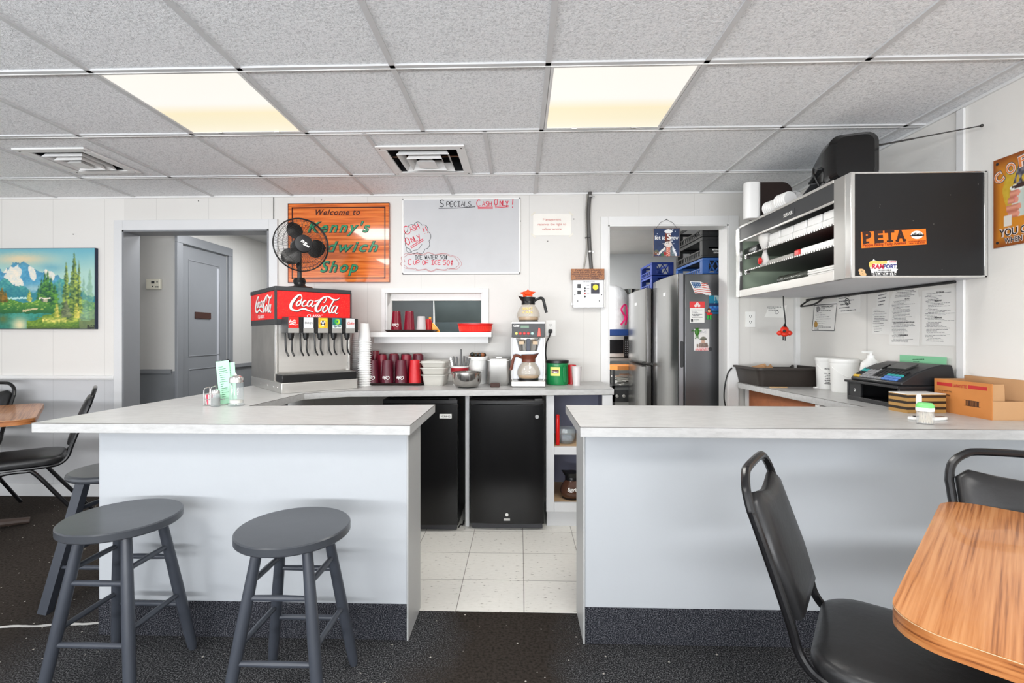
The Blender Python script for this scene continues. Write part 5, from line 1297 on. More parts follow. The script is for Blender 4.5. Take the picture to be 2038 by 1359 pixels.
for x, z in ((0.06, 0.46), (0.92, 0.46), (0.15, 0.24), (0.85, 0.24)): sc.cyl((W_*x, -0.052, H_*z), (W_*x, -0.05, H_*z), 0.0045, n=8)
sc.build('screw', M_screw, t)
k = MB(); put_text(k, 'TIME SELECTIONS', (W_*0.5, -0.0505, H_*0.9), R_, U_, 0.011, width=0.09)
for z in (0.78, 0.69, 0.6, 0.5): ink_rows(k, (W_*0.44, -0.0505, H_*z-0.004), R_, U_, 0.022, 0.007, 1)
k.build('lettering', M_dkgrey, t)
t, W_, H_ = frame_on_wall('wooden_plaque', 1136.5, 534.5, 1203, 557, 'small brown wooden plaque with burnt-in saying on top of the control box', 'plaque', 0.062)
MB().box(0, W_, -0.062, -0.046, 0, H_).build('board', wood_mat('plaque_wood', S(112, 64, 30), S(158, 98, 52), S(184, 124, 70), 0, 14, 0.45, 2, 0.2), t, bev=0.003)
k = MB()
for i, s in enumerate(('I can only please', 'one person per day', 'today is not your day', "tomorrow doesn't", 'look good either')): put_text(k, s, (W_*0.5, -0.0625, H_*(0.80-0.18*i)), R_, U_, 0.019, width=W_*(0.74, 0.84, 0.92, 0.74, 0.72)[i], bold=0.015, shear=0.15)
k.build('lettering', M_signdk, t)
# ---------------------------------------------------------------- hatch shelf and what stands on it
s0 = PY(735, 661, 3.42); s1 = PY(978, 671, 3.42); SZ = PY(860, 661, 3.42).z
t = thing('wall_shelf', 'white painted shelf below the serving hatch', 'shelf', ((s0.x+s1.x)/2, 3.53, SZ-0.035))
ox = (s0.x+s1.x)/2; hw = (s1.x-s0.x)/2
MB().box(-hw, hw, -0.11, 0.108, 0, 0.035).build('board', M_trim, t, bev=0.002)
aa = PY(745, 683, 3.5); ab = PY(972, 683, 3.5)
MB().box(aa.x-ox, ab.x-ox, -0.04, -0.022, aa.z-(SZ-0.035), 0).box(aa.x-ox, aa.x-ox+0.018, -0.022, 0.105, aa.z-(SZ-0.035), 0).box(ab.x-ox-0.018, ab.x-ox, -0.022, 0.105, aa.z-(SZ-0.035), 0).build('apron', M_trim, t, bev=0.0015)
x0 = PY(760, 655, 3.46).x; x1 = PY(868, 655, 3.46).x
tray('serving_tray', (x0+x1)/2, 3.55, SZ, x1-x0-0.02, 0.21, 'dark brown serving tray holding cups on the hatch shelf', M_brownblk)
GS = 'upside-down cups on the hatch shelf tray'
p = PY(789, 640, 3.53); tumbler('tumbler', (p.x, 3.53, SZ+0.004), M_mar, 'maroon tumbler with white script, leftmost on the hatch shelf tray', GS, True, r0=0.043, r1=0.029, h=0.150)
p = PY(814.5, 640, 3.53); tumbler('tumbler', (p.x, 3.53, SZ+0.004), M_mar, 'maroon tumbler, second from left on the hatch shelf tray', GS, False, r0=0.042, r1=0.031, h=0.150)
p = PY(838.5, 640, 3.53); tumbler('tumbler', (p.x, 3.53, SZ+0.004), MATS['frosted_plastic'], 'frosted white cup upside down on the hatch shelf tray', GS, False, r0=0.037, r1=0.027, h=0.112)
p = PY(850, 640, 3.58); tumbler('tumbler', (p.x+0.006, 3.585, SZ+0.004), M_redt, 'slim red cup behind the frosted cup on the hatch shelf tray', GS, False, r0=0.026, r1=0.018, h=0.095)
p = PY(861, 650, 3.58)
t = thing('squeeze_dispenser', 'orange and yellow plastic dispenser at the right end of the hatch shelf tray', 'dispenser', (p.x+0.008, 3.62, SZ))
MB().prism([(-0.02, 0), (0.04, 0), (0.035, 0.015), (0.0, 0.06), (-0.02, 0.075)], -0.02, 0.02, (V((0, 0, 0)), R_, U_, F_)).build('body', mat('orange_yellow_plastic', S(238, 160, 30), 0.35), t, bev=0.006)
MB().box(-0.045, -0.022, -0.012, 0.012, 0.0, 0.092).build('stem', M_red, t, bev=0.004)
MB().box(-0.043, -0.026, -0.01, 0.01, 0.092, 0.115).build('tip', MATS['orange_yellow_plastic'], t, bev=0.004)
p = PY(945.5, 650, 3.5); rw = PY(980, 650, 3.5).x-p.x
t = thing('food_basket', 'bright red oval plastic food basket on the right end of the hatch shelf', 'basket', (p.x, 3.52, SZ))
def oval(a, b, z, n=40): return [V((a*cos(2*pi*i/n), b*sin(2*pi*i/n), z)) for i in range(n)]
MB().loft([oval(rw-0.012, 0.075, 0), oval(rw, 0.088, 0.055), oval(rw+0.004, 0.092, 0.056), oval(rw+0.004, 0.092, 0.062), oval(rw-0.003, 0.085, 0.062), oval(rw-0.015, 0.072, 0.004)]).build('shell', M_red, t)
k = MB()
for i in range(46):
    a = pi+pi*(i+0.5)/46; f = lambda q: (0.0005+rw-0.012+0.012*q, 0.0755+0.013*q)
    a1, b1 = f(0.12); a2, b2 = f(0.8)
    k.bar((a1*cos(a), b1*sin(a), 0.008), (a2*cos(a), b2*sin(a), 0.045), 0.0035, 0.002, side=(cos(a), sin(a), 0))
k.build('ribs', mat('light_red_plastic', S(236, 70, 54), 0.3), t)
# seen through the hatch: kitchen hood and door edge
t = thing('exhaust_hood', 'dark steel range hood seen through the serving hatch', 'range hood', (-0.2, 4.7, 0.9))
M_hood = mat('greasy_dark_steel', S(84, 98, 102), 0.4, 0.4, vary=0.4, scale=3)
MB().box(-0.62, 0.92, 0.0, 0.03, 0.0, 0.55).build('back_panel', M_hood, t)
MB().prism([(0.46, -0.012), (0.8, -0.10), (0.82, -0.10), (0.82, 0.03), (0.46, 0.03)], -0.62, 0.92, (V((0, 0, 0)), U_, V((0, 1, 0)), R_)).build('canopy', mat('greasy_dark_steel_canopy', S(84, 96, 98), 0.35, 0.4, vary=0.4, scale=4), t)
k = MB()
for i in range(6): k.cyl((-0.5+i*0.28, -0.004, 0.47), (-0.5+i*0.28, 0, 0.47), 0.008, n=8)
k.build('rivet', M_screw, t)
MB().box(-0.635, -0.62, -0.02, 0.04, -0.9, 1.35).build('corner_trim', M_steel, t)
t = thing('storage_cabinet', 'pale grey kitchen cabinet seen at the left of the serving hatch', 'cabinet', (-1.05, 4.95, 0))
MB().box(-0.2, 0.2, -0.2, 0.2, 0, 2.1).build('body', mat('grey_blue_metal', S(120, 128, 134), 0.4, vary=0.1), t)
MB().box(-0.215, -0.2, -0.21, -0.19, 0, 2.1).build('edge', M_trim, t)
t = thing('potted_plant', 'dark shelf unit with brown and olive goods, far left behind the serving hatch', 'shelf unit', (-1.55, 5.1, 0))
M_goods = mat('olive_brown_goods', S(112, 104, 70), 0.7, vary=0.6, scale=8)
MB().box(-0.18, 0.2, -0.05, 0.2, 0, 1.9).build('body', M_goods, t)
MB().box(0.20, 0.23, -0.12, 0.1, 0, 1.9).build('upright', M_brownblk, t)
t.name = 'shelf_unit'
# ================================================================ kitchen through the right doorway
M_fr = mat('fridge_steel', S(112, 113, 115), 0.32, 0.75, vary=0.08, scale=2)
M_frd = mat('fridge_door_steel', S(134, 133, 132), 0.22, 0.95, vary=0.06, scale=3, stretch=(1, 1, 0.3))
M_frs = mat('fridge_door_edge', S(150, 150, 154), 0.35, 0.3)
Y1 = 3.86
xb = PY(1363, 700, Y1).x; xd = PY(1350, 700, Y1).x; zt1 = PY(1400, 545, Y1).z
t = thing('refrigerator', 'large stainless refrigerator with magnets and papers on its side', 'refrigerator', (xb+0.35, Y1+0.36, 0))
ox, oy = xb+0.35, Y1+0.36
MB().box(-0.35, 0.35, -0.36, 0.36, 0.03, zt1).build('cabinet', M_fr, t, bev=0.006)
dp = [(xb-ox-0.012, -0.36), (xd-ox+0.006, -0.36), (xd-ox-0.004, -0.345), (xd-ox-0.02, -0.1), (xd-ox-0.02, 0.15), (xd-ox-0.004, 0.345), (xd-ox+0.006, 0.36), (xb-ox-0.012, 0.36)]
MB().prism(dp, 0.05, zt1+0.005).build('door', M_frd, t, bev=0.003)
MB().box(xb-ox-0.012, xb-ox, -0.35, 0.35, 0.04, zt1).build('door_gasket', M_black, t)
MB().box(xd-ox+0.006, xb-ox-0.013, -0.363, -0.36, 0.05, zt1+0.004).build('door_edge', M_frs, t)
hz_ = PY(1356, 705, Y1).z
MB().prism(rrect(xd-ox+0.013, xd-ox+0.037, hz_-0.105, hz_+0.105, 0.012), 0, 0.002, (V((0, -0.363, 0)), R_, U_, F_)).build('recessed_handle', M_dkgrey, t)
k = MB()
for x in (-0.3, 0.3):
    for y in (-0.3, 0.3): k.cyl((x, y, 0), (x, y, 0.035), 0.02, n=10)
k.build('foot', M_black, t)
MB().box(xd-ox-0.0215, xd-ox-0.018, -0.09, -0.03, zt1-0.15, zt1-0.12).build('badge', M_chrome, t)
# magnets and papers on the fridge side (each a thing of its own)
def fr(px, py): return PY(px, py, Y1-0.001)
a = fr(1373, 642); b = fr(1402, 600)
t = thing('calendar_magnet', 'small white calendar with red top held on the side of the refrigerator', 'calendar', a)
w_, h_ = b.x-a.x, b.z-a.z
MB().box(0, w_, -0.0015, 0, 0, h_*0.72).build('sheet', M_paper, t)
MB().box(-0.002, w_+0.002, -0.003, 0, h_*0.70, h_).build('red_header', mat('coral_red_print', S(222, 62, 62), 0.4), t)
k = MB()
for x, z in ((-0.013, 0.8), (0.013, 0.8), (0, 0.9)): k.lathe([(0.004, 0.001), (0.0105, 0.001), (0.0105, 0)], 14, (w_*0.5+x, -0.003, h_*z), (0, -1, 0))
k.build('emblem', M_white, t)
k = MB(); ink_rows(k, (0.01, -0.0016, h_*0.22), R_, U_, w_-0.02, h_*0.42, 6, 0.9); k.box(0.008, 0.024, -0.0019, -0.0015, 0.006, 0.03); ink_rows(k, (0.03, -0.0016, 0.008), R_, U_, 0.05, 0.02, 2)
k.build('print', M_dkgrey, t)
# flag magnet
t = thing('flag_magnet', 'waving American flag magnet on the side of the refrigerator', 'magnet', fr(1373, 587))
fo_ = t.location.copy()
def fp_(px, py): p = fr(px, py)-fo_; return (p.x, p.z)
ol = [(1373, 560), (1394, 560.5), (1401, 564), (1409, 567), (1412, 575), (1415.5, 587), (1405, 587), (1399, 584), (1383, 583.5), (1378, 572)]
MB().prism([fp_(*q) for q in ol], 0, 0.002, (V((0, 0, 0)), R_, U_, F_)).build('backing', M_white, t)
k = MB(); k.prism([fp_(*q) for q in ((1375, 561), (1393, 562), (1396, 572), (1381, 573))], 0.002, 0.0028, (V((0, 0, 0)), R_, U_, F_)); k.build('blue_canton', mat('flag_blue', S(48, 92, 140), 0.5), t)
k = MB()
for i in range(6):
    y = 563.5+i*3.6; xs_ = 1395+0.4*i if i < 3 else 1376+1.7*(i)
    if i >= 3: xs_ = 1380.5+(i-3)*1.0
    q = [V((fp_(xs_+(1408+i*1.2-xs_)*s, y+1.2*sin(s*5)+s*1.5)[0], -0.0028, fp_(xs_, y+1.2*sin(s*5)+s*1.5)[1])) for s in (0, .2, .4, .6, .8, 1)]
    k.ribbon(q, 0.0062, F_, 0.0004)
k.build('stripes', mat('flag_red', S(206, 86, 70), 0.5), t)
k = MB()
for i in range(4):
    for j in range(3): 
        x, z = fp_(1379+i*4+j*1.2, 563.5+j*3.4); k.box(x-0.003, x+0.003, -0.0032, -0.0026, z-0.003, z+0.003)
k.build('stars', M_white, t)
x, z = fp_(1412.5, 606); MB().box(x-0.005, x+0.004, -0.002, 0, z, z+0.075).build('staff', M_white, t)
# blue souvenir magnet
a = fr(1411, 625); b = fr(1440, 588)
def souv(u, v):
    c = mixc((0.08, 0.32, 0.48), (0.10, 0.52, 0.62), v)
    if v > 0.55 and 0.35 < u < 0.9 and vn(u*9, v*9, 3) > 0.45: c = (0.66, 0.74, 0.74)
    if 0.45 < v < 0.58: c = (0.10, 0.16, 0.34)
    if 0.2 < v < 0.42: c = mixc((0.08, 0.22, 0.55), (0.35, 0.66, 0.86), vn(u*12, v*12, 5))
    if 0.1 < v < 0.16: c = (0.04, 0.06, 0.1)
    return c
o = picture('souvenir_magnet', a+V((0, 0, 0)), R_, U_, b.x-a.x, b.z-a.z, 26, 30, souv, None, 0.004)
tag(o, 'square blue souvenir magnet at the right of the flag magnet', 'magnet')
# small figure magnet (gnome-like, generic)
g = fr(1411, 636)
t = thing('figure_magnet', 'small figure magnet with red shirt and green trousers below the flag', 'magnet', g)
MB().ball((0, -0.006, 0.068), 0.012, 14, (1, 0.5, 1)).build('head', mat('figure_skin', S(224, 176, 130), 0.5), t)
MB().box(-0.018, 0.018, -0.010, -0.001, 0.034, 0.056).bar((-0.018, -0.005, 0.05), (-0.026, -0.005, 0.06), 0.008, 0.006).bar((0.018, -0.005, 0.05), (0.026, -0.005, 0.04), 0.008, 0.006).build('shirt', M_red, t, bev=0.003)
MB().box(-0.017, -0.003, -0.010, -0.001, 0, 0.036).box(0.003, 0.017, -0.01, -0.001, 0.0, 0.036).box(-0.021, -0.003, -0.011, -0.001, 0, 0.009).box(0.003, 0.022, -0.011, -0.001, 0, 0.009).build('trousers', mat('bright_green', S(40, 160, 60), 0.5), t, bev=0.003)
MB().lathe([(0.014, 0), (0.011, 0.006), (0, 0.02)], 14, (0, -0.006, 0.074)).build('cap', mat('brown_cap', S(120, 66, 40), 0.5), t)
# flyer with a drawn portrait, frog shaped magnet, round magnet
a = fr(1381, 697.5); b = fr(1411.5, 654.5)
def portrait(u, v):
    c = (0.88, 0.87, 0.86)
    X = (u-0.62)*1.0; Z = v
    if v < 0.12 and 0.1 < u < 0.95 and vn(u*40, v*30, 2) > 0.45: c = (0.86, 0.5, 0.5)
    if 0.14 < v < 0.36 and abs(X) < 0.30-0.5*max(0, v-0.26): c = mixc((0.42, 0.34, 0.32), (0.62, 0.55, 0.5), vn(u*20, v*20, 1))
    if abs(X+0.02) < 0.1 and 0.34 < v < 0.52: c = (0.76, 0.62, 0.54)
    if (X/0.24)**2+((v-0.53)/0.05)**2 < 1: c = (0.34, 0.34, 0.30)
    if abs(X) < 0.15 and 0.53 < v < 0.64-1.2*X*X: c = (0.46, 0.46, 0.40)
    if 0.14 < v < 0.3 and abs(u-0.24) < 0.05: c = (0.50, 0.42, 0.36)
    if v > 0.8 and vn(u*30, v*60, 7) > 0.62 and 0.3 < u < 0.85: c = (0.7, 0.7, 0.72)
    return c
o = picture('paper_flyer', a, R_, U_, b.x-a.x, b.z-a.z, 36, 52, portrait, None, 0.001)
tag(o, 'white flyer with a drawing of a man in a hat on the refrigerator side', 'flyer')
g = fr(1386.5, 674)
t = thing('frog_magnet', 'green frog-shaped magnet holding the flyer on the refrigerator', 'magnet', g)
M_frog = mat('frog_green', S(58, 120, 36), 0.45, vary=0.3)
MB().ball((0, -0.009, 0.052), 0.018, 16, (1.0, 0.5, 1.55)).ball((-0.008, -0.01, 0.08), 0.007, 10).ball((0.009, -0.01, 0.08), 0.007, 10).build('body', M_frog, t)
MB().tube([(-0.016, -0.008, 0.06), (-0.034, -0.008, 0.064), (-0.04, -0.008, 0.056)], 0.003, 6).tube([(0.016, -0.008, 0.06), (0.034, -0.008, 0.062)], 0.003, 6).build('arm', M_frog, t)
for s in (-1, 1): MB().tube([(s*0.006, -0.008, 0.03), (s*0.008, -0.008, 0.006), (s*0.016, -0.010, 0.003)], 0.0035, 6).build('leg', M_frog, t)
g = fr(1413.5, 694.5)
tag(MB().lathe([(0, 0.003), (0.004, 0.003), (0.006, 0.005), (0.013, 0.005), (0.015, 0.003), (0.015, 0)], 20, g, (0, -1, 0)).build('round_magnet', M_dkgrey), 'small dark round magnet at the lower corner of the flyer', 'magnet')
# second refrigerator
Y2 = 4.60; xe = PY(1288, 700, Y2).x-0.01; zt2 = PY(1296, 574, Y2).z
t = thing('refrigerator', 'smaller stainless refrigerator with black side, left of the large one', 'refrigerator', (xe+0.37, Y2+0.36, 0))
ox, oy = xe+0.37, Y2+0.36
MB().box(-0.31, 0.3, -0.36, 0.36, 0.03, zt2).build('cabinet', M_black, t, bev=0.004)
zs = PY(1272, 726, 5.0).z
for n_, z0, z1 in (('freezer_door', PY(1296, 725, Y2).z+0.012, zt2+0.004), ('fridge_door', 0.06, PY(1296, 725, Y2).z-0.012)):
    dp = [(-0.32, -0.36), (-0.366, -0.36), (-0.376, -0.34), (-0.392, -0.1), (-0.392, 0.1), (-0.378, 0.34), (-0.37, 0.36), (-0.32, 0.36)]
    d = MB().prism(dp, z0, z1).build(n_, M_frd, t, bev=0.003)
    zz = z0+0.006 if n_ == 'freezer_door' else z1-0.006
    MB().box(-0.405, -0.385, -0.34, 0.1, zz-0.006, zz+0.006).build('handle', M_black, d)
MB().box(-0.3935, -0.39, -0.09, -0.01, zt2-0.14, zt2-0.115).build('badge', M_chrome, t)
k = MB()
for x in (-0.25, 0.25):
    for y in (-0.3, 0.3): k.cyl((x, y, 0), (x, y, 0.035), 0.02, n=10)
k.build('foot', M_black, t)
# crates
def crate(loc, w, d, h, m, label, grp, name='plastic_crate', pat='diamond', tiers=1):
    t = thing(name, label, 'crate', loc, 0, grp); th = 0.012
    b = MB().box(0, w, 0, d, 0, 0.008)
    rim = h*0.16
    for x0, x1, y0, y1 in ((0, w, 0, th), (0, w, d-th, d), (0, th, th, d-th), (w-th, w, th, d-th)):
        b.box(x0, x1, y0, y1, 0, rim*0.7).box(x0, x1, y0, y1, h-rim, h)
    for x, y in ((0, 0), (w-0.05, 0), (0, d-0.05), (w-0.05, d-0.05)): b.box(x, x+0.05, y, y+0.05 if 0 else y+th if y == 0 else y+0.05, rim*0.7, h-rim)
    b.box(0, th, th, 0.06, rim*0.7, h-rim).box(w-th, w, th, 0.06, rim*0.7, h-rim)
    b.build('shell', m, t, bev=0.002)
    l = MB(); z0, z1 = rim*0.7, h-rim; s = (z1-z0); l2 = MB(); l3 = MB()
    if pat == 'diamond':
        n = max(2, int((w-0.1)/(s*0.5)))
        for i in range(n):
            x = 0.05+(w-0.1)*i/n; x2 = 0.05+(w-0.1)*(i+1)/n
            l.bar((x, 0.006, z0), (x2, 0.006, z1), 0.008, 0.008, side=(0, 1, 0)).bar((x, 0.006, z1), (x2, 0.006, z0), 0.008, 0.008, side=(0, 1, 0))
            l.bar(((x+x2)/2, 0.006, z0), ((x+x2)/2, 0.006, z0+0.001), 0.008, 0.008, side=(0, 1, 0))
    else:
        l.box(0.05, w*0.62, 0.002, 0.01, z0, z1)
        for i in range(5): 
            x = w*0.64+(w*0.30)*i/4; l.box(x, x+0.008, 0.002, 0.01, z0, z1)
        l.box(0.05, w-0.03, 0.002, 0.01, z0+s*0.45, z0+s*0.55)
    for i in range(int(d/0.045)):
        y = 0.05+i*0.045
        if y < d-0.06: l2.box(0.002, 0.008, y, y+0.012, z0, z0+s*0.35)
    l2.box(0.0, 0.008, 0.05, d-0.05, z0+s*0.33, z0+s*0.42).box(0, 0.008, 0.05, d-0.05, z0-0.003, z0+0.004)
    for i in range(5):
        x = 0.05+(w-0.1)*i/4; l3.box(x-0.004, x+0.004, d-0.01, d-0.002, z0, z1)
    l3.box(0.05, w-0.05, d-0.01, d-0.002, z0, z0+0.01)
    l.build('front_lattice', m, t); l2.build('side_lattice', m, t); l3.build('rear_lattice', m, t)
    return t
M_cblk = mat('black_crate_plastic', S(38, 39, 40), 0.45); M_cblu = mat('blue_crate_plastic', S(48, 92, 160), 0.45); M_cdb = mat('deep_blue_crate_plastic', S(22, 50, 130), 0.4)
Yc = 3.93; xc = PY(1398, 500, Yc).x; zc = zt1+0.006
hb = PY(1400, 513, Yc).z-zc; hk = PY(1400, 455, Yc).z-PY(1400, 513, Yc).z
GC = 'crates on the large refrigerator'
crate((xc, Yc, zc), 0.42, 0.66, hb, M_cblu, 'blue plastic crate lying directly on the large refrigerator', GC)
cb_ = crate((xc, Yc, zc+hb+0.001), 0.42, 0.66, hk*0.72, M_cblk, 'black plastic crate stacked on the blue crate', GC, pat='slot')
put_text(MB(), 'RETURNABLE', (0.115, -0.001, hk*0.25), R_, U_, 0.016, width=0.075, bold=0.04).add([], []).build('lettering', M_white, cb_)
put_text(MB(), 'CONTAINER', (0.115, -0.001, hk*0.15), R_, U_, 0.016, width=0.055, bold=0.04).build('lettering', M_white, cb_)
crate((xc, Yc, zc+hb+hk*0.72+0.002), 0.42, 0.66, hk*0.66, M_cblk, 'topmost black plastic crate, cut off by the doorway head', GC, pat='slot')
Yd = 4.72; xd_ = PY(1297, 550, Yd).x; zd = zt2+0.006; hd = (PY(1300, 522, Yd).z-zd)/2
crate((xd_, Yd, zd), 0.21, 0.44, hd*1.0, M_cdb, 'deep blue crate on the smaller refrigerator, lower one', 'crates on the smaller refrigerator')
crate((xd_, Yd, zd+hd+0.001), 0.21, 0.44, hd*1.0, M_cdb, 'deep blue crate on the smaller refrigerator, upper one with diamond mesh', 'crates on the smaller refrigerator')
# hanging snow sign
Ys = D-0.03
a = PY(1300, 511, Ys); b = PY(1353, 454, Ys)
t = thing('hanging_sign', 'dark blue winter sign with a snowman hanging in the kitchen doorway', 'sign', (a.x, Ys, a.z)); W_, H_ = b.x-a.x, b.z-a.z
MB().box(0, W_, -0.004, 0.004, 0, H_).build('board', mat('worn_brown_edge', S(110, 92, 84), 0.6), t, bev=0.001)
def snow(u, v):
    c = mixc((0.11, 0.17, 0.30), (0.14, 0.22, 0.38), vn(u*10, v*10)); n = vn(u*50, v*50, 3)
    # hat
    if 0.44 < u < 0.66 and 0.56 < v < 0.88: c = mixc((0.40, 0.16, 0.12), (0.50, 0.22, 0.16), n)
    if ((u-0.57)/0.16)**2+((v-0.90)/0.075)**2 < 1: c = (0.90, 0.90, 0.90)
    if 0.42 < u < 0.68 and 0.52 < v < 0.58: c = (0.28, 0.10, 0.08)
    if 0.62 < u < 0.74 and 0.53 < v < 0.565: c = (0.88, 0.88, 0.88)
    # head, carrot nose
    if ((u-0.56)/0.15)**2+((v-0.42)/0.12)**2 < 1: c = mixc((0.90, 0.86, 0.84), (0.80, 0.76, 0.74), n)
    if 0.33 < u < 0.47 and abs(v-0.455) < 0.022*(u-0.30)/0.15: c = (0.86, 0.84, 0.82)
    if math.hypot(u-0.50, v-0.47) < 0.016 or math.hypot(u-0.565, v-0.475) < 0.016: c = (0.05, 0.05, 0.08)
    if math.hypot(u-0.43, v-0.35) < 0.03: c = (0.12, 0.06, 0.08)
    # body with coat and scarf
    if v < 0.30 and abs(u-0.58) < 0.30-0.55*max(0, v): c = mixc((0.34, 0.40, 0.44), (0.42, 0.48, 0.50), n)
    if 0.48 < u < 0.64 and v < 0.33: c = (0.86, 0.66, 0.58) if (int(v*26)+int(u*16)) % 2 else (0.72, 0.24, 0.20)
    if math.hypot(u-0.43, v-0.09) < 0.07: c = (0.62, 0.16, 0.16)
    if abs((v-0.18)-(u-0.30)*0.85) < 0.05 and 0.16 < u < 0.44: c = (0.86, 0.85, 0.84)
    if abs((v-0.18)+(u-0.80)*1.9) < 0.09 and 0.72 < u < 0.90: c = (0.86, 0.86, 0.88)
    if math.hypot(u-0.10, v-0.13) < 0.1: c = mixc((0.50, 0.18, 0.10), (0.30, 0.42, 0.34), v*4)
    if 0.28 < u < 0.40 and v < 0.10: c = (0.20, 0.36, 0.26)
    if hsh(int(u*34), int(v*36), 9) > 0.985: c = (0.9, 0.92, 0.95)
    return c
pc = picture('painted_face', (0.004, -0.0042, 0.004), R_, U_, W_-0.008, H_-0.008, 70, 74, snow, t, 0.0006)
k = MB(); put_text(k, 'let it', (W_*0.25, -0.0052, H_*0.60), R_, U_, 0.042, width=W_*0.38, bold=0.01); put_text(k, 'S', (W_*0.59, -0.0052, H_*0.6), R_, U_, 0.06, width=0.03, bold=0.02); put_text(k, 'now', (W_*0.8, -0.0052, H_*0.60), R_, U_, 0.042, width=W_*0.26, bold=0.01)
k.build('lettering', M_white, t)
n0 = PY(1326, 437, D-0.02)-t.location
MB().tube([(0.02, 0, H_), ((n0.x+0.02)/2-0.006, -0.002, (H_+n0.z)/2+0.01), (n0.x, 0.006, n0.z), ((n0.x+W_-0.02)/2+0.006, -0.002, (H_+n0.z)/2+0.008), (W_-0.02, 0, H_)], 0.0012, 6).cyl((n0.x, 0.03, n0.z), (n0.x, 0.0, n0.z), 0.003, n=8).build('hanging_wire', M_wire, t)
# kitchen run at the far wall: table with microwave, bag of cups, bowl on a shelf
Yk = 6.0
zt_ = PY(1230, 713, Yk).z
t = thing('prep_table', 'grey kitchen table behind the doorway carrying the microwave', 'table', (0.95, Yk+0.17, 0))
MB().box(-0.35, 0.6, -0.2, 0.2, zt_-0.03, zt_).box(-0.35, 0.6, -0.18, 0.2, 0.35, 0.38).build('top', M_steel2, t)
for x in (-0.34, 0.56):
    for y in (-0.18, 0.16): MB().box(x, x+0.03, y, y+0.03, 0, zt_-0.03).build('leg', M_dkgrey, t)
a = PY(1184, 712, Yk); b = PY(1256, 667, Yk)
t = thing('microwave', 'black and silver microwave behind the kitchen doorway', 'microwave', (a.x, Yk, zt_)); W_, H_ = b.x-a.x, b.z-a.z
MB().box(0, W_, 0.01, 0.33, 0.008, H_).build('housing', M_steel2, t, bev=0.004)
MB().box(0.005, W_*0.80, -0.004, 0.01, 0.02, H_-0.006).build('door', M_steel, t)
MB().box(0.02, W_*0.79, -0.006, -0.003, H_*0.22, H_*0.82).build('door_glass', mat('dark_glass', S(16, 16, 18), 0.25), t)
kp = MB().box(W_*0.81, W_-0.003, -0.004, 0.01, 0.01, H_-0.006).build('keypad', M_black, t)
k = MB()
for i in range(3):
    for j in range(8): k.box(W_*0.835+i*0.022, W_*0.835+i*0.022+0.010, -0.0055, -0.004, 0.04+j*0.026, 0.046+j*0.026)
k.build('key', mat('pale_key_print', S(170, 170, 175), 0.5), kp)
k = MB()
for x in (0.03, W_-0.03):
    for y in (0.04, 0.3): k.cyl((x, y, 0), (x, y, 0.01), 0.01, n=8)
k.build('foot', M_black, t)
zmt = zt_+H_; zb2 = PY(1230, 655, Yk).z
t = thing('storage_tub', 'flat blue plastic tub on top of the microwave', 'tub', (a.x+0.0, Yk+0.02, zmt))
MB().prism(rrect(0, W_-0.02, 0, 0.3, 0.02), 0, zb2-zmt).build('tub', mat('navy_blue_plastic', S(34, 62, 118), 0.4), t, bev=0.004)
a2 = PY(1184, 600, Yk+0.15); b2 = PY(1251, 568, Yk+0.15); hB = b2.z-zb2; wB = b2.x-a2.x
t = thing('bag_of_cups', 'large clear bag of white foam cups with pink print on the microwave', 'bag', (a2.x+wB/2, Yk+0.17, zb2+0.001))
k = MB(); rg = []
for j in range(17):
    f = j/16; r = 1.0 if f < 0.7 else sqrt(max(0.02, 1-((f-0.7)/0.31)**2)); ring = []
    for i in range(40):
        a_ = 2*pi*i/40; q = r*(1+0.07*(vn(i*0.7, j*0.8, 5)-.5)); ring.append(V((wB/2*q*cos(a_), 0.15*q*sin(a_), f*hB)))
    rg.append(ring)
k.loft(rg); k.build('bag', mat('crinkled_white_film', S(232, 234, 238), 0.3, vary=0.12, scale=30, bump=0.8, bscale=30), t)
k = MB()
k.ribbon(catmull([(wB*0.20, -0.158, 0.05), (wB*0.34, -0.135, 0.14), (wB*0.22, -0.155, 0.24), (wB*0.36, -0.125, 0.30), (wB*0.40, -0.115, 0.16), (wB*0.36, -0.12, 0.05)], 6), 0.022, F_, 0.002)
k.build('pink_print', mat('pink_print', S(214, 40, 110), 0.5), t)
zs_ = PY(1254, 592, 6.22).z; p = PY(1256, 590, 6.22)
t = thing('wire_rack', 'grey steel rack shelves in the kitchen beside the bag of cups', 'rack', (1.56, 6.25, 0))
b = MB()
for z in (zs_-0.022, zs_-0.16, zs_-0.32, 1.2): b.box(-0.21, 0.3, -0.12, 0.13, z, z+0.02)
b.build('shelf', M_steel2, t)
for x in (-0.21, 0.28): MB().box(x, x+0.02, -0.12, -0.10, 1.2, zs_+0.02).build('upright', M_steel2, t)
t = tag(MB().lathe([(0, 0), (0.05, 0), (0.085, 0.03), (0.098, 0.10), (0.103, 0.102), (0.096, 0.1), (0.082, 0.03), (0.048, 0.004), (0, 0.004)], 32).build('mixing_bowl', MATS['polished_steel']), 'round steel bowl on the top kitchen shelf beside the refrigerator', 'bowl')
t.location = (p.x+0.005, 6.22, zs_+0.0)
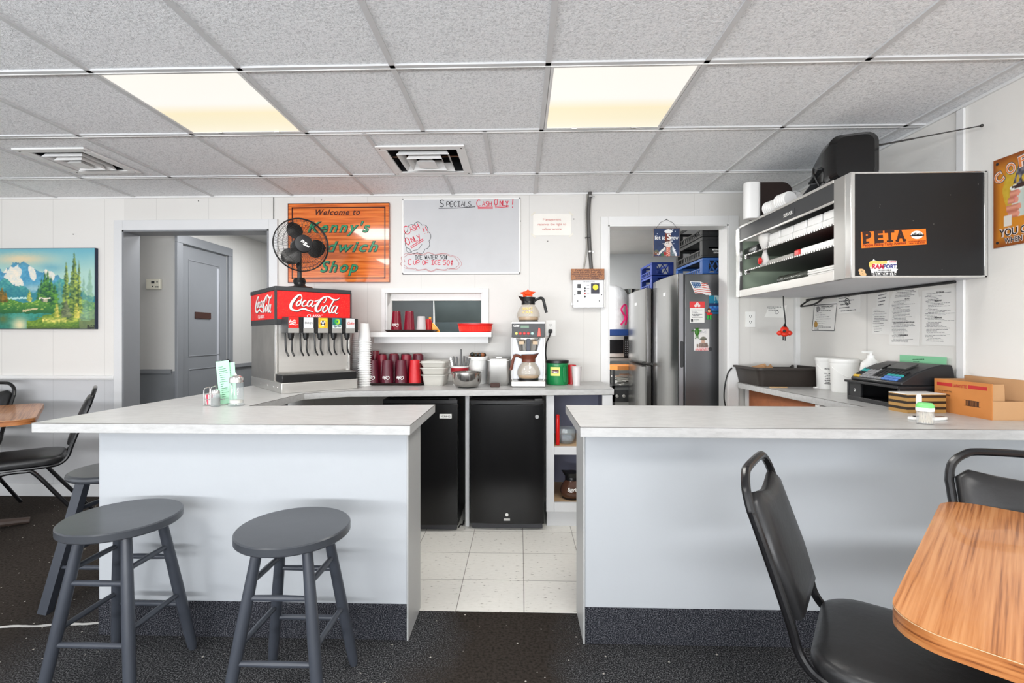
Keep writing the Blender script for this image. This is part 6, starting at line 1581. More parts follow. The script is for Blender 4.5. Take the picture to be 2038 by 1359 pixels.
# work table with an orange wooden top, papers on its shelf
YT = 5.45; bz = PY(1240, 727, YT+0.1).z
t = thing('work_table', 'steel work table with orange wooden top inside the kitchen doorway', 'table', (1.15, YT, 0))
x0 = PY(1219, 730, YT).x-1.15
MB().prism([(x0-0.02, 0.16), (x0-0.02, 0.04), (x0+0.05, -0.03), (0.32, -0.03), (0.32, 0.30), (x0+0.03, 0.30)], bz-0.045, bz).build('wooden_top', mat('orange_wood_block', S(198, 128, 66), 0.4, vary=0.15, scale=12, stretch=(6, 1, 1)), t)
MB().box(x0, 0.32, 0, 0.30, bz-0.24, bz-0.22).box(x0, x0+0.02, 0.0, 0.30, bz-0.36, bz-0.24).box(x0, 0.32, 0.0, 0.01, bz-0.40, bz-0.27).box(x0, 0.32, 0, 0.3, 0.3, 0.32).build('shelf', M_dkgrey, t)
for x, y in ((x0, 0.0), (x0, 0.27), (0.29, 0.0), (0.29, 0.27)): MB().box(x, x+0.03, y, y+0.03, 0, bz-0.045).build('leg', M_dkgrey, t)
k = MB()
for i in range(4): k.lathe([(0, 0.02), (0.016, 0.018), (0.018, 0)], 14, (x0+0.05+i*0.075, 0.0, bz-0.335), (0, -1, 0))
k.build('knob', M_steel, t)
rnd = random.Random(5)
for i in range(7):
    a_ = rnd.uniform(-0.5, 0.5)
    o = MB().obox((0, 0, 0.0055), V((cos(a_), sin(a_), 0.05))*0.07, V((-sin(a_), cos(a_), 0.0))*0.09, V((0, 0, 0.006))).build('paper_packet', M_paper, bev=0.002)
    o.location = (1.15+x0+0.13+rnd.uniform(-0.03, 0.05), YT+0.13+rnd.uniform(-0.02, 0.02), bz-0.2175+i*0.017); tag(o, 'white paper packet in the pile below the orange wooden table top', 'paper', 'paper packets under the wooden top')
# ================================================================ right side: cabinet on the wall
YN = 2.19; XC0 = PY(1693, 450, YN).x; ZT = PY(1693, 343, YN).z; ZB = PY(1700, 553, YN).z; XR = XW-0.004
r_ = ray(1467, 560); YFAR = XC0/r_.x*r_.y
t = thing('display_cabinet', 'black and steel open-front cabinet hung on the right wall', 'cabinet', (XC0, YN, ZB))
w_ = XR-XC0; d_ = YFAR-YN; h_ = ZT-ZB
M_blkp = mat('scratched_black_panel', S(34, 34, 35), 0.5, vary=0.15, spec=0.3)
N, L, bs = nodes(M_blkp); tc = N.new('ShaderNodeTexCoord'); vo = N.new('ShaderNodeTexVoronoi'); vo.inputs['Scale'].default_value = 26; L.new(tc.outputs['Object'], vo.inputs[0])
lt = N.new('ShaderNodeMath'); lt.operation = 'LESS_THAN'; lt.inputs[1].default_value = 0.045; L.new(vo.outputs['Distance'], lt.inputs[0])
mx = N.new('ShaderNodeMix'); mx.data_type = 'RGBA'; old = bs.inputs['Base Color'].links[0].from_socket; L.new(old, mx.inputs['A']); mx.inputs['B'].default_value = S(150, 148, 142)+(1,)
L.new(lt.outputs[0], mx.inputs['Factor']); L.new(mx.outputs['Result'], bs.inputs['Base Color'])
ep = MB().box(0.012, w_-0.008, 0.0, 0.012, 0.008, h_-0.008).build('end_panel', M_blkp, t)
e = MB().box(0, w_, -0.006, 0.012, h_-0.008, h_).box(0, w_, -0.006, 0.012, 0, 0.009).box(w_-0.012, w_, -0.006, 0.012, 0, h_).box(-0.004, 0.014, -0.008, 0.03, 0, h_)
e.build('edge_trim', M_chrome, t, bev=0.002)
MB().box(-0.004, 0.012, 0.03, 0.11, 0.0, h_).build('near_post', M_steel2, t, bev=0.002)
MB().box(-0.008, 0.014, d_-0.05, d_, 0.0, h_-0.01).build('far_post', M_chrome, t, bev=0.002)
MB().box(0, w_, 0.012, d_, h_-0.012, h_).box(0, w_, 0.012, d_, 0, 0.012).build('carcass', mat('pale_cabinet_underside', S(196, 198, 204), 0.45, vary=0.05), t)
MB().box(-0.002, 0.012, 0.11, d_-0.05, h_-0.095, h_).build('fascia', M_dkgrey, t)
f = MB().box(-0.006, 0.004, 0.11, d_-0.05, h_-0.012, h_+0.002).box(-0.006, 0.004, 0.11, d_-0.05, h_-0.104, h_-0.094).box(-0.004, 0.006, 0.11, d_-0.05, 0, 0.045)
f.build('chrome_rail', M_steel, t, bev=0.0015)
MB().box(w_-0.01, w_, 0.012, d_, 0.012, h_-0.012).build('back_panel', mat('dark_red_brown_back', S(96, 50, 44), 0.4, 0.3, vary=0.3), t)
MB().box(0.004, w_-0.01, d_-0.014, d_-0.002, 0.012, h_-0.09).build('far_end_glass', mat('pale_green_panel', S(150, 164, 146), 0.3, vary=0.2, scale=5), t)
zs1 = PY(1680.5, 437.6, 2.26).z-ZB; zs2 = PY(1682.5, 481.6, 2.26).z-ZB
M_wsh = mat('perforated_steel_shelf', S(132, 130, 128), 0.35, 0.9, vary=0.15)
for z in (zs1, zs2):
    s = MB().box(0.02, w_-0.012, 0.06, d_-0.06, z-0.004, z).build('shelf', M_wsh, t)
    k = MB()
    for i in range(46):
        y = 0.07+i*(d_-0.14)/46; k.box(0.014, 0.022, y, y+0.010, z-0.007, z+0.001)
    k.build('shelf_lip', M_steel, s)
k = MB()
for z in (zs1-0.016, zs2-0.016): k.lathe([(0.006, -0.012), (0.012, -0.012), (0.012, 0.012), (0.006, 0.012)], 14, (0.03, d_-0.085, z), (1, 0, 0))
k.build('hook', M_chrome, t)
pl = PX(1570, 431, XC0); put_ = MB().box(-0.0025, -0.002, pl.y-YN-0.05, pl.y-YN+0.05, h_-0.075, h_-0.045)
lp = MB().box(-0.0034, -0.002, pl.y-YN-0.06, pl.y-YN+0.06, h_-0.078, h_-0.042).build('name_plate', M_dkgrey, t)
put_text(MB(), 'SERVER', (-0.004, pl.y-YN, h_-0.07), V((0, -1, 0)), U_, 0.026, width=0.09, bold=0.02).build('lettering', M_white, lp)
# stickers (flat labels stuck on the panel: parts)
def ck(px, py): p = PY(px, py, YN-0.0005); return V((p.x-XC0, -0.0008, p.z-ZB))
st = MB().prism([(ck(*q).x, ck(*q).z) for q in ((1714.5, 494), (1844, 486), (1842.5, 455), (1713, 461.5))], 0, 0.0006, (V((0, -0.0003, 0)), R_, U_, F_)).build('orange_sticker', mat('orange_sticker', S(244, 122, 32), 0.45), t)
rx = (ck(1844, 486)-ck(1714.5, 494)).normalized(); ux = V((-rx.z, 0, rx.x))
M_stink = mat('dark_brown_ink', S(52, 26, 20), 0.5)
k = MB()
for ch, px0, px1 in (('P', 1717, 1735), ('E', 1740, 1758.5), ('T', 1761, 1781), ('A', 1783, 1802.5)):
    a = ck(px0, 484-(px0-1717)*0.06); b = ck(px1, 484-(px1-1717)*0.06)
    o_ = (a+b)/2; o_.y = -0.001; put_text(k, ch, o_, rx, ux, 0.071, width=(b.x-a.x)*0.98, bold=0.055)
    W2_ = (b.x-a.x)
    if ch in 'PT': k.obox(V(((a.x+b.x)/2-(0.1 if ch == 'P' else 0)*W2_, -0.0014, a.z+0.003)), rx*W2_*0.32, ux*0.004, V((0, 0.0003, 0)))
    if ch == 'A':
        for q in (0.13, 0.87): k.obox(a+(b-a)*q+V((0, -0.0006, 0.003)), rx*W2_*0.17, ux*0.004, V((0, 0.0003, 0)))
k.build('lettering', M_stink, st)
k = MB(); a = ck(1717, 491); b = ck(1803, 485.5); o_ = (a+b)/2; o_.y = -0.001
put_text(k, 'People Eating Tasty Animals', o_, rx, ux, 0.017, width=(b-a).length, bold=0.03)
put_text(k, 'NORTHERN MICHIGAN', ck(1825, 481.5)+V((0, -0.0004, 0)), rx, ux, 0.009, width=0.073, bold=0.02)
put_text(k, 'MEAT IS MURDER', ck(1825, 485)+V((0, -0.0004, 0)), rx, ux, 0.008, width=0.066, bold=0.02)
k.build('lettering', mat('red_brown_ink', S(140, 44, 20), 0.5), st)
c_ = ck(1824.5, 467.5)
MB().prism([(c_.x+0.026*cos(i*pi/14), c_.z+0.018*sin(i*pi/14)) for i in range(28)], 0, 0.0006, (V((0, -0.0012, 0)), R_, U_, F_)).build('round_emblem', M_white, st)
k = MB()
for i in range(7): k.bar(c_+V((-0.018+i*0.006, -0.0016, -0.006)), c_+V((-0.018+i*0.006, -0.0016, 0.004+0.006*sin(i*2.2)**2)), 0.004, 0.0006, side=(0, 1, 0))
k.bar(c_+V((-0.03, -0.0016, -0.004)), c_+V((0.03, -0.0016, -0.001)), 0.005, 0.0006, side=(0, 1, 0)); k.build('emblem_figure', M_ink, st)
ol = [(1732, 535), (1730, 526), (1733, 521), (1737, 518), (1739, 515), (1741, 518), (1747, 520), (1758, 519), (1764, 520), (1768, 518), (1784, 518.5), (1785, 531), (1783, 534), (1787, 535.5), (1784, 540), (1784, 549), (1758, 551), (1736, 550.5), (1734, 541)]
st = MB().prism([(ck(*q).x, ck(*q).z) for q in reversed(ol)], 0, 0.0006, (V((0, -0.0003, 0)), R_, U_, F_)).build('logo_sticker', M_white, t)
k = MB(); put_text(k, 'RAM', ck(1747, 534.5)+V((0, -0.0004, 0)), R_, U_, 0.027, width=0.056, bold=0.05, shear=0.2); put_text(k, 'CUSTOM', ck(1776, 522.5)+V((0, -0.0004, 0)), R_, U_, 0.009, width=0.03, bold=0.03, shear=0.2)
k.build('lettering', mat('crimson_ink', S(200, 34, 66), 0.5), st)
k = MB(); put_text(k, 'PORT', ck(1771, 534)+V((0, -0.0004, 0)), R_, U_, 0.025, width=0.056, bold=0.04); k.build('lettering', mat('indigo_ink', S(52, 54, 128), 0.5), st)
k = MB(); put_text(k, '231-903-8152', ck(1759.5, 549)+V((0, -0.0004, 0)), R_, U_, 0.018, width=0.11, bold=0.04); ink_rows(k, ck(1738, 543.5)+V((0, -0.0004, 0)), R_, U_, 0.105, 0.008, 1, hfrac=0.8); ink_rows(k, ck(1746, 539.5)+V((0, -0.0004, 0)), R_, U_, 0.07, 0.008, 1, hfrac=0.7)
k.build('lettering', M_ink, st)
k = MB(); k.ribbon(catmull([ck(1734, 531)+V((0, -0.0006, 0)), ck(1733, 524)+V((0, -0.0006, 0)), ck(1740, 522)+V((0, -0.0006, 0)), ck(1752, 522.5)+V((0, -0.0006, 0)), ck(1765, 521.5)+V((0, -0.0006, 0))], 5), [0.016]*8+[0.012]*13, F_, 0.0003); k.build('yellow_flourish', mat('pale_yellow_ink', S(222, 196, 104), 0.5), st)
k = MB(); put_text(k, '8', ck(1716, 548.5)+V((0, -0.0004, 0)), V((1, 0, -0.08)), U_, 0.04, width=0.034, bold=0.06, shear=-0.25); k.build('number_sticker', mat('tan_sticker', S(216, 178, 130), 0.5), t)
# ---------------------------------------------------------------- inside the cabinet
def CL(x, y, z): return V((XC0+x, y, ZB+z))
GF = 'foam clamshell boxes on the upper cabinet shelf'
y = YN+0.14; i = 0
names = ['nearest to the black end panel', 'second from the black end panel', 'third from the black end panel', 'fourth from the black end panel', 'farthest from the black end panel']
while i < 5:
    dd = 0.128; o = MB().box(0.0, 0.2, 0, dd-0.006, 0, 0.036).box(0.004, 0.196, 0.004, dd-0.01, 0.036, 0.078)
    o = o.box(-0.003, 0.203, -0.002, dd-0.004, 0.033, 0.039).build('foam_container', M_foam, bev=0.009)
    o.location = CL(0.035, y, zs1+0.001); tag(o, 'white foam box on the top cabinet shelf, ' + names[i], 'food container', GF)
    y += dd+0.002; i += 1
yb_ = y
t = thing('plastic_bag', 'white plastic bag with red print hanging over the cabinet shelves', 'bag', CL(0.02, yb_+0.06, zs2+0.0015))
rg = []
for j, (z, r) in enumerate(((0, 0.035), (0.02, 0.045), (0.05, 0.028), (0.09, 0.016), (0.115, 0.03), (0.15, 0.05), (0.19, 0.055), (0.215, 0.02))):
    rg.append([V((0.03+r*(0.7+0.2*vn(i, j, 8))*cos(2*pi*i/20)*0.8, r*(0.8+0.3*vn(i*0.9, j, 6))*sin(2*pi*i/20), z)) for i in range(20)])
MB().loft(rg).build('bag', mat('milky_film', S(226, 224, 220), 0.35, bump=0.5, bscale=50), t)
MB().ball((-0.006, -0.01, 0.03), 0.022, 12, (0.5, 1, 1)).build('red_print', M_red, t)
M_foil = mat('crumpled_foil', S(120, 120, 120), 0.25, 0.9, vary=0.5, scale=40, bump=1.0, bscale=70)
t = thing('foil_roll', 'grey wrapped roll lying at the far end of the top cabinet shelf', 'roll', CL(0.06, yb_+0.14, zs1+0.028))
MB().lathe([(0, 0), (0.024, 0), (0.027, 0.004), (0.027, 0.17), (0.024, 0.175), (0, 0.175)], 20, (0, 0, 0), (0, 1, 0)).build('roll', M_foil, t)
# middle shelf: red and white packages
for i, (yy, m_, lb, dims) in enumerate(((YN+0.14, M_foam, 'white food box on the middle cabinet shelf nearest the black end panel', (0.05, 0.30, 0.034)), (YN+0.45, M_red, 'red carton on the middle cabinet shelf beside the white food box', (0.05, 0.05, 0.035)), (YN+0.52, MATS['cloudy_clear_plastic'], 'clear wrapped sleeves in the middle of the middle cabinet shelf', (0.06, 0.26, 0.025)), )):
    o = MB().box(0, dims[0], 0, dims[1], 0, dims[2]).build(('food_box', 'red_carton', 'wrapped_sleeves')[i], m_, bev=0.006); o.location = CL(0.03, yy, zs2+0.0015); tag(o, lb, 'package')
for i in range(3):
    o = MB().box(0, 0.12, 0, 0.5-0.05*i, 0, 0.01).build('red_sheet', mat('dark_red_card', S(150, 30, 28), 0.4), bev=0.002); o.location = CL(0.12+0.06*i, YN+0.18+0.02*i, zs2+0.002+0.0105*i)
    tag(o, 'flat dark red card sheet at the back of the middle cabinet shelf', 'card', 'red card sheets on the middle cabinet shelf')
# bottom: stack of white paper, dark trays
for i in range(6):
    o = MB().box(0, 0.16, 0, 0.22, 0, 0.0105).build('paper_pad', M_paper, bev=0.0015); o.location = CL(0.035+0.002*(i % 2), YN+0.16+0.003*(i % 3), 0.0135+0.0118*i)
    tag(o, 'white paper pad in the stack at the bottom of the cabinet', 'paper pad', 'white paper pads in the cabinet')
o = MB().box(0, 0.12, 0, 0.3, 0, 0.028).build('black_tray', M_black, bev=0.004); o.location = CL(0.04, YN+0.42, 0.0135); tag(o, 'black plastic tray beside the white paper pads in the cabinet', 'tray')
t = thing('foil_roll', 'dark crinkled wrapped roll above the black tray in the cabinet', 'roll', CL(0.07, YN+0.40, 0.0135+0.028+0.026))
MB().lathe([(0, 0), (0.022, 0), (0.026, 0.01), (0.025, 0.14), (0.026, 0.30), (0.02, 0.315), (0, 0.32)], 18, (0, 0, 0), (0, 1, 0)).build('roll', mat('dark_crinkled_film', S(74, 78, 70), 0.2, 0.4, vary=0.6, scale=40, bump=1.0, bscale=60), t)
o = MB().box(0, 0.14, 0, 0.28, 0, 0.006).build('paper_sheet', M_paper); o.location = CL(0.03, YN+0.74, 0.0135); tag(o, 'white sheets lying at the far end of the cabinet bottom', 'paper')
# ---------------------------------------------------------------- on top of the cabinet
ZTT = ZT+0.001
p = PY(1492, 400, 3.06)
hh = PY(1492, 364, 3.06).z-ZTT
M_wc = mat('white_cup_sleeve', S(232, 232, 230), 0.5)
o = MB().prism(rrect(-0.047, 0.047, -0.035, 0.035, 0.03, 6), 0, hh).build('cup_sleeve', M_wc, bev=0.006); o.location = (p.x+0.012, 3.06, ZTT)
tag(o, 'tall white sleeve of cups standing at the far end of the cabinet top', 'cup sleeve')
o = MB().prism(rrect(-0.15, 0.15, 0, 0.27, 0.06, 6), 0, 0.014, (V((0, 0, 0)), R_, V((0, 0.12, 1)), V((0, -1, 0.12)))).build('serving_tray', M_brownblk, bev=0.004)
p = PY(1502, 420, 3.2); o.location = (XC0+0.155, 3.19, ZTT+0.004); tag(o, 'dark serving tray leaning upright behind the white cup sleeve', 'tray')
def lid_stack(loc, dirv, n, r, label, step=0.012):
    pr = [(0, 0), (r*0.86, 0)]; z = 0
    for i in range(n): pr += [(r, z+0.002), (r, z+0.006), (r*0.9, z+0.007), (r*0.9, z+step)]; z += step
    pr += [(0, z)]
    o = MB().lathe(pr, 24, (0, 0, 0), dirv).build('foam_cup_stack', M_foam); o.location = loc
    return tag(o, label, 'cup lids', 'white lids lying on the cabinet top')
def TP(px, py, y): q = PY(px, py, y); return q
a = V((XC0+0.045, 3.00, ZTT+0.046)); 
lid_stack(a, V((0.25, -1, 0.0)).normalized(), 9, 0.042, 'ribbed stack of white cup lids lying beside the tall cup sleeve', 0.014)
lid_stack(V((XC0+0.05, 2.87, ZTT+0.050)), V((0.2, -1, 0)).normalized(), 6, 0.045, 'second ribbed stack of white cup lids lying nearer the radio', 0.014)
o = MB().lathe([(0, 0), (0.03, 0), (0.042, 0.02), (0.044, 0.22), (0.038, 0.24), (0, 0.24)], 20, (0, 0, 0), (0.1, -1, 0)).build('cup_sleeve', M_wc); o.location = (XC0+0.13, 3.06, ZTT+0.046); tag(o, 'white plastic sleeve of cups lying behind the lid stacks on the cabinet', 'cup sleeve')
o = MB().box(0, 0.24, 0, 0.3, 0, 0.12).build('blue_box', mat('teal_blue_card', S(20, 104, 132), 0.5), bev=0.003); o.location = (XC0+0.26, 2.85, ZTT); tag(o, 'teal blue box behind the black radio on the cabinet', 'box')
# radio
zr = ZTT
t = thing('radio', 'black portable radio with extended antenna on top of the wall cabinet', 'radio', (XC0+0.085, YN+0.14, zr), radians(-20))
sec = lambda x0, x1, z0, z1, r, y, sh=0.0: [V((p[0], y, p[1])) for p in rrect(x0+sh, x1+sh, z0, z1, r, 5)]
H0 = PY(1700, 262, YN+0.14).z-zr
b = MB().loft([sec(-0.05, 0.10, 0.02, H0-0.02, 0.04, 0.0), sec(-0.075, 0.125, 0.002, H0, 0.05, 0.03), sec(-0.085, 0.13, 0.0, H0, 0.05, 0.14), sec(-0.09, 0.12, 0.0, H0-0.03, 0.04, 0.30), sec(-0.085, 0.10, 0.0, H0-0.09, 0.03, 0.40), sec(-0.07, 0.08, 0.01, H0-0.11, 0.03, 0.43)])
M_radio = mat('glossy_black_radio', S(8, 8, 9), 0.2, vary=0.3); b.build('body', M_radio, t)
MB().bar((-0.094, 0.16, 0.05), (-0.096, 0.38, 0.05), 0.06, 0.006).bar((-0.092, 0.12, 0.11), (-0.094, 0.34, 0.10), 0.022, 0.008).build('front_grille', M_dkgrey, t, bev=0.002)
hb_ = catmull([(-0.094, 0.13, 0.03), (-0.115, 0.14, 0.09), (-0.11, 0.18, 0.13), (-0.1, 0.22, 0.14)], 5); MB().tube(hb_, 0.005, 8).build('handle', M_black, t)
Mi = Matrix.Rotation(radians(20), 3, 'Z'); an0 = Mi @ (PY(1738, 291, YN+0.2)-t.location); an1 = Mi @ (PY(1954, 250, 2.16)-t.location)
MB().cyl(an0, an0+(an1-an0)*0.4, 0.0045, 0.004, 8).cyl(an0+(an1-an0)*0.4, an1, 0.0032, 0.0026, 8).ball(tuple(an1), 0.007, 10).build('antenna', M_screw, t)
# ================================================================ papers on the right wall
LW = V((0, -1, 0))      # to the right as seen when facing the right wall
OUT = V((-1, 0, 0))
def paper_on_wall(name, quad, label, cat='paper', rows=0, extra=None, off=0.002, m=M_paper, fill=0.7, seed=1, mg=0.08):
    """quad: image corners tl, tr, br, bl on the right wall"""
    P4 = [PX(x, y, XW-off) for x, y in quad]
    o = P4[3].copy(); t = thing(name, label, cat, o)
    L4 = [p-o for p in P4]
    n = V((-0.0009, 0, 0))
    b = MB(); b.add([p for p in L4]+[p+n for p in L4], [(0, 1, 2, 3), (7, 6, 5, 4), (0, 4, 5, 1), (1, 5, 6, 2), (2, 6, 7, 3), (3, 7, 4, 0)])
    b.build('sheet', m, t)
    rt = (L4[2]-L4[3]); up = (L4[0]-L4[3]); w_ = rt.length; h_ = up.length
    if rows:
        k = MB(); ink_rows(k, L4[3]+rt.normalized()*w_*mg+up.normalized()*h_*0.06+n*1.2, rt.normalized(), up.normalized(), w_*(1-2*mg), h_*0.88, rows, fill, seed=seed, hfrac=0.34)
        k.build('print', mat('faded_grey_ink', S(110, 110, 112), 0.7), t)
    if extra: extra(t, L4[3]+n*1.3, rt.normalized(), up.normalized(), w_, h_)
    return t
def ring_mark(mb, o, rt, up, r, w_):
    mb.ribbon([o+rt*(r*cos(a*pi/10))+up*(r*sin(a*pi/10)) for a in range(21)], w_, rt.cross(up), 0.0004)
def cert(t, o, rt, up, w_, h_):
    k = MB(); 
    for a, b in (((0.03, 0.05), (0.97, 0.05)), ((0.97, 0.05), (0.97, 0.97)), ((0.97, 0.97), (0.03, 0.97)), ((0.03, 0.97), (0.03, 0.05))):
        k.ribbon([o+rt*w_*a[0]+up*h_*a[1], o+rt*w_*b[0]+up*h_*b[1]], 0.005, rt.cross(up), 0.0004)
    ring_mark(k, o+rt*w_*0.2+up*h_*0.82, rt, up, 0.017, 0.005); ring_mark(k, o+rt*w_*0.2+up*h_*0.82, rt, up, 0.008, 0.004)
    put_text(k, 'CERTIFICATE', o+rt*w_*0.6+up*h_*0.86, rt, up, 0.02, width=w_*0.5)
    k.build('border', M_ink, t)
    MB().lathe([(0, 0.002), (0.018, 0.002), (0.021, 0)], 20, o+rt*w_*0.17+up*h_*0.27, rt.cross(up)).build('gold_seal', mat('gold_foil', S(184, 142, 66), 0.4, 0.3), t)
paper_on_wall('certificate', ((1620, 606), (1666.5, 599.5), (1662, 661), (1615, 660)), 'white certificate with black border and gold seal on the right wall', 'certificate', 12, cert, fill=0.45)
def seal(t, o, rt, up, w_, h_):
    k = MB(); ring_mark(k, o+rt*w_*0.48+up*h_*0.62, rt, up, 0.02, 0.005); ring_mark(k, o+rt*w_*0.48+up*h_*0.62, rt, up, 0.010, 0.005); put_text(k, 'LICENSE', o+rt*w_*0.5+up*h_*0.86, rt, up, 0.018, width=w_*0.2); k.box(0, 0, 0, 0, 0, 0) if 0 else None
    k.build('seal', M_ink, t)
paper_on_wall('license_paper', ((1664.5, 589.5), (1712, 584.5), (1713, 621), (1668, 625)), 'white license paper with a round black seal beside the certificate', 'certificate', 5, seal, off=0.0025, fill=0.3, seed=4)
def seal2(t, o, rt, up, w_, h_):
    k = MB(); ring_mark(k, o+rt*w_*0.6+up*h_*0.4, rt, up, 0.014, 0.004); k.build('seal', MATS['faded_grey_ink'], t)
t = thing('receipt_paper', 'faded white slip taped to the wall left of the hanging red plug', 'paper', PY(1521, 631, D-0.002))
o = t.location.copy(); q4 = [PY(x, y, D-0.002)-o for x, y in ((1529, 611), (1566, 607), (1562, 632), (1521, 631))]; n = V((0, -0.0009, 0))
MB().add(q4+[p+n for p in q4], [(0, 1, 2, 3), (7, 6, 5, 4), (0, 4, 5, 1), (1, 5, 6, 2), (2, 6, 7, 3), (3, 7, 4, 0)]).build('sheet', M_paper, t)
k = MB(); ink_rows(k, q4[3]+V((0.02, -0.0012, 0.045)), R_, U_, 0.12, 0.035, 3, 0.6); ring_mark(k, q4[3]+V((0.09, -0.0012, 0.035)), R_, U_, 0.012, 0.003); k.build('print', MATS['faded_grey_ink'], t)
paper_on_wall('menu_sheet', ((1835.5, 578), (1914, 570), (1911.5, 689), (1835, 686)), 'large printed price sheet, rightmost of the papers above the register', 'price list', 34, lambda t, o, rt, up, w_, h_: (lambda k: (put_text(k, 'SUB SALADS', o+rt*w_*0.5+up*h_*0.93, rt, up, 0.01, width=w_*0.2, bold=0.03), put_text(k, 'BREAKFAST', o+rt*w_*0.45+up*h_*0.78, rt, up, 0.01, width=w_*0.2, bold=0.03), put_text(k, 'SANDWICHES', o+rt*w_*0.45+up*h_*0.48, rt, up, 0.01, width=w_*0.2, bold=0.03), k.build('headings', M_ink, t)))(MB()), fill=0.45, seed=11)
paper_on_wall('menu_sheet', ((1771, 594), (1832, 590), (1829, 688), (1769, 686)), 'printed price sheet with several headings, second from right above the register', 'price list', 34, lambda t, o, rt, up, w_, h_: (lambda k: (put_text(k, 'SIDES', o+rt*w_*0.6+up*h_*0.95, rt, up, 0.01, width=w_*0.15, bold=0.03), put_text(k, 'DELI SANDWICHES AND SOUPS', o+rt*w_*0.5+up*h_*0.46, rt, up, 0.01, width=w_*0.7, bold=0.03), put_text(k, 'DRINKS', o+rt*w_*0.5+up*h_*0.2, rt, up, 0.01, width=w_*0.3, bold=0.03), k.build('headings', M_ink, t)))(MB()), fill=0.6, seed=12)
paper_on_wall('note_sheet', ((1779, 577), (1826, 573), (1829, 592), (1773, 594)), 'narrow white note with columns of figures above the price sheets', 'note', 5, None, off=0.0035, fill=0.8, seed=13)
paper_on_wall('note_sheet', ((1746, 583), (1769, 580), (1769, 622), (1744, 626)), 'upper handwritten white note left of the price sheets', 'note', 6, None, off=0.0025, fill=0.5, seed=14)
paper_on_wall('note_sheet', ((1737, 612), (1771, 610), (1770, 666), (1736, 664)), 'lower handwritten white note with figures left of the price sheets', 'note', 14, None, off=0.0035, fill=0.75, seed=15, mg=0.03)
# green card standing behind the register
paper_on_wall('menu_card', ((1791, 706), (1884.5, 711), (1883, 732), (1791, 732)), 'green card with faint print leaning behind the cash register', 'menu', 0, lambda t, o, rt, up, w_, h_: (lambda k: (ink_rows(k, o+rt*w_*0.3+up*h_*0.2, rt, up, w_*0.3, h_*0.5, 3), k.build('print', mat('dark_green_ink', S(60, 120, 84), 0.6), t)))(MB()), off=0.012, m=mat('mint_green_card', S(134, 204, 158), 0.6))
# coffee sign
Q = ((1975.5, 322), (2120, 262), (2120, 470), (1982, 494))
P4 = [PX(x, y, XW-0.003) for x, y in ((1975.5, 322), (1982, 494))]
zt_, zb_ = P4[0].z, P4[1].z; y0 = (P4[0].y+P4[1].y)/2
t = thing('tin_sign', 'orange tin coffee sign on the right wall above the cardboard box', 'sign', (XW-0.001, y0, zb_)); h_ = zt_-zb_; w_ = h_*0.80
def coffee(u, v):
    n = vn(u*30, v*30, 3); n2 = vn(u*8, v*8, 2)
    e = min(u*1.32, 1-v, v, (1-u)*1.32); c = mixc((0.52, 0.27, 0.12), (0.80, 0.52, 0.16), min(1, e*7)+0.15*n2)
    # yellow figure outline
    X = u*1.32
    if v > 0.40 and X > 0.17+0.14*abs(v-0.62)**1.2*4 and v < 0.80+0.1*X and X < 1.1: c = mixc((0.80, 0.68, 0.24), (0.72, 0.56, 0.16), n*0.6)
    # cup
    if 0.33 < X-0.06*(0.62-v) < 0.66 and 0.30 < v < 0.62: c = mixc((0.80, 0.84, 0.80), (0.66, 0.72, 0.70), (X-0.4)*3)
    if ((X-0.5)/0.19)**2+((v-0.63)/0.035)**2 < 1: c = (0.88, 0.90, 0.88)
    if ((X-0.5)/0.165)**2+((v-0.635)/0.022)**2 < 1: c = (0.25, 0.18, 0.16)
    # steam / hair
    if 0.36 < X < 0.62 and 0.66 < v < 0.9 and vn(X*20, v*14, 6) > 0.42 and X > 0.34+(v-0.62)*0.5: c = mixc((0.16, 0.15, 0.18), (0.62, 0.62, 0.66), n)
    # fingers
    for k in range(4):
        yc = 0.565-k*0.075; x0 = 0.30-0.028*(k if k < 3 else 1); x1 = 0.46-0.03*k+0.08*(k > 1)
        if x0 < X < x1 and abs(v-yc) < 0.036: 
            c = mixc((0.88, 0.62, 0.52), (0.66, 0.38, 0.30), abs(v-yc)/0.036*0.8)
            if X > x1-0.035 and k < 2: c = (0.84, 0.46, 0.48)
        if (X-x1)**2+(v-yc)**2 < 0.034**2: c = (0.86, 0.58, 0.50)
    if 0.2 < X < 0.34 and 0.22 < v < 0.34: c = (0.86, 0.84, 0.80)
    return c
pc = picture('printed_face', (-0.004, 0, 0), LW, U_, w_, h_, 110, 84, coffee, t, 0.0012, m=paint_mat())
k = MB(); ar = V((0, -1, 0))
for i, ch in enumerate('COFFEE'):
    a_ = radians(28-9.5*i); o_ = V((-0.006, -(0.036+0.047*i), h_*(0.735+0.07*i-0.010*i*i)))
    rt = V((0, -cos(a_), sin(a_))); up = V((0, sin(a_), cos(a_)))
    put_text(k, ch, o_, rt, up, 0.064, width=0.043, bold=0.09)
k.build('lettering_outline', mat('grey_outline', S(110, 92, 92), 0.5), t)
k = MB()
for i, ch in enumerate('COFFEE'):
    a_ = radians(28-9.5*i); o_ = V((-0.0068, -(0.036+0.047*i), h_*(0.735+0.07*i-0.010*i*i)))
    rt = V((0, -cos(a_), sin(a_))); up = V((0, sin(a_), cos(a_)))
    put_text(k, ch, o_, rt, up, 0.062, width=0.039, bold=0.05)
k.build('lettering_halo', mat('pale_halo', S(230, 214, 206), 0.5), t)
k = MB()
for i, ch in enumerate('COFFEE'):
    a_ = radians(28-9.5*i); o_ = V((-0.0076, -(0.036+0.047*i), h_*(0.735+0.07*i-0.010*i*i)))
    rt = V((0, -cos(a_), sin(a_))); up = V((0, sin(a_), cos(a_)))
    put_text(k, ch, o_, rt, up, 0.060, width=0.035, bold=0.0)
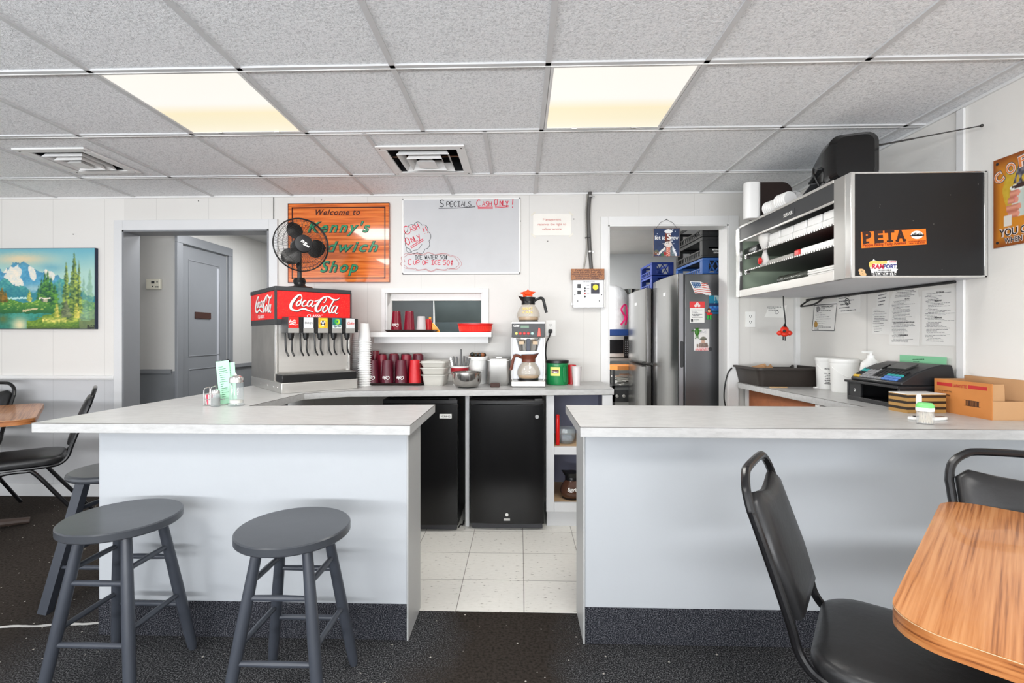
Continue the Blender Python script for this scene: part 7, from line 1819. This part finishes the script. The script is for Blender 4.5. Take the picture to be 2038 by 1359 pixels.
k.build('lettering', mat('orange_letter', S(226, 132, 66), 0.5), t)
for s, z, x0, x1, sz in (('YOU CAN SLEEP', 0.115, 0.028, 0.285, 0.042), ("WHEN YOU'RE DEAD", 0.035, 0.05, 0.28, 0.030)):
    put_text(MB(), s, (-0.006, -(x0+x1)/2*1.0, h_*z), ar, U_, sz, width=(x1-x0)*1.02, bold=0.08).build('lettering_outline', MATS['pale_halo'], t)
    put_text(MB(), s, (-0.0068, -(x0+x1)/2, h_*z), ar, U_, sz, width=(x1-x0), bold=0.015).build('lettering', M_ink, t)
k = MB()
for z in (0.02, h_-0.02): k.lathe([(0, 0.001), (0.006, 0.001), (0.006, 0)], 12, (-0.006, -0.018, z), (-1, 0, 0))
k.build('screw', M_ink, t)
# hanging power strip cable and red plug under the cabinet, outlet
outlet(PY(1493, 635.5, D), 'white wall outlet between the kitchen doorway and the right corner', R_, U_, F_)
pt = PY(1559, 597, 3.2); pb_ = PY(1563, 648, 3.2)
t = thing('hanging_plug', 'red multi-outlet plug hanging on a black cord below the cabinet', 'plug', pb_)
MB().tube(catmull([(pt.x-pb_.x, 0, ZB-pb_.z), (pt.x-pb_.x+0.003, 0, 0.12), (0.0, 0, 0.03), (-0.004, 0, 0.0)], 6), 0.004).build('cable', M_wire, t)
MB().ball((-0.006, 0, -0.03), 0.028, 16, (1, 0.6, 0.95)).ball((-0.038, 0, -0.048), 0.017, 14, (1, 0.8, 0.9)).ball((0.026, 0, -0.048), 0.018, 14, (1, 0.8, 0.9)).ball((-0.006, -0.004, -0.055), 0.024, 14, (1, 0.7, 0.7)).build('body', mat('red_rubber', S(206, 44, 22), 0.35), t)
MB().lathe([(0, 0.003), (0.010, 0.003), (0.010, 0)], 14, (-0.016, -0.017, -0.035), (0, -1, 0)).build('socket_face', M_brownblk, t)
MB().box(-0.016, -0.011, -0.004, 0.004, -0.095, -0.068).box(-0.003, 0.002, -0.004, 0.004, -0.097, -0.068).build('prong', M_dkgrey, t)
MB().lathe([(0.005, 0), (0.010, -0.012), (0.013, -0.02), (0, -0.02)], 12, (-0.004, 0, 0.012)).build('strain_relief', M_black, t)
ps = [PX(x, y, XW-0.06) for x, y in ((1586, 594), (1620, 588), (1660, 582), (1700, 576), (1760, 570))]
t = thing('cable_bundle', 'black cable looped below the wall cabinet above the certificate', 'cable', ps[0])
o = ps[0].copy(); k = MB()
lp_ = catmull([PX(x, y, XW-0.05)-o for x, y in ((1640, 590), (1612, 597), (1597, 606), (1594, 609.5), (1602, 609), (1618, 606), (1630, 600), (1642, 589))], 6)
k.tube(lp_, 0.006, 8).build('loop', M_wire, t)
MB().tube([V((XW-0.05, yy, ZB-0.008))-o for yy in (ps[0].y-0.1, 2.9, 2.7, 2.5, YN+0.1)], 0.007, 8).build('cable_run', M_wire, t)
# ================================================================ things on the right counter
# bus tub
q0 = PZ(1511, 769.5, CT)
t = thing('bus_tub', 'dark brown plastic bus tub at the far end of the right counter', 'tub', (q0.x, q0.y, CT))
W_ = XW-0.012-q0.x; D_ = 0.36; hT = 0.125
M_tub = mat('dark_brown_tub', S(50, 44, 40), 0.5, vary=0.15)
o0_ = rrect(0.012, W_-0.012, 0.012, D_-0.012, 0.03); o1 = rrect(-0.012, W_-0.006, -0.014, D_+0.006, 0.04); o2 = rrect(-0.028, W_, -0.03, D_+0.012, 0.045)
i1 = rrect(-0.004, W_-0.014, -0.006, D_-0.002, 0.034); i0 = rrect(0.02, W_-0.02, 0.02, D_-0.02, 0.026)
MB().loft([[V((p[0], p[1], z)) for p in P2] for P2, z in ((o0_, 0), (o1, hT-0.016), (o2, hT-0.014), (o2, hT), (i1, hT), (i0, 0.006))]).build('tub', M_tub, t)
k = MB()
for i, (x, y, a_) in enumerate(((0.06, 0.12, 0.5), (0.09, 0.18, -0.3), (0.12, 0.1, 0.9))): k.obox((x, y, hT-0.01), V((cos(a_)*0.045, sin(a_)*0.03, 0.012)), V((-0.004, 0.012, 0.016)), V((0, 0, 0.0015)))
o = k.build('cardboard_scraps', mat('tan_card', S(182, 140, 100), 0.7, vary=0.2)); o.location = (q0.x, q0.y, CT); o['kind'] = 'thing'
tag(o, 'torn brown and tan card scraps sticking out of the bus tub', 'cardboard')
p = PZ(1547, 771, CT)
tag(MB().box(p.x-0.055, p.x+0.055, p.y-0.02, p.y-0.008, CT+0.0005, CT+0.007).build('wooden_stick', mat('light_wood_stick', S(206, 168, 118), 0.5), bev=0.001), 'light wooden stick lying in front of the bus tub', 'stick')
p = PZ(1626, 772, CT); tag(MB().box(p.x-0.03, p.x+0.035, p.y-0.03, p.y-0.005, CT+0.0005, CT+0.01).build('white_lid', M_white, bev=0.003), 'small white lid lying left of the white buckets', 'lid')
# cable beside the tub
e0 = PY(1458, 734, 3.5)
# buckets
def pail(px, py, r, h, label, letters=False):
    p = PZ(px, py, CT); t = thing('plastic_bucket', label, 'bucket', (p.x, p.y+r*0.4, CT), 0, 'white plastic buckets on the right counter')
    if t.location.x+r > XW-0.012: t.location.x = XW-0.012-r
    MB().lathe([(0, 0), (r*0.86, 0), (r*0.9, 0.004), (r*0.98, h*0.78), (r, h*0.8), (r, h*0.9), (0, h*0.9)], 36).build('pail', M_white, t)
    MB().lathe([(r+0.002, h*0.88), (r+0.004, h*0.9), (r+0.004, h*0.985), (r, h), (0, h)], 36).build('lid', M_white, t)
    MB().tube(catmull([(-r, 0, h*0.75), (-r*0.7, -r*0.75, h*0.55), (0, -r*1.06, h*0.45), (r*0.7, -r*0.75, h*0.55), (r, 0, h*0.75)], 6), 0.0022, 6).build('handle', M_white, t)
    if letters:
        k = MB(); 
        ink_rows(k, (-0.032, 0, 0.03), R_, U_, 0.07, 0.075, 7, 0.7, th=0, hfrac=0.5, seed=3); put_text(k, 'PICKLE', (-0.012, 0, 0.125), R_, U_, 0.012, width=0.035, bold=0.03, th=0)
        for i in range(len(k.v)):
            q = k.v[i]; rr = r*(0.9+0.08*q.z/(h*0.78))+0.0012; a_ = q.x/rr-0.25; k.v[i] = V((rr*sin(a_), -rr*cos(a_), q.z))
        k.build('print', M_ink, t)
    return t
pail(1652, 774, 0.062, 0.20, 'white lidded bucket with black print beside the bus tub', True)
pail(1688, 781, 0.074, 0.20, 'plain white lidded bucket right of the printed bucket')
# soap bottle
p = PY(1733, 740, 2.76)
t = thing('soap_bottle', 'white pump soap bottle behind the cash register', 'bottle', (min(p.x, XW-0.06), 2.76, CT))
zt3 = PY(1733, 714, 2.76).z-CT
MB().lathe([(0, 0), (0.046, 0), (0.05, 0.006), (0.051, zt3*0.72), (0.044, zt3*0.9), (0.02, zt3), (0.017, zt3+0.006), (0, zt3+0.006)], 28).build('bottle', M_white, t)
MB().lathe([(0.018, zt3+0.002), (0.018, zt3+0.02), (0.008, zt3+0.022), (0.008, zt3+0.036), (0, zt3+0.036)], 18).box(-0.05, 0.008, -0.006, 0.006, zt3+0.033, zt3+0.042).build('pump', M_white, t, bev=0.001)
k = MB(); k.ball((-0.018, -0.046, zt3*0.62), 0.014, 10, (1, 0.2, 1)).ball((0.012, -0.048, zt3*0.58), 0.012, 10, (1.2, 0.2, 0.8)); k.build('black_print', M_ink, t)
# register
a = PZ(1687, 793.5, CT); b = PZ(1788, 813.6, CT)
xr0 = (a.x+b.x)/2; yr0, yr1 = b.y, a.y; dr_ = XW-0.015-xr0
t = thing('cash_register', 'black cash register with coloured keys on an open empty drawer', 'cash register', (xr0, yr0, CT))
w_ = yr1-yr0; hD = 0.105
M_reg = mat('black_register_plastic', S(34, 34, 36), 0.38, vary=0.15)
dk = MB().box(0, dr_, 0, 0.012, 0, hD).box(0, dr_, w_-0.012, w_, 0, hD).box(dr_-0.01, dr_, 0.012, w_-0.012, 0, hD).box(0, dr_, 0.012, w_-0.012, 0, 0.012).box(-0.012, dr_, -0.006, w_+0.006, hD-0.012, hD)
dk.box(-0.004, 0.01, 0.012, w_-0.012, 0.0, 0.022).build('drawer_case', M_reg, t, bev=0.002)
MB().box(0.003, 0.012, w_-0.10, w_-0.012, 0.022, hD-0.012).build('lock_panel', M_reg, t)
MB().lathe([(0.004, 0.003), (0.008, 0.003), (0.008, 0)], 16, (0.003, w_-0.06, 0.055), (-1, 0, 0)).build('lock', M_chrome, t)
prof = [(0.012, hD), (0.012, hD+0.016), (0.085, hD+0.062), (0.145, hD+0.085), (0.20, hD+0.10), (dr_-0.02, hD+0.098), (dr_-0.005, hD+0.03), (dr_-0.004, hD)]
MB().prism(prof, 0.004, w_-0.01, (V((0, 0, 0)), R_, U_, V((0, 1, 0)))).build('housing', M_reg, t, bev=0.006)
sl = V((0.073, 0, 0.046)).normalized(); nn = V((-sl.z, 0, sl.x)); bo = V((0.017, 0, hD+0.0195))
kc = {'y': mat('yellow_key', S(226, 186, 70), 0.4), 'g': mat('grey_key', S(140, 140, 142), 0.4), 't': mat('teal_key', S(50, 160, 158), 0.4), 'b': mat('blue_key', S(86, 128, 196), 0.4), 'k': mat('black_key', S(28, 28, 30), 0.35)}
lay = [('y', 0, 1, 0, 2), ('t', 3, 5, 0, 2)]
for r in range(5):
    for c in range(12):
        if c < 2: m_ = 'y' if r < 1 else ('t' if r > 2 else 'k')
        elif c < 5: m_ = 'g'
        elif c < 8: m_ = 'k' if r > 0 else 'g'
        else: m_ = 'b' if r < 2 else ('t' if r < 3 else 'k')
        y = w_-0.035-c*(w_-0.06)/12; q = bo+sl*(0.006+r*0.0165)+V((0, y, 0))
        o = MB().obox(q+nn*0.003, sl*0.0066, V((0, 0.0105, 0)), nn*0.004).build('key', kc[m_], t, bev=0.0015)
MB().obox(V((0.125, w_*0.40, hD+0.0835)), V((0.03, 0, 0.0125)), V((0, 0.06, 0)), V((-0.0012, 0, 0.003))).build('display', mat('dark_display', S(58, 60, 58), 0.2), t)
MB().obox(V((0.10, w_*0.76, hD+0.073)), V((0.03, 0, 0.013)), V((0, 0.05, 0)), V((-0.0012, 0, 0.003))).build('printer_cover', M_black, t, bev=0.002)
# napkin dispenser
a = PZ(1802, 822, CT); b = PZ(1882, 822, CT)
t = thing('napkin_dispenser', 'striped brown and black napkin box with white top beside the register', 'napkin dispenser', ((a.x+b.x)/2, a.y+0.05, CT), radians(4))
hw = (b.x-a.x)/2; hN = 0.082
st_ = mat('striped_napkin_box', S(150, 112, 60), 0.5); N, L, bs = nodes(st_)
tc = N.new('ShaderNodeTexCoord'); sp = N.new('ShaderNodeSeparateXYZ'); L.new(tc.outputs['Object'], sp.inputs[0]); m1 = N.new('ShaderNodeMath'); m1.operation = 'MULTIPLY'; m1.inputs[1].default_value = 1/0.0262; L.new(sp.outputs['Z'], m1.inputs[0])
m2 = N.new('ShaderNodeMath'); m2.operation = 'FRACT'; L.new(m1.outputs[0], m2.inputs[0]); rr_ = ramp(N, [(0, S(166, 128, 72)), (0.55, S(44, 32, 22))]); rr_.color_ramp.interpolation = 'CONSTANT'; L.new(m2.outputs[0], rr_.inputs[0]); L.new(rr_.outputs[0], bs.inputs['Base Color'])
MB().box(-hw, hw, -0.05, 0.05, 0, hN).build('box', st_, t)
MB().box(-hw, hw, -0.05, 0.05, hN, hN+0.003).prism(rrect(-hw+0.038, -hw+0.064, hN-0.055, hN+0.002, 0.012), 0.0, 0.002, (V((0, -0.05, 0)), R_, U_, F_)).build('white_top', M_white, t)
# calculator / plate
p = PZ(1846, 835, CT)
t = thing('calculator', 'flat white rounded calculator lying in front of the napkin box', 'calculator', (p.x, p.y+0.0, CT), radians(3))
o_ = [(0.078*cos(i*pi/20), 0.03*sin(i*pi/20)) for i in range(40)]
MB().prism(o_, 0.0005, 0.012).build('body', M_white, t, bev=0.003)
MB().box(0.035, 0.065, -0.008, 0.008, 0.012, 0.0135).build('display', mat('brown_display', S(110, 76, 60), 0.3), t)
k = MB()
for i in range(3):
    for j in range(2): k.box(-0.055+i*0.016, -0.043+i*0.016, -0.012+j*0.012, -0.004+j*0.012, 0.012, 0.015)
k.build('key', M_dkgrey, t)
# toothpick jar
p = PZ(1848, 845, CT)
t = thing('toothpick_dispenser', 'clear round toothpick dispenser with light green lid at the counter edge', 'toothpick dispenser', (p.x, p.y+0.016, CT))
M_clr = glassy('clear_plastic', S(226, 228, 228), 0.22)
MB().lathe([(0, 0), (0.026, 0), (0.027, 0.004), (0.0275, 0.052), (0.0265, 0.052), (0.026, 0.005), (0, 0.003)], 28).build('jar', M_clr, t)
MB().lathe([(0.0275, 0.05), (0.029, 0.051), (0.029, 0.064), (0, 0.064)], 28).build('collar', M_white, t)
MB().lathe([(0.0285, 0.064), (0.0285, 0.072), (0.022, 0.081), (0, 0.083)], 28).build('lid', mat('light_green_lid', S(122, 216, 124), 0.4), t)
k = MB(); rnd = random.Random(8)
for i in range(70):
    a0 = rnd.uniform(0, 2*pi); a1 = a0+rnd.uniform(-0.8, 0.8); r0 = rnd.uniform(0.004, 0.023); r1 = rnd.uniform(0.004, 0.024)
    k.cyl((r0*cos(a0), r0*sin(a0), 0.005), (r1*cos(a1), r1*sin(a1), rnd.uniform(0.04, 0.05)), 0.0009, n=5)
o = k.build('toothpicks', mat('toothpick_wood', S(226, 214, 190), 0.6), t); o['kind'] = 'stuff'
# cardboard box
a = PZ(1979, 836.5, CT); c0 = PZ(1864.5, 816, CT)
xb_ = a.x-0.01; yb0 = a.y; yb1 = PX(1864, 751, a.x).y
M_card = mat('corrugated_card', S(190, 122, 62), 0.75, vary=0.15, scale=8)
M_card2 = mat('pale_inner_card', S(188, 146, 104), 0.8, vary=0.1, scale=8)
t = thing('cardboard_box', 'open cardboard box with red printed band on the right counter', 'box', (xb_, yb0, CT))
hB_ = PX(1975, 764.5, xb_).z-CT; L_ = yb1-yb0; wB_ = XW-0.008-xb_
MB().box(0, 0.004, 0, L_, 0, hB_).build('printed_side', M_card, t)
MB().box(wB_-0.004, wB_, -0.0, L_, 0, hB_+0.015).box(0.004, wB_-0.004, L_-0.004, L_, 0, hB_).box(0.004, wB_-0.004, 0.004, L_-0.004, 0, 0.004).build('inner_side', M_card2, t)
MB().box(0.004, wB_-0.004, 0, 0.004, 0, hB_*0.52).build('front_flap', M_card2, t)
MB().obox((0.035, 0.012, hB_*0.5), V((0.03, 0.004, 0)), V((-0.0002, 0.0015, 0)), V((0, 0.002, hB_*0.48))).build('inner_flap', M_card2, t)
bx = -0.0008; rdp = mat('faded_red_band', S(178, 42, 40), 0.6)
k = MB()
for y0_, y1_ in ((0.02, L_*0.38), (L_*0.66, L_-0.015)): k.box(bx, 0, y0_, y1_, hB_*0.80, hB_*0.90)
k.build('red_band', rdp, t)
k = MB(); put_text(k, 'LAFAYETTE', (bx, L_*0.52, hB_*0.80), LW, U_, 0.018, width=L_*0.24, bold=0.02); k.build('lettering', rdp, t)
k = MB(); put_text(k, 'No. 10 WHITE TAIL', (bx, L_*0.78, hB_*0.62), LW, U_, 0.010, width=L_*0.25); put_text(k, 'E-Z WRAPPERS', (bx, L_*0.80, hB_*0.50), LW, U_, 0.010, width=L_*0.22, bold=0.02)
rnd = random.Random(2); yy = L_*0.42
while yy > L_*0.2:
    d2 = rnd.choice((0.0012, 0.002, 0.003)); k.box(bx, 0, yy-d2, yy, hB_*0.30, hB_*0.46); yy -= d2+rnd.choice((0.001, 0.002))
k.box(bx, 0, L_*0.18, L_*0.45, hB_*0.455, hB_*0.465).box(bx, 0, L_*0.18, L_*0.45, hB_*0.295, hB_*0.305); k.build('print', mat('brown_black_print', S(70, 42, 26), 0.7), t)
tag(MB().tube(catmull([PY(x, y, D-0.024) for x, y in ((1457, 732), (1449, 742), (1443, 765), (1441, 790), (1444, 812), (1446, 840))], 6), 0.005).build('power_cord', M_wire), 'black cord hanging at the left end of the right side counter', 'cord')
# ================================================================ condiment group on the left counter
c = PZ(413, 808, CT)
t = thing('condiment_rack', 'small wire rack with sugar packets and shakers on the left counter', 'rack', (c.x+0.03, c.y+0.05, CT), radians(10))
k = MB()
lo = rrect(-0.06, 0.03, -0.03, 0.03, 0.006); k.tube([(p[0], p[1], 0.004) for p in lo], 0.002, 6, closed=True)
k.tube([(p[0], p[1], 0.03) for p in lo], 0.0018, 6, closed=True)
for x, h in ((-0.06, 0.085), (-0.03, 0.09)):
    k.tube(catmull([(x, -0.03, 0.004), (x, -0.03, h-0.012), (x+0.004, -0.015, h), (x+0.004, 0.015, h), (x, 0.03, h-0.012), (x, 0.03, 0.004)], 4), 0.0022, 8)
k.build('wire_frame', M_chrome, t)
M_pk = mat('sugar_packets', S(234, 222, 222), 0.5)
for i in range(7):
    o = MB().box(-0.0022, 0.0022, -0.02, 0.02, 0, 0.05).build('sugar_packet', (M_pk, mat('pink_packet', S(222, 70, 96), 0.5))[i % 3 == 1]); o.location = (c.x-0.021+i*0.0065, c.y+0.038, CT+0.002); o.rotation_euler = (0, radians(-6+2*i), radians(10)); tag(o, 'sugar packet standing in the wire condiment rack', 'packet', 'sugar packets in the rack')
sp_ = PZ(424, 810, CT)
def shaker(loc, r, h, label, fill=None, name='salt_shaker', cat='shaker', fl=10):
    t = thing(name, label, cat, loc)
    MB().lathe([(0, 0), (r, 0), (r*1.04, 0.006), (r*0.98, h*0.7), (r*0.86, h*0.78), (r*0.84, h*0.78), (r*0.95, h*0.7), (r*0.96, 0.007), (0, 0.004)], fl, a0=0.2).build('glass', M_glass, t, ang=15)
    if fill: MB().lathe([(0, 0.005), (r*0.9, 0.008), (r*0.88, h*0.5), (0, h*0.5)], 16).build('contents', fill, t)
    MB().lathe([(r*0.9, h*0.76), (r*0.93, h*0.78), (r*0.93, h*0.87), (r*0.75, h*0.96), (r*0.4, h), (0, h)], 24).build('cap', M_chrome, t)
    return t
shaker((sp_.x, sp_.y+0.02, CT), 0.021, 0.082, 'small glass pepper shaker with steel cap in front of the green menu cards', mat('ground_pepper', S(120, 112, 100), 0.8, vary=0.4, scale=200))
sg_ = PZ(463, 809, CT)
t = thing('sugar_dispenser', 'ribbed glass sugar pourer with steel lid right of the green menu cards', 'sugar dispenser', (sg_.x, sg_.y+0.03, CT))
r = 0.031
k = MB(); rg = []
for z, q in ((0, 1.15), (0.006, 1.2), (0.012, 1.0), (0.10, 0.98), (0.118, 0.9)):
    rg.append([V(((r*q+0.0012*cos(10*a*2*pi/80))*cos(2*pi*a/80), (r*q+0.0012*cos(10*a*2*pi/80))*sin(2*pi*a/80), z)) for a in range(80)])
k.loft(rg).build('glass', M_glass, t)
MB().lathe([(0, 0.013), (r*0.88, 0.014), (r*0.88, 0.028), (0, 0.03)], 20).build('sugar', mat('sugar', S(226, 222, 212), 0.8), t)
MB().lathe([(r*0.95, 0.112), (r*1.02, 0.114), (r*1.02, 0.132), (r*0.9, 0.14), (r*0.5, 0.147), (0, 0.149)], 30).cyl((0.0, -0.0, 0.145), (-0.006, -0.002, 0.158), 0.006, 0.005, 12).build('lid', M_chrome, t)
M_mint = mat('mint_menu_card', S(170, 222, 190), 0.5, vary=0.04)
m0 = PZ(437, 807, CT)
for i, (px0, px1, py0, ht_, tl, lb) in enumerate(((418, 449, 707, 0.21, -0.10, 'pale green laminated menu card standing behind the pepper shaker, front one'), (429, 457, 711, 0.2, -0.04, 'pale green laminated menu card standing behind the pepper shaker, rear one'))):
    o = MB().box(-0.028, 0.028, -0.001, 0.001, 0, ht_).box(-0.030, 0.030, -0.0004, 0.0004, -0.0, ht_+0.004).build('menu_card', M_mint)
    o.location = (m0.x+0.004+i*0.014, m0.y+0.05+i*0.012, CT+0.002); o.rotation_euler = (radians(-5), radians(-7+2*i), radians(14)); tag(o, lb, 'menu', 'green menu cards in the rack')
    k = MB(); ink_rows(k, (-0.02, -0.0012, 0.02), R_, U_, 0.04, ht_-0.04, 16, 0.5, seed=i+3, hfrac=0.3); k.build('print', MATS['dark_green_ink'], o)
# ================================================================ stools
M_stool = mat('dark_grey_painted_wood', S(60, 64, 72), 0.35, vary=0.12, scale=5, bump=0.2, bscale=10)
M_stoolt = mat('worn_grey_painted_seat', S(62, 65, 70), 0.3, vary=0.1, scale=4, bump=0.12, bscale=12)
def stool(cx, cy, H, r, label, rz=0.0, foot=0.155, square=False, rounded=False):
    t = thing('bar_stool', label, 'stool', (cx, cy, 0), rz, 'grey wooden stools at the counter')
    th = 0.03
    if rounded: pr = [(0, H-th), (r-0.012, H-th), (r-0.002, H-th+0.007), (r, H-th*0.5), (r-0.003, H-0.006), (r-0.014, H), (0, H)]
    else: pr = [(0, H-th), (r-0.004, H-th), (r, H-th+0.004), (r, H-0.004), (r-0.004, H), (0, H-0.001)]
    MB().lathe(pr, 64).build('seat', M_stoolt, t, ang=28)
    tp = r*0.60; P_ = {}
    for sx in (-1, 1):
        for sy in (-1, 1):
            a = V((sx*tp*0.72, sy*tp*0.72, H-th)); b = V((sx*foot, sy*foot, 0)); P_[(sx, sy)] = (a, b)
            k = MB()
            if square: k.bar(b, a, 0.042, 0.036, side=(0, 1, 0))
            else:
                pts = [b+(a-b)*f for f in (0, 0.03, 0.12, 0.5, 1)]; k.tube(pts, [0.0125, 0.0165, 0.0185, 0.0195, 0.0165], 16)
            k.build('leg', M_stool, t)
    def at(sx, sy, z): a, b = P_[(sx, sy)]; return b+(a-b)*(z/a.z)
    for sy, zz in ((-1, (0.19, 0.385)), (1, (0.19, 0.385))):
        for z in zz: MB().tube([at(-1, sy, z), (at(-1, sy, z)+at(1, sy, z))/2, at(1, sy, z)], [0.0085, 0.0105, 0.0085], 12).build('rung', M_stool, t)
    for sx in (-1, 1):
        for z in (0.235, 0.43): MB().tube([at(sx, -1, z), (at(sx, -1, z)+at(sx, 1, z))/2, at(sx, 1, z)], [0.0085, 0.0105, 0.0085], 12).build('rung', M_stool, t)
    return t
stool(-1.44, 1.725, 0.58, 0.185, 'round grey painted stool, left one of the two in front of the counter panel', 0.0)
stool(-0.775, 1.65, 0.58, 0.185, 'round grey painted stool, right one of the two in front of the counter panel', 0.0)
stool(-1.935, 2.27, 0.60, 0.178, 'grey stool with square legs half hidden behind the left end of the counter', 0.0, 0.17, True, True)
# ================================================================ chairs and tables
M_frame = mat('black_enamel_tube', S(20, 20, 22), 0.25, vary=0.3, scale=20)
M_vinyl = mat('black_vinyl', S(34, 34, 35), 0.36, vary=0.12, scale=12, bump=0.15, bscale=60)
def chair(cx, cy, face, label):
    """cx, cy = seat centre; face = direction the sitter looks"""
    t = thing('banquet_chair', label, 'chair', (cx, cy, 0), atan2(face[1], face[0])-pi/2, 'black vinyl banquet chairs')
    W = 0.165
    k = MB(); side = []
    for s in (-1, 1):
        side.append([(s*0.17, 0.19, 0.432), (s*0.178, 0.10, 0.43), (s*0.178, -0.10, 0.43), (s*0.172, -0.175, 0.437), (s*0.168, -0.215, 0.475), (s*0.166, -0.235, 0.54), (s*W, -0.275, 0.66), (s*W, -0.315, 0.775)])
    top = []
    for i in range(9):
        a = pi*i/8; top.append((-cos(a)*(W-0.075)+(-0.075 if i < 4 else 0.075 if i > 4 else 0)*1.0, -0.32-0.028*sin(a)*1.0, 0.79+0.085*sin(a)))
    top = [(-W, -0.322, 0.795), (-W+0.012, -0.335, 0.84), (-W+0.045, -0.343, 0.870), (-W+0.09, -0.346, 0.88), (W-0.09, -0.346, 0.88), (W-0.045, -0.343, 0.870), (W-0.012, -0.335, 0.84), (W, -0.322, 0.795)]
    path = catmull(side[0]+top+side[1][::-1], 5)
    k.tube(path, 0.0115, 10); k.tube([(-0.17, 0.19, 0.432), (0, 0.2, 0.432), (0.17, 0.19, 0.432)], 0.011, 8)
    k.build('back_frame', M_frame, t)
    for s in (-1, 1):
        MB().tube(catmull([(s*0.178, 0.12, 0.418), (s*0.18, -0.02, 0.416), (s*0.182, -0.07, 0.395), (s*0.19, -0.18, 0.235), (s*0.198, -0.34, 0.002)], 6), 0.0115, 10).build('leg', M_frame, t)
        MB().tube(catmull([(s*0.176, -0.04, 0.418), (s*0.178, 0.06, 0.415), (s*0.182, 0.10, 0.39), (s*0.188, 0.15, 0.24), (s*0.196, 0.22, 0.002)], 6), 0.0115, 10).build('leg', M_frame, t)
    # seat pad
    o = rrect(-0.2, 0.2, -0.2, 0.2, 0.09, 8)
    def ring(k_, z): return [V((p[0]*k_, p[1]*k_, z)) for p in o]
    MB().loft([ring(0.9, 0.438), ring(0.985, 0.444), ring(1.0, 0.462), ring(0.985, 0.478), ring(0.93, 0.486), ring(0.8, 0.492), ring(0.5, 0.495), ring(0.2, 0.496)]).build('seat', M_vinyl, t, ang=60)
    # back pad with tapering foot and dipped top edge
    n = V((0, 0.94, 0.33)).normalized(); up = V((0, -0.33, 0.94)).normalized(); oc = V((0, -0.248, 0.60))
    pl = [(-0.125, -0.07), (0.125, -0.07), (0.152, 0.03), (0.150, 0.218), (0.12, 0.24), (0.06, 0.228), (0, 0.22), (-0.06, 0.228), (-0.12, 0.24), (-0.150, 0.218), (-0.152, 0.03)]
    rg = []
    for kk, dz in ((0.94, -0.014), (1.0, -0.008), (1.0, 0.008), (0.95, 0.018), (0.75, 0.024), (0.3, 0.027)):
        rg.append([oc+R_*(p[0]*kk)+up*((p[1]-0.07)*kk+0.07)+n*dz for p in pl])
    MB().loft(rg).build('backrest', M_vinyl, t, ang=50)
    return t
def table(u_dir, center, size, label, m_top, m_edge, ang_feet=0.0, h=0.74):
    a = atan2(u_dir[1], u_dir[0])
    t = thing('dining_table', label, 'table', (center[0], center[1], 0), a)
    s = size/2; o = rrect(-s, s, -s, s, 0.085, 8)
    MB().prism(o, h-0.0015, h).build('laminate_top', m_top, t)
    e = MB().prism(o, h-0.034, h-0.0018).build('edge_band', m_edge, t)
    MB().prism([(p[0]*1.0008, p[1]*1.0008) for p in o], h-0.0030, h-0.0018).build('edge_line', mat('thin_pale_laminate_line', S(214, 186, 150), 0.4), t)
    MB().cyl((0, 0, 0.03), (0, 0, h-0.045), 0.04, n=24).build('column', M_black, t)
    MB().box(-0.2, 0.2, -0.03, 0.03, h-0.045, h-0.034).box(-0.03, 0.03, -0.2, 0.2, h-0.045, h-0.034).build('mounting_plate', M_black, t)
    k = MB()
    for q in range(4):
        d = V((cos(q*pi/2+ang_feet), sin(q*pi/2+ang_feet), 0)); k.tube([d*0.02+V((0, 0, 0.05)), d*0.2+V((0, 0, 0.04)), d*0.40+V((0, 0, 0.022))], [0.034, 0.028, 0.02], 10)
    k.build('base', mat('dark_brown_base', S(66, 54, 48), 0.5), t)
    return t
M_top = wood_mat('oak_laminate', S(138, 82, 42), S(182, 118, 68), S(200, 140, 90), radians(90), 7.0, 0.3, 7.5, 0.10, 0.25, fine=26, fs=0.016)
M_edge = wood_mat('oak_laminate_edge', S(112, 62, 30), S(160, 98, 52), S(180, 120, 70), radians(90), 4.0, 0.35, 4.0, 0.3, zs=14.0, fine=3, fs=0.3)
s2 = sqrt(0.5)
cu, cv = (1.067+1.972)/2, (-0.166+0.739)/2
table((s2, s2), (s2*(cu+cv), s2*(cu-cv)), 0.905, 'oak laminate table with rounded corners in the right foreground', M_top, M_edge)
ud = V((-0.675, 0.737, 0)).normalized()
table((ud.x, ud.y), (-3.505, 2.83), 0.90, 'oak laminate table at the far left edge by the wall', M_top, M_edge)
fd = V((0.81, -0.59, 0)).normalized()
chair(0.785+0.81*0.20-0.012, 1.30-0.59*0.20, (fd.x, fd.y), 'black vinyl chair pushed in at the near left side of the foreground table')
fr_ = V((-0.32, -0.948, 0)).normalized(); cc_ = V((1.466, 1.487, 0))+fr_*0.345
chair(cc_.x, cc_.y, (fr_.x, fr_.y), 'black vinyl chair behind the foreground table against the counter')
chair(-3.10, 2.95, (-0.755, -0.656), 'black vinyl chair facing the far left table beside the stool')
chair(-3.86, 3.14, (0.06, -1), 'black vinyl chair behind the far left table, only its back edge showing')
# pale scuffed line on the carpet at the left
a = PZ(0, 1249, 0); b = PZ(200, 1240, 0)
k = MB(); n = 26; rnd = random.Random(4)
pts = [a+(b-a)*(i/n)+V((0, 0.004*sin(i*0.5), 0.0015)) for i in range(-4, n+1)]
o = k.ribbon(pts, [0.012+0.006*rnd.random() for _ in pts], (0, 0, 1), 0.001).build('trim_17', mat('white_scuff', S(196, 194, 190), 0.8)); o['kind'] = 'structure'
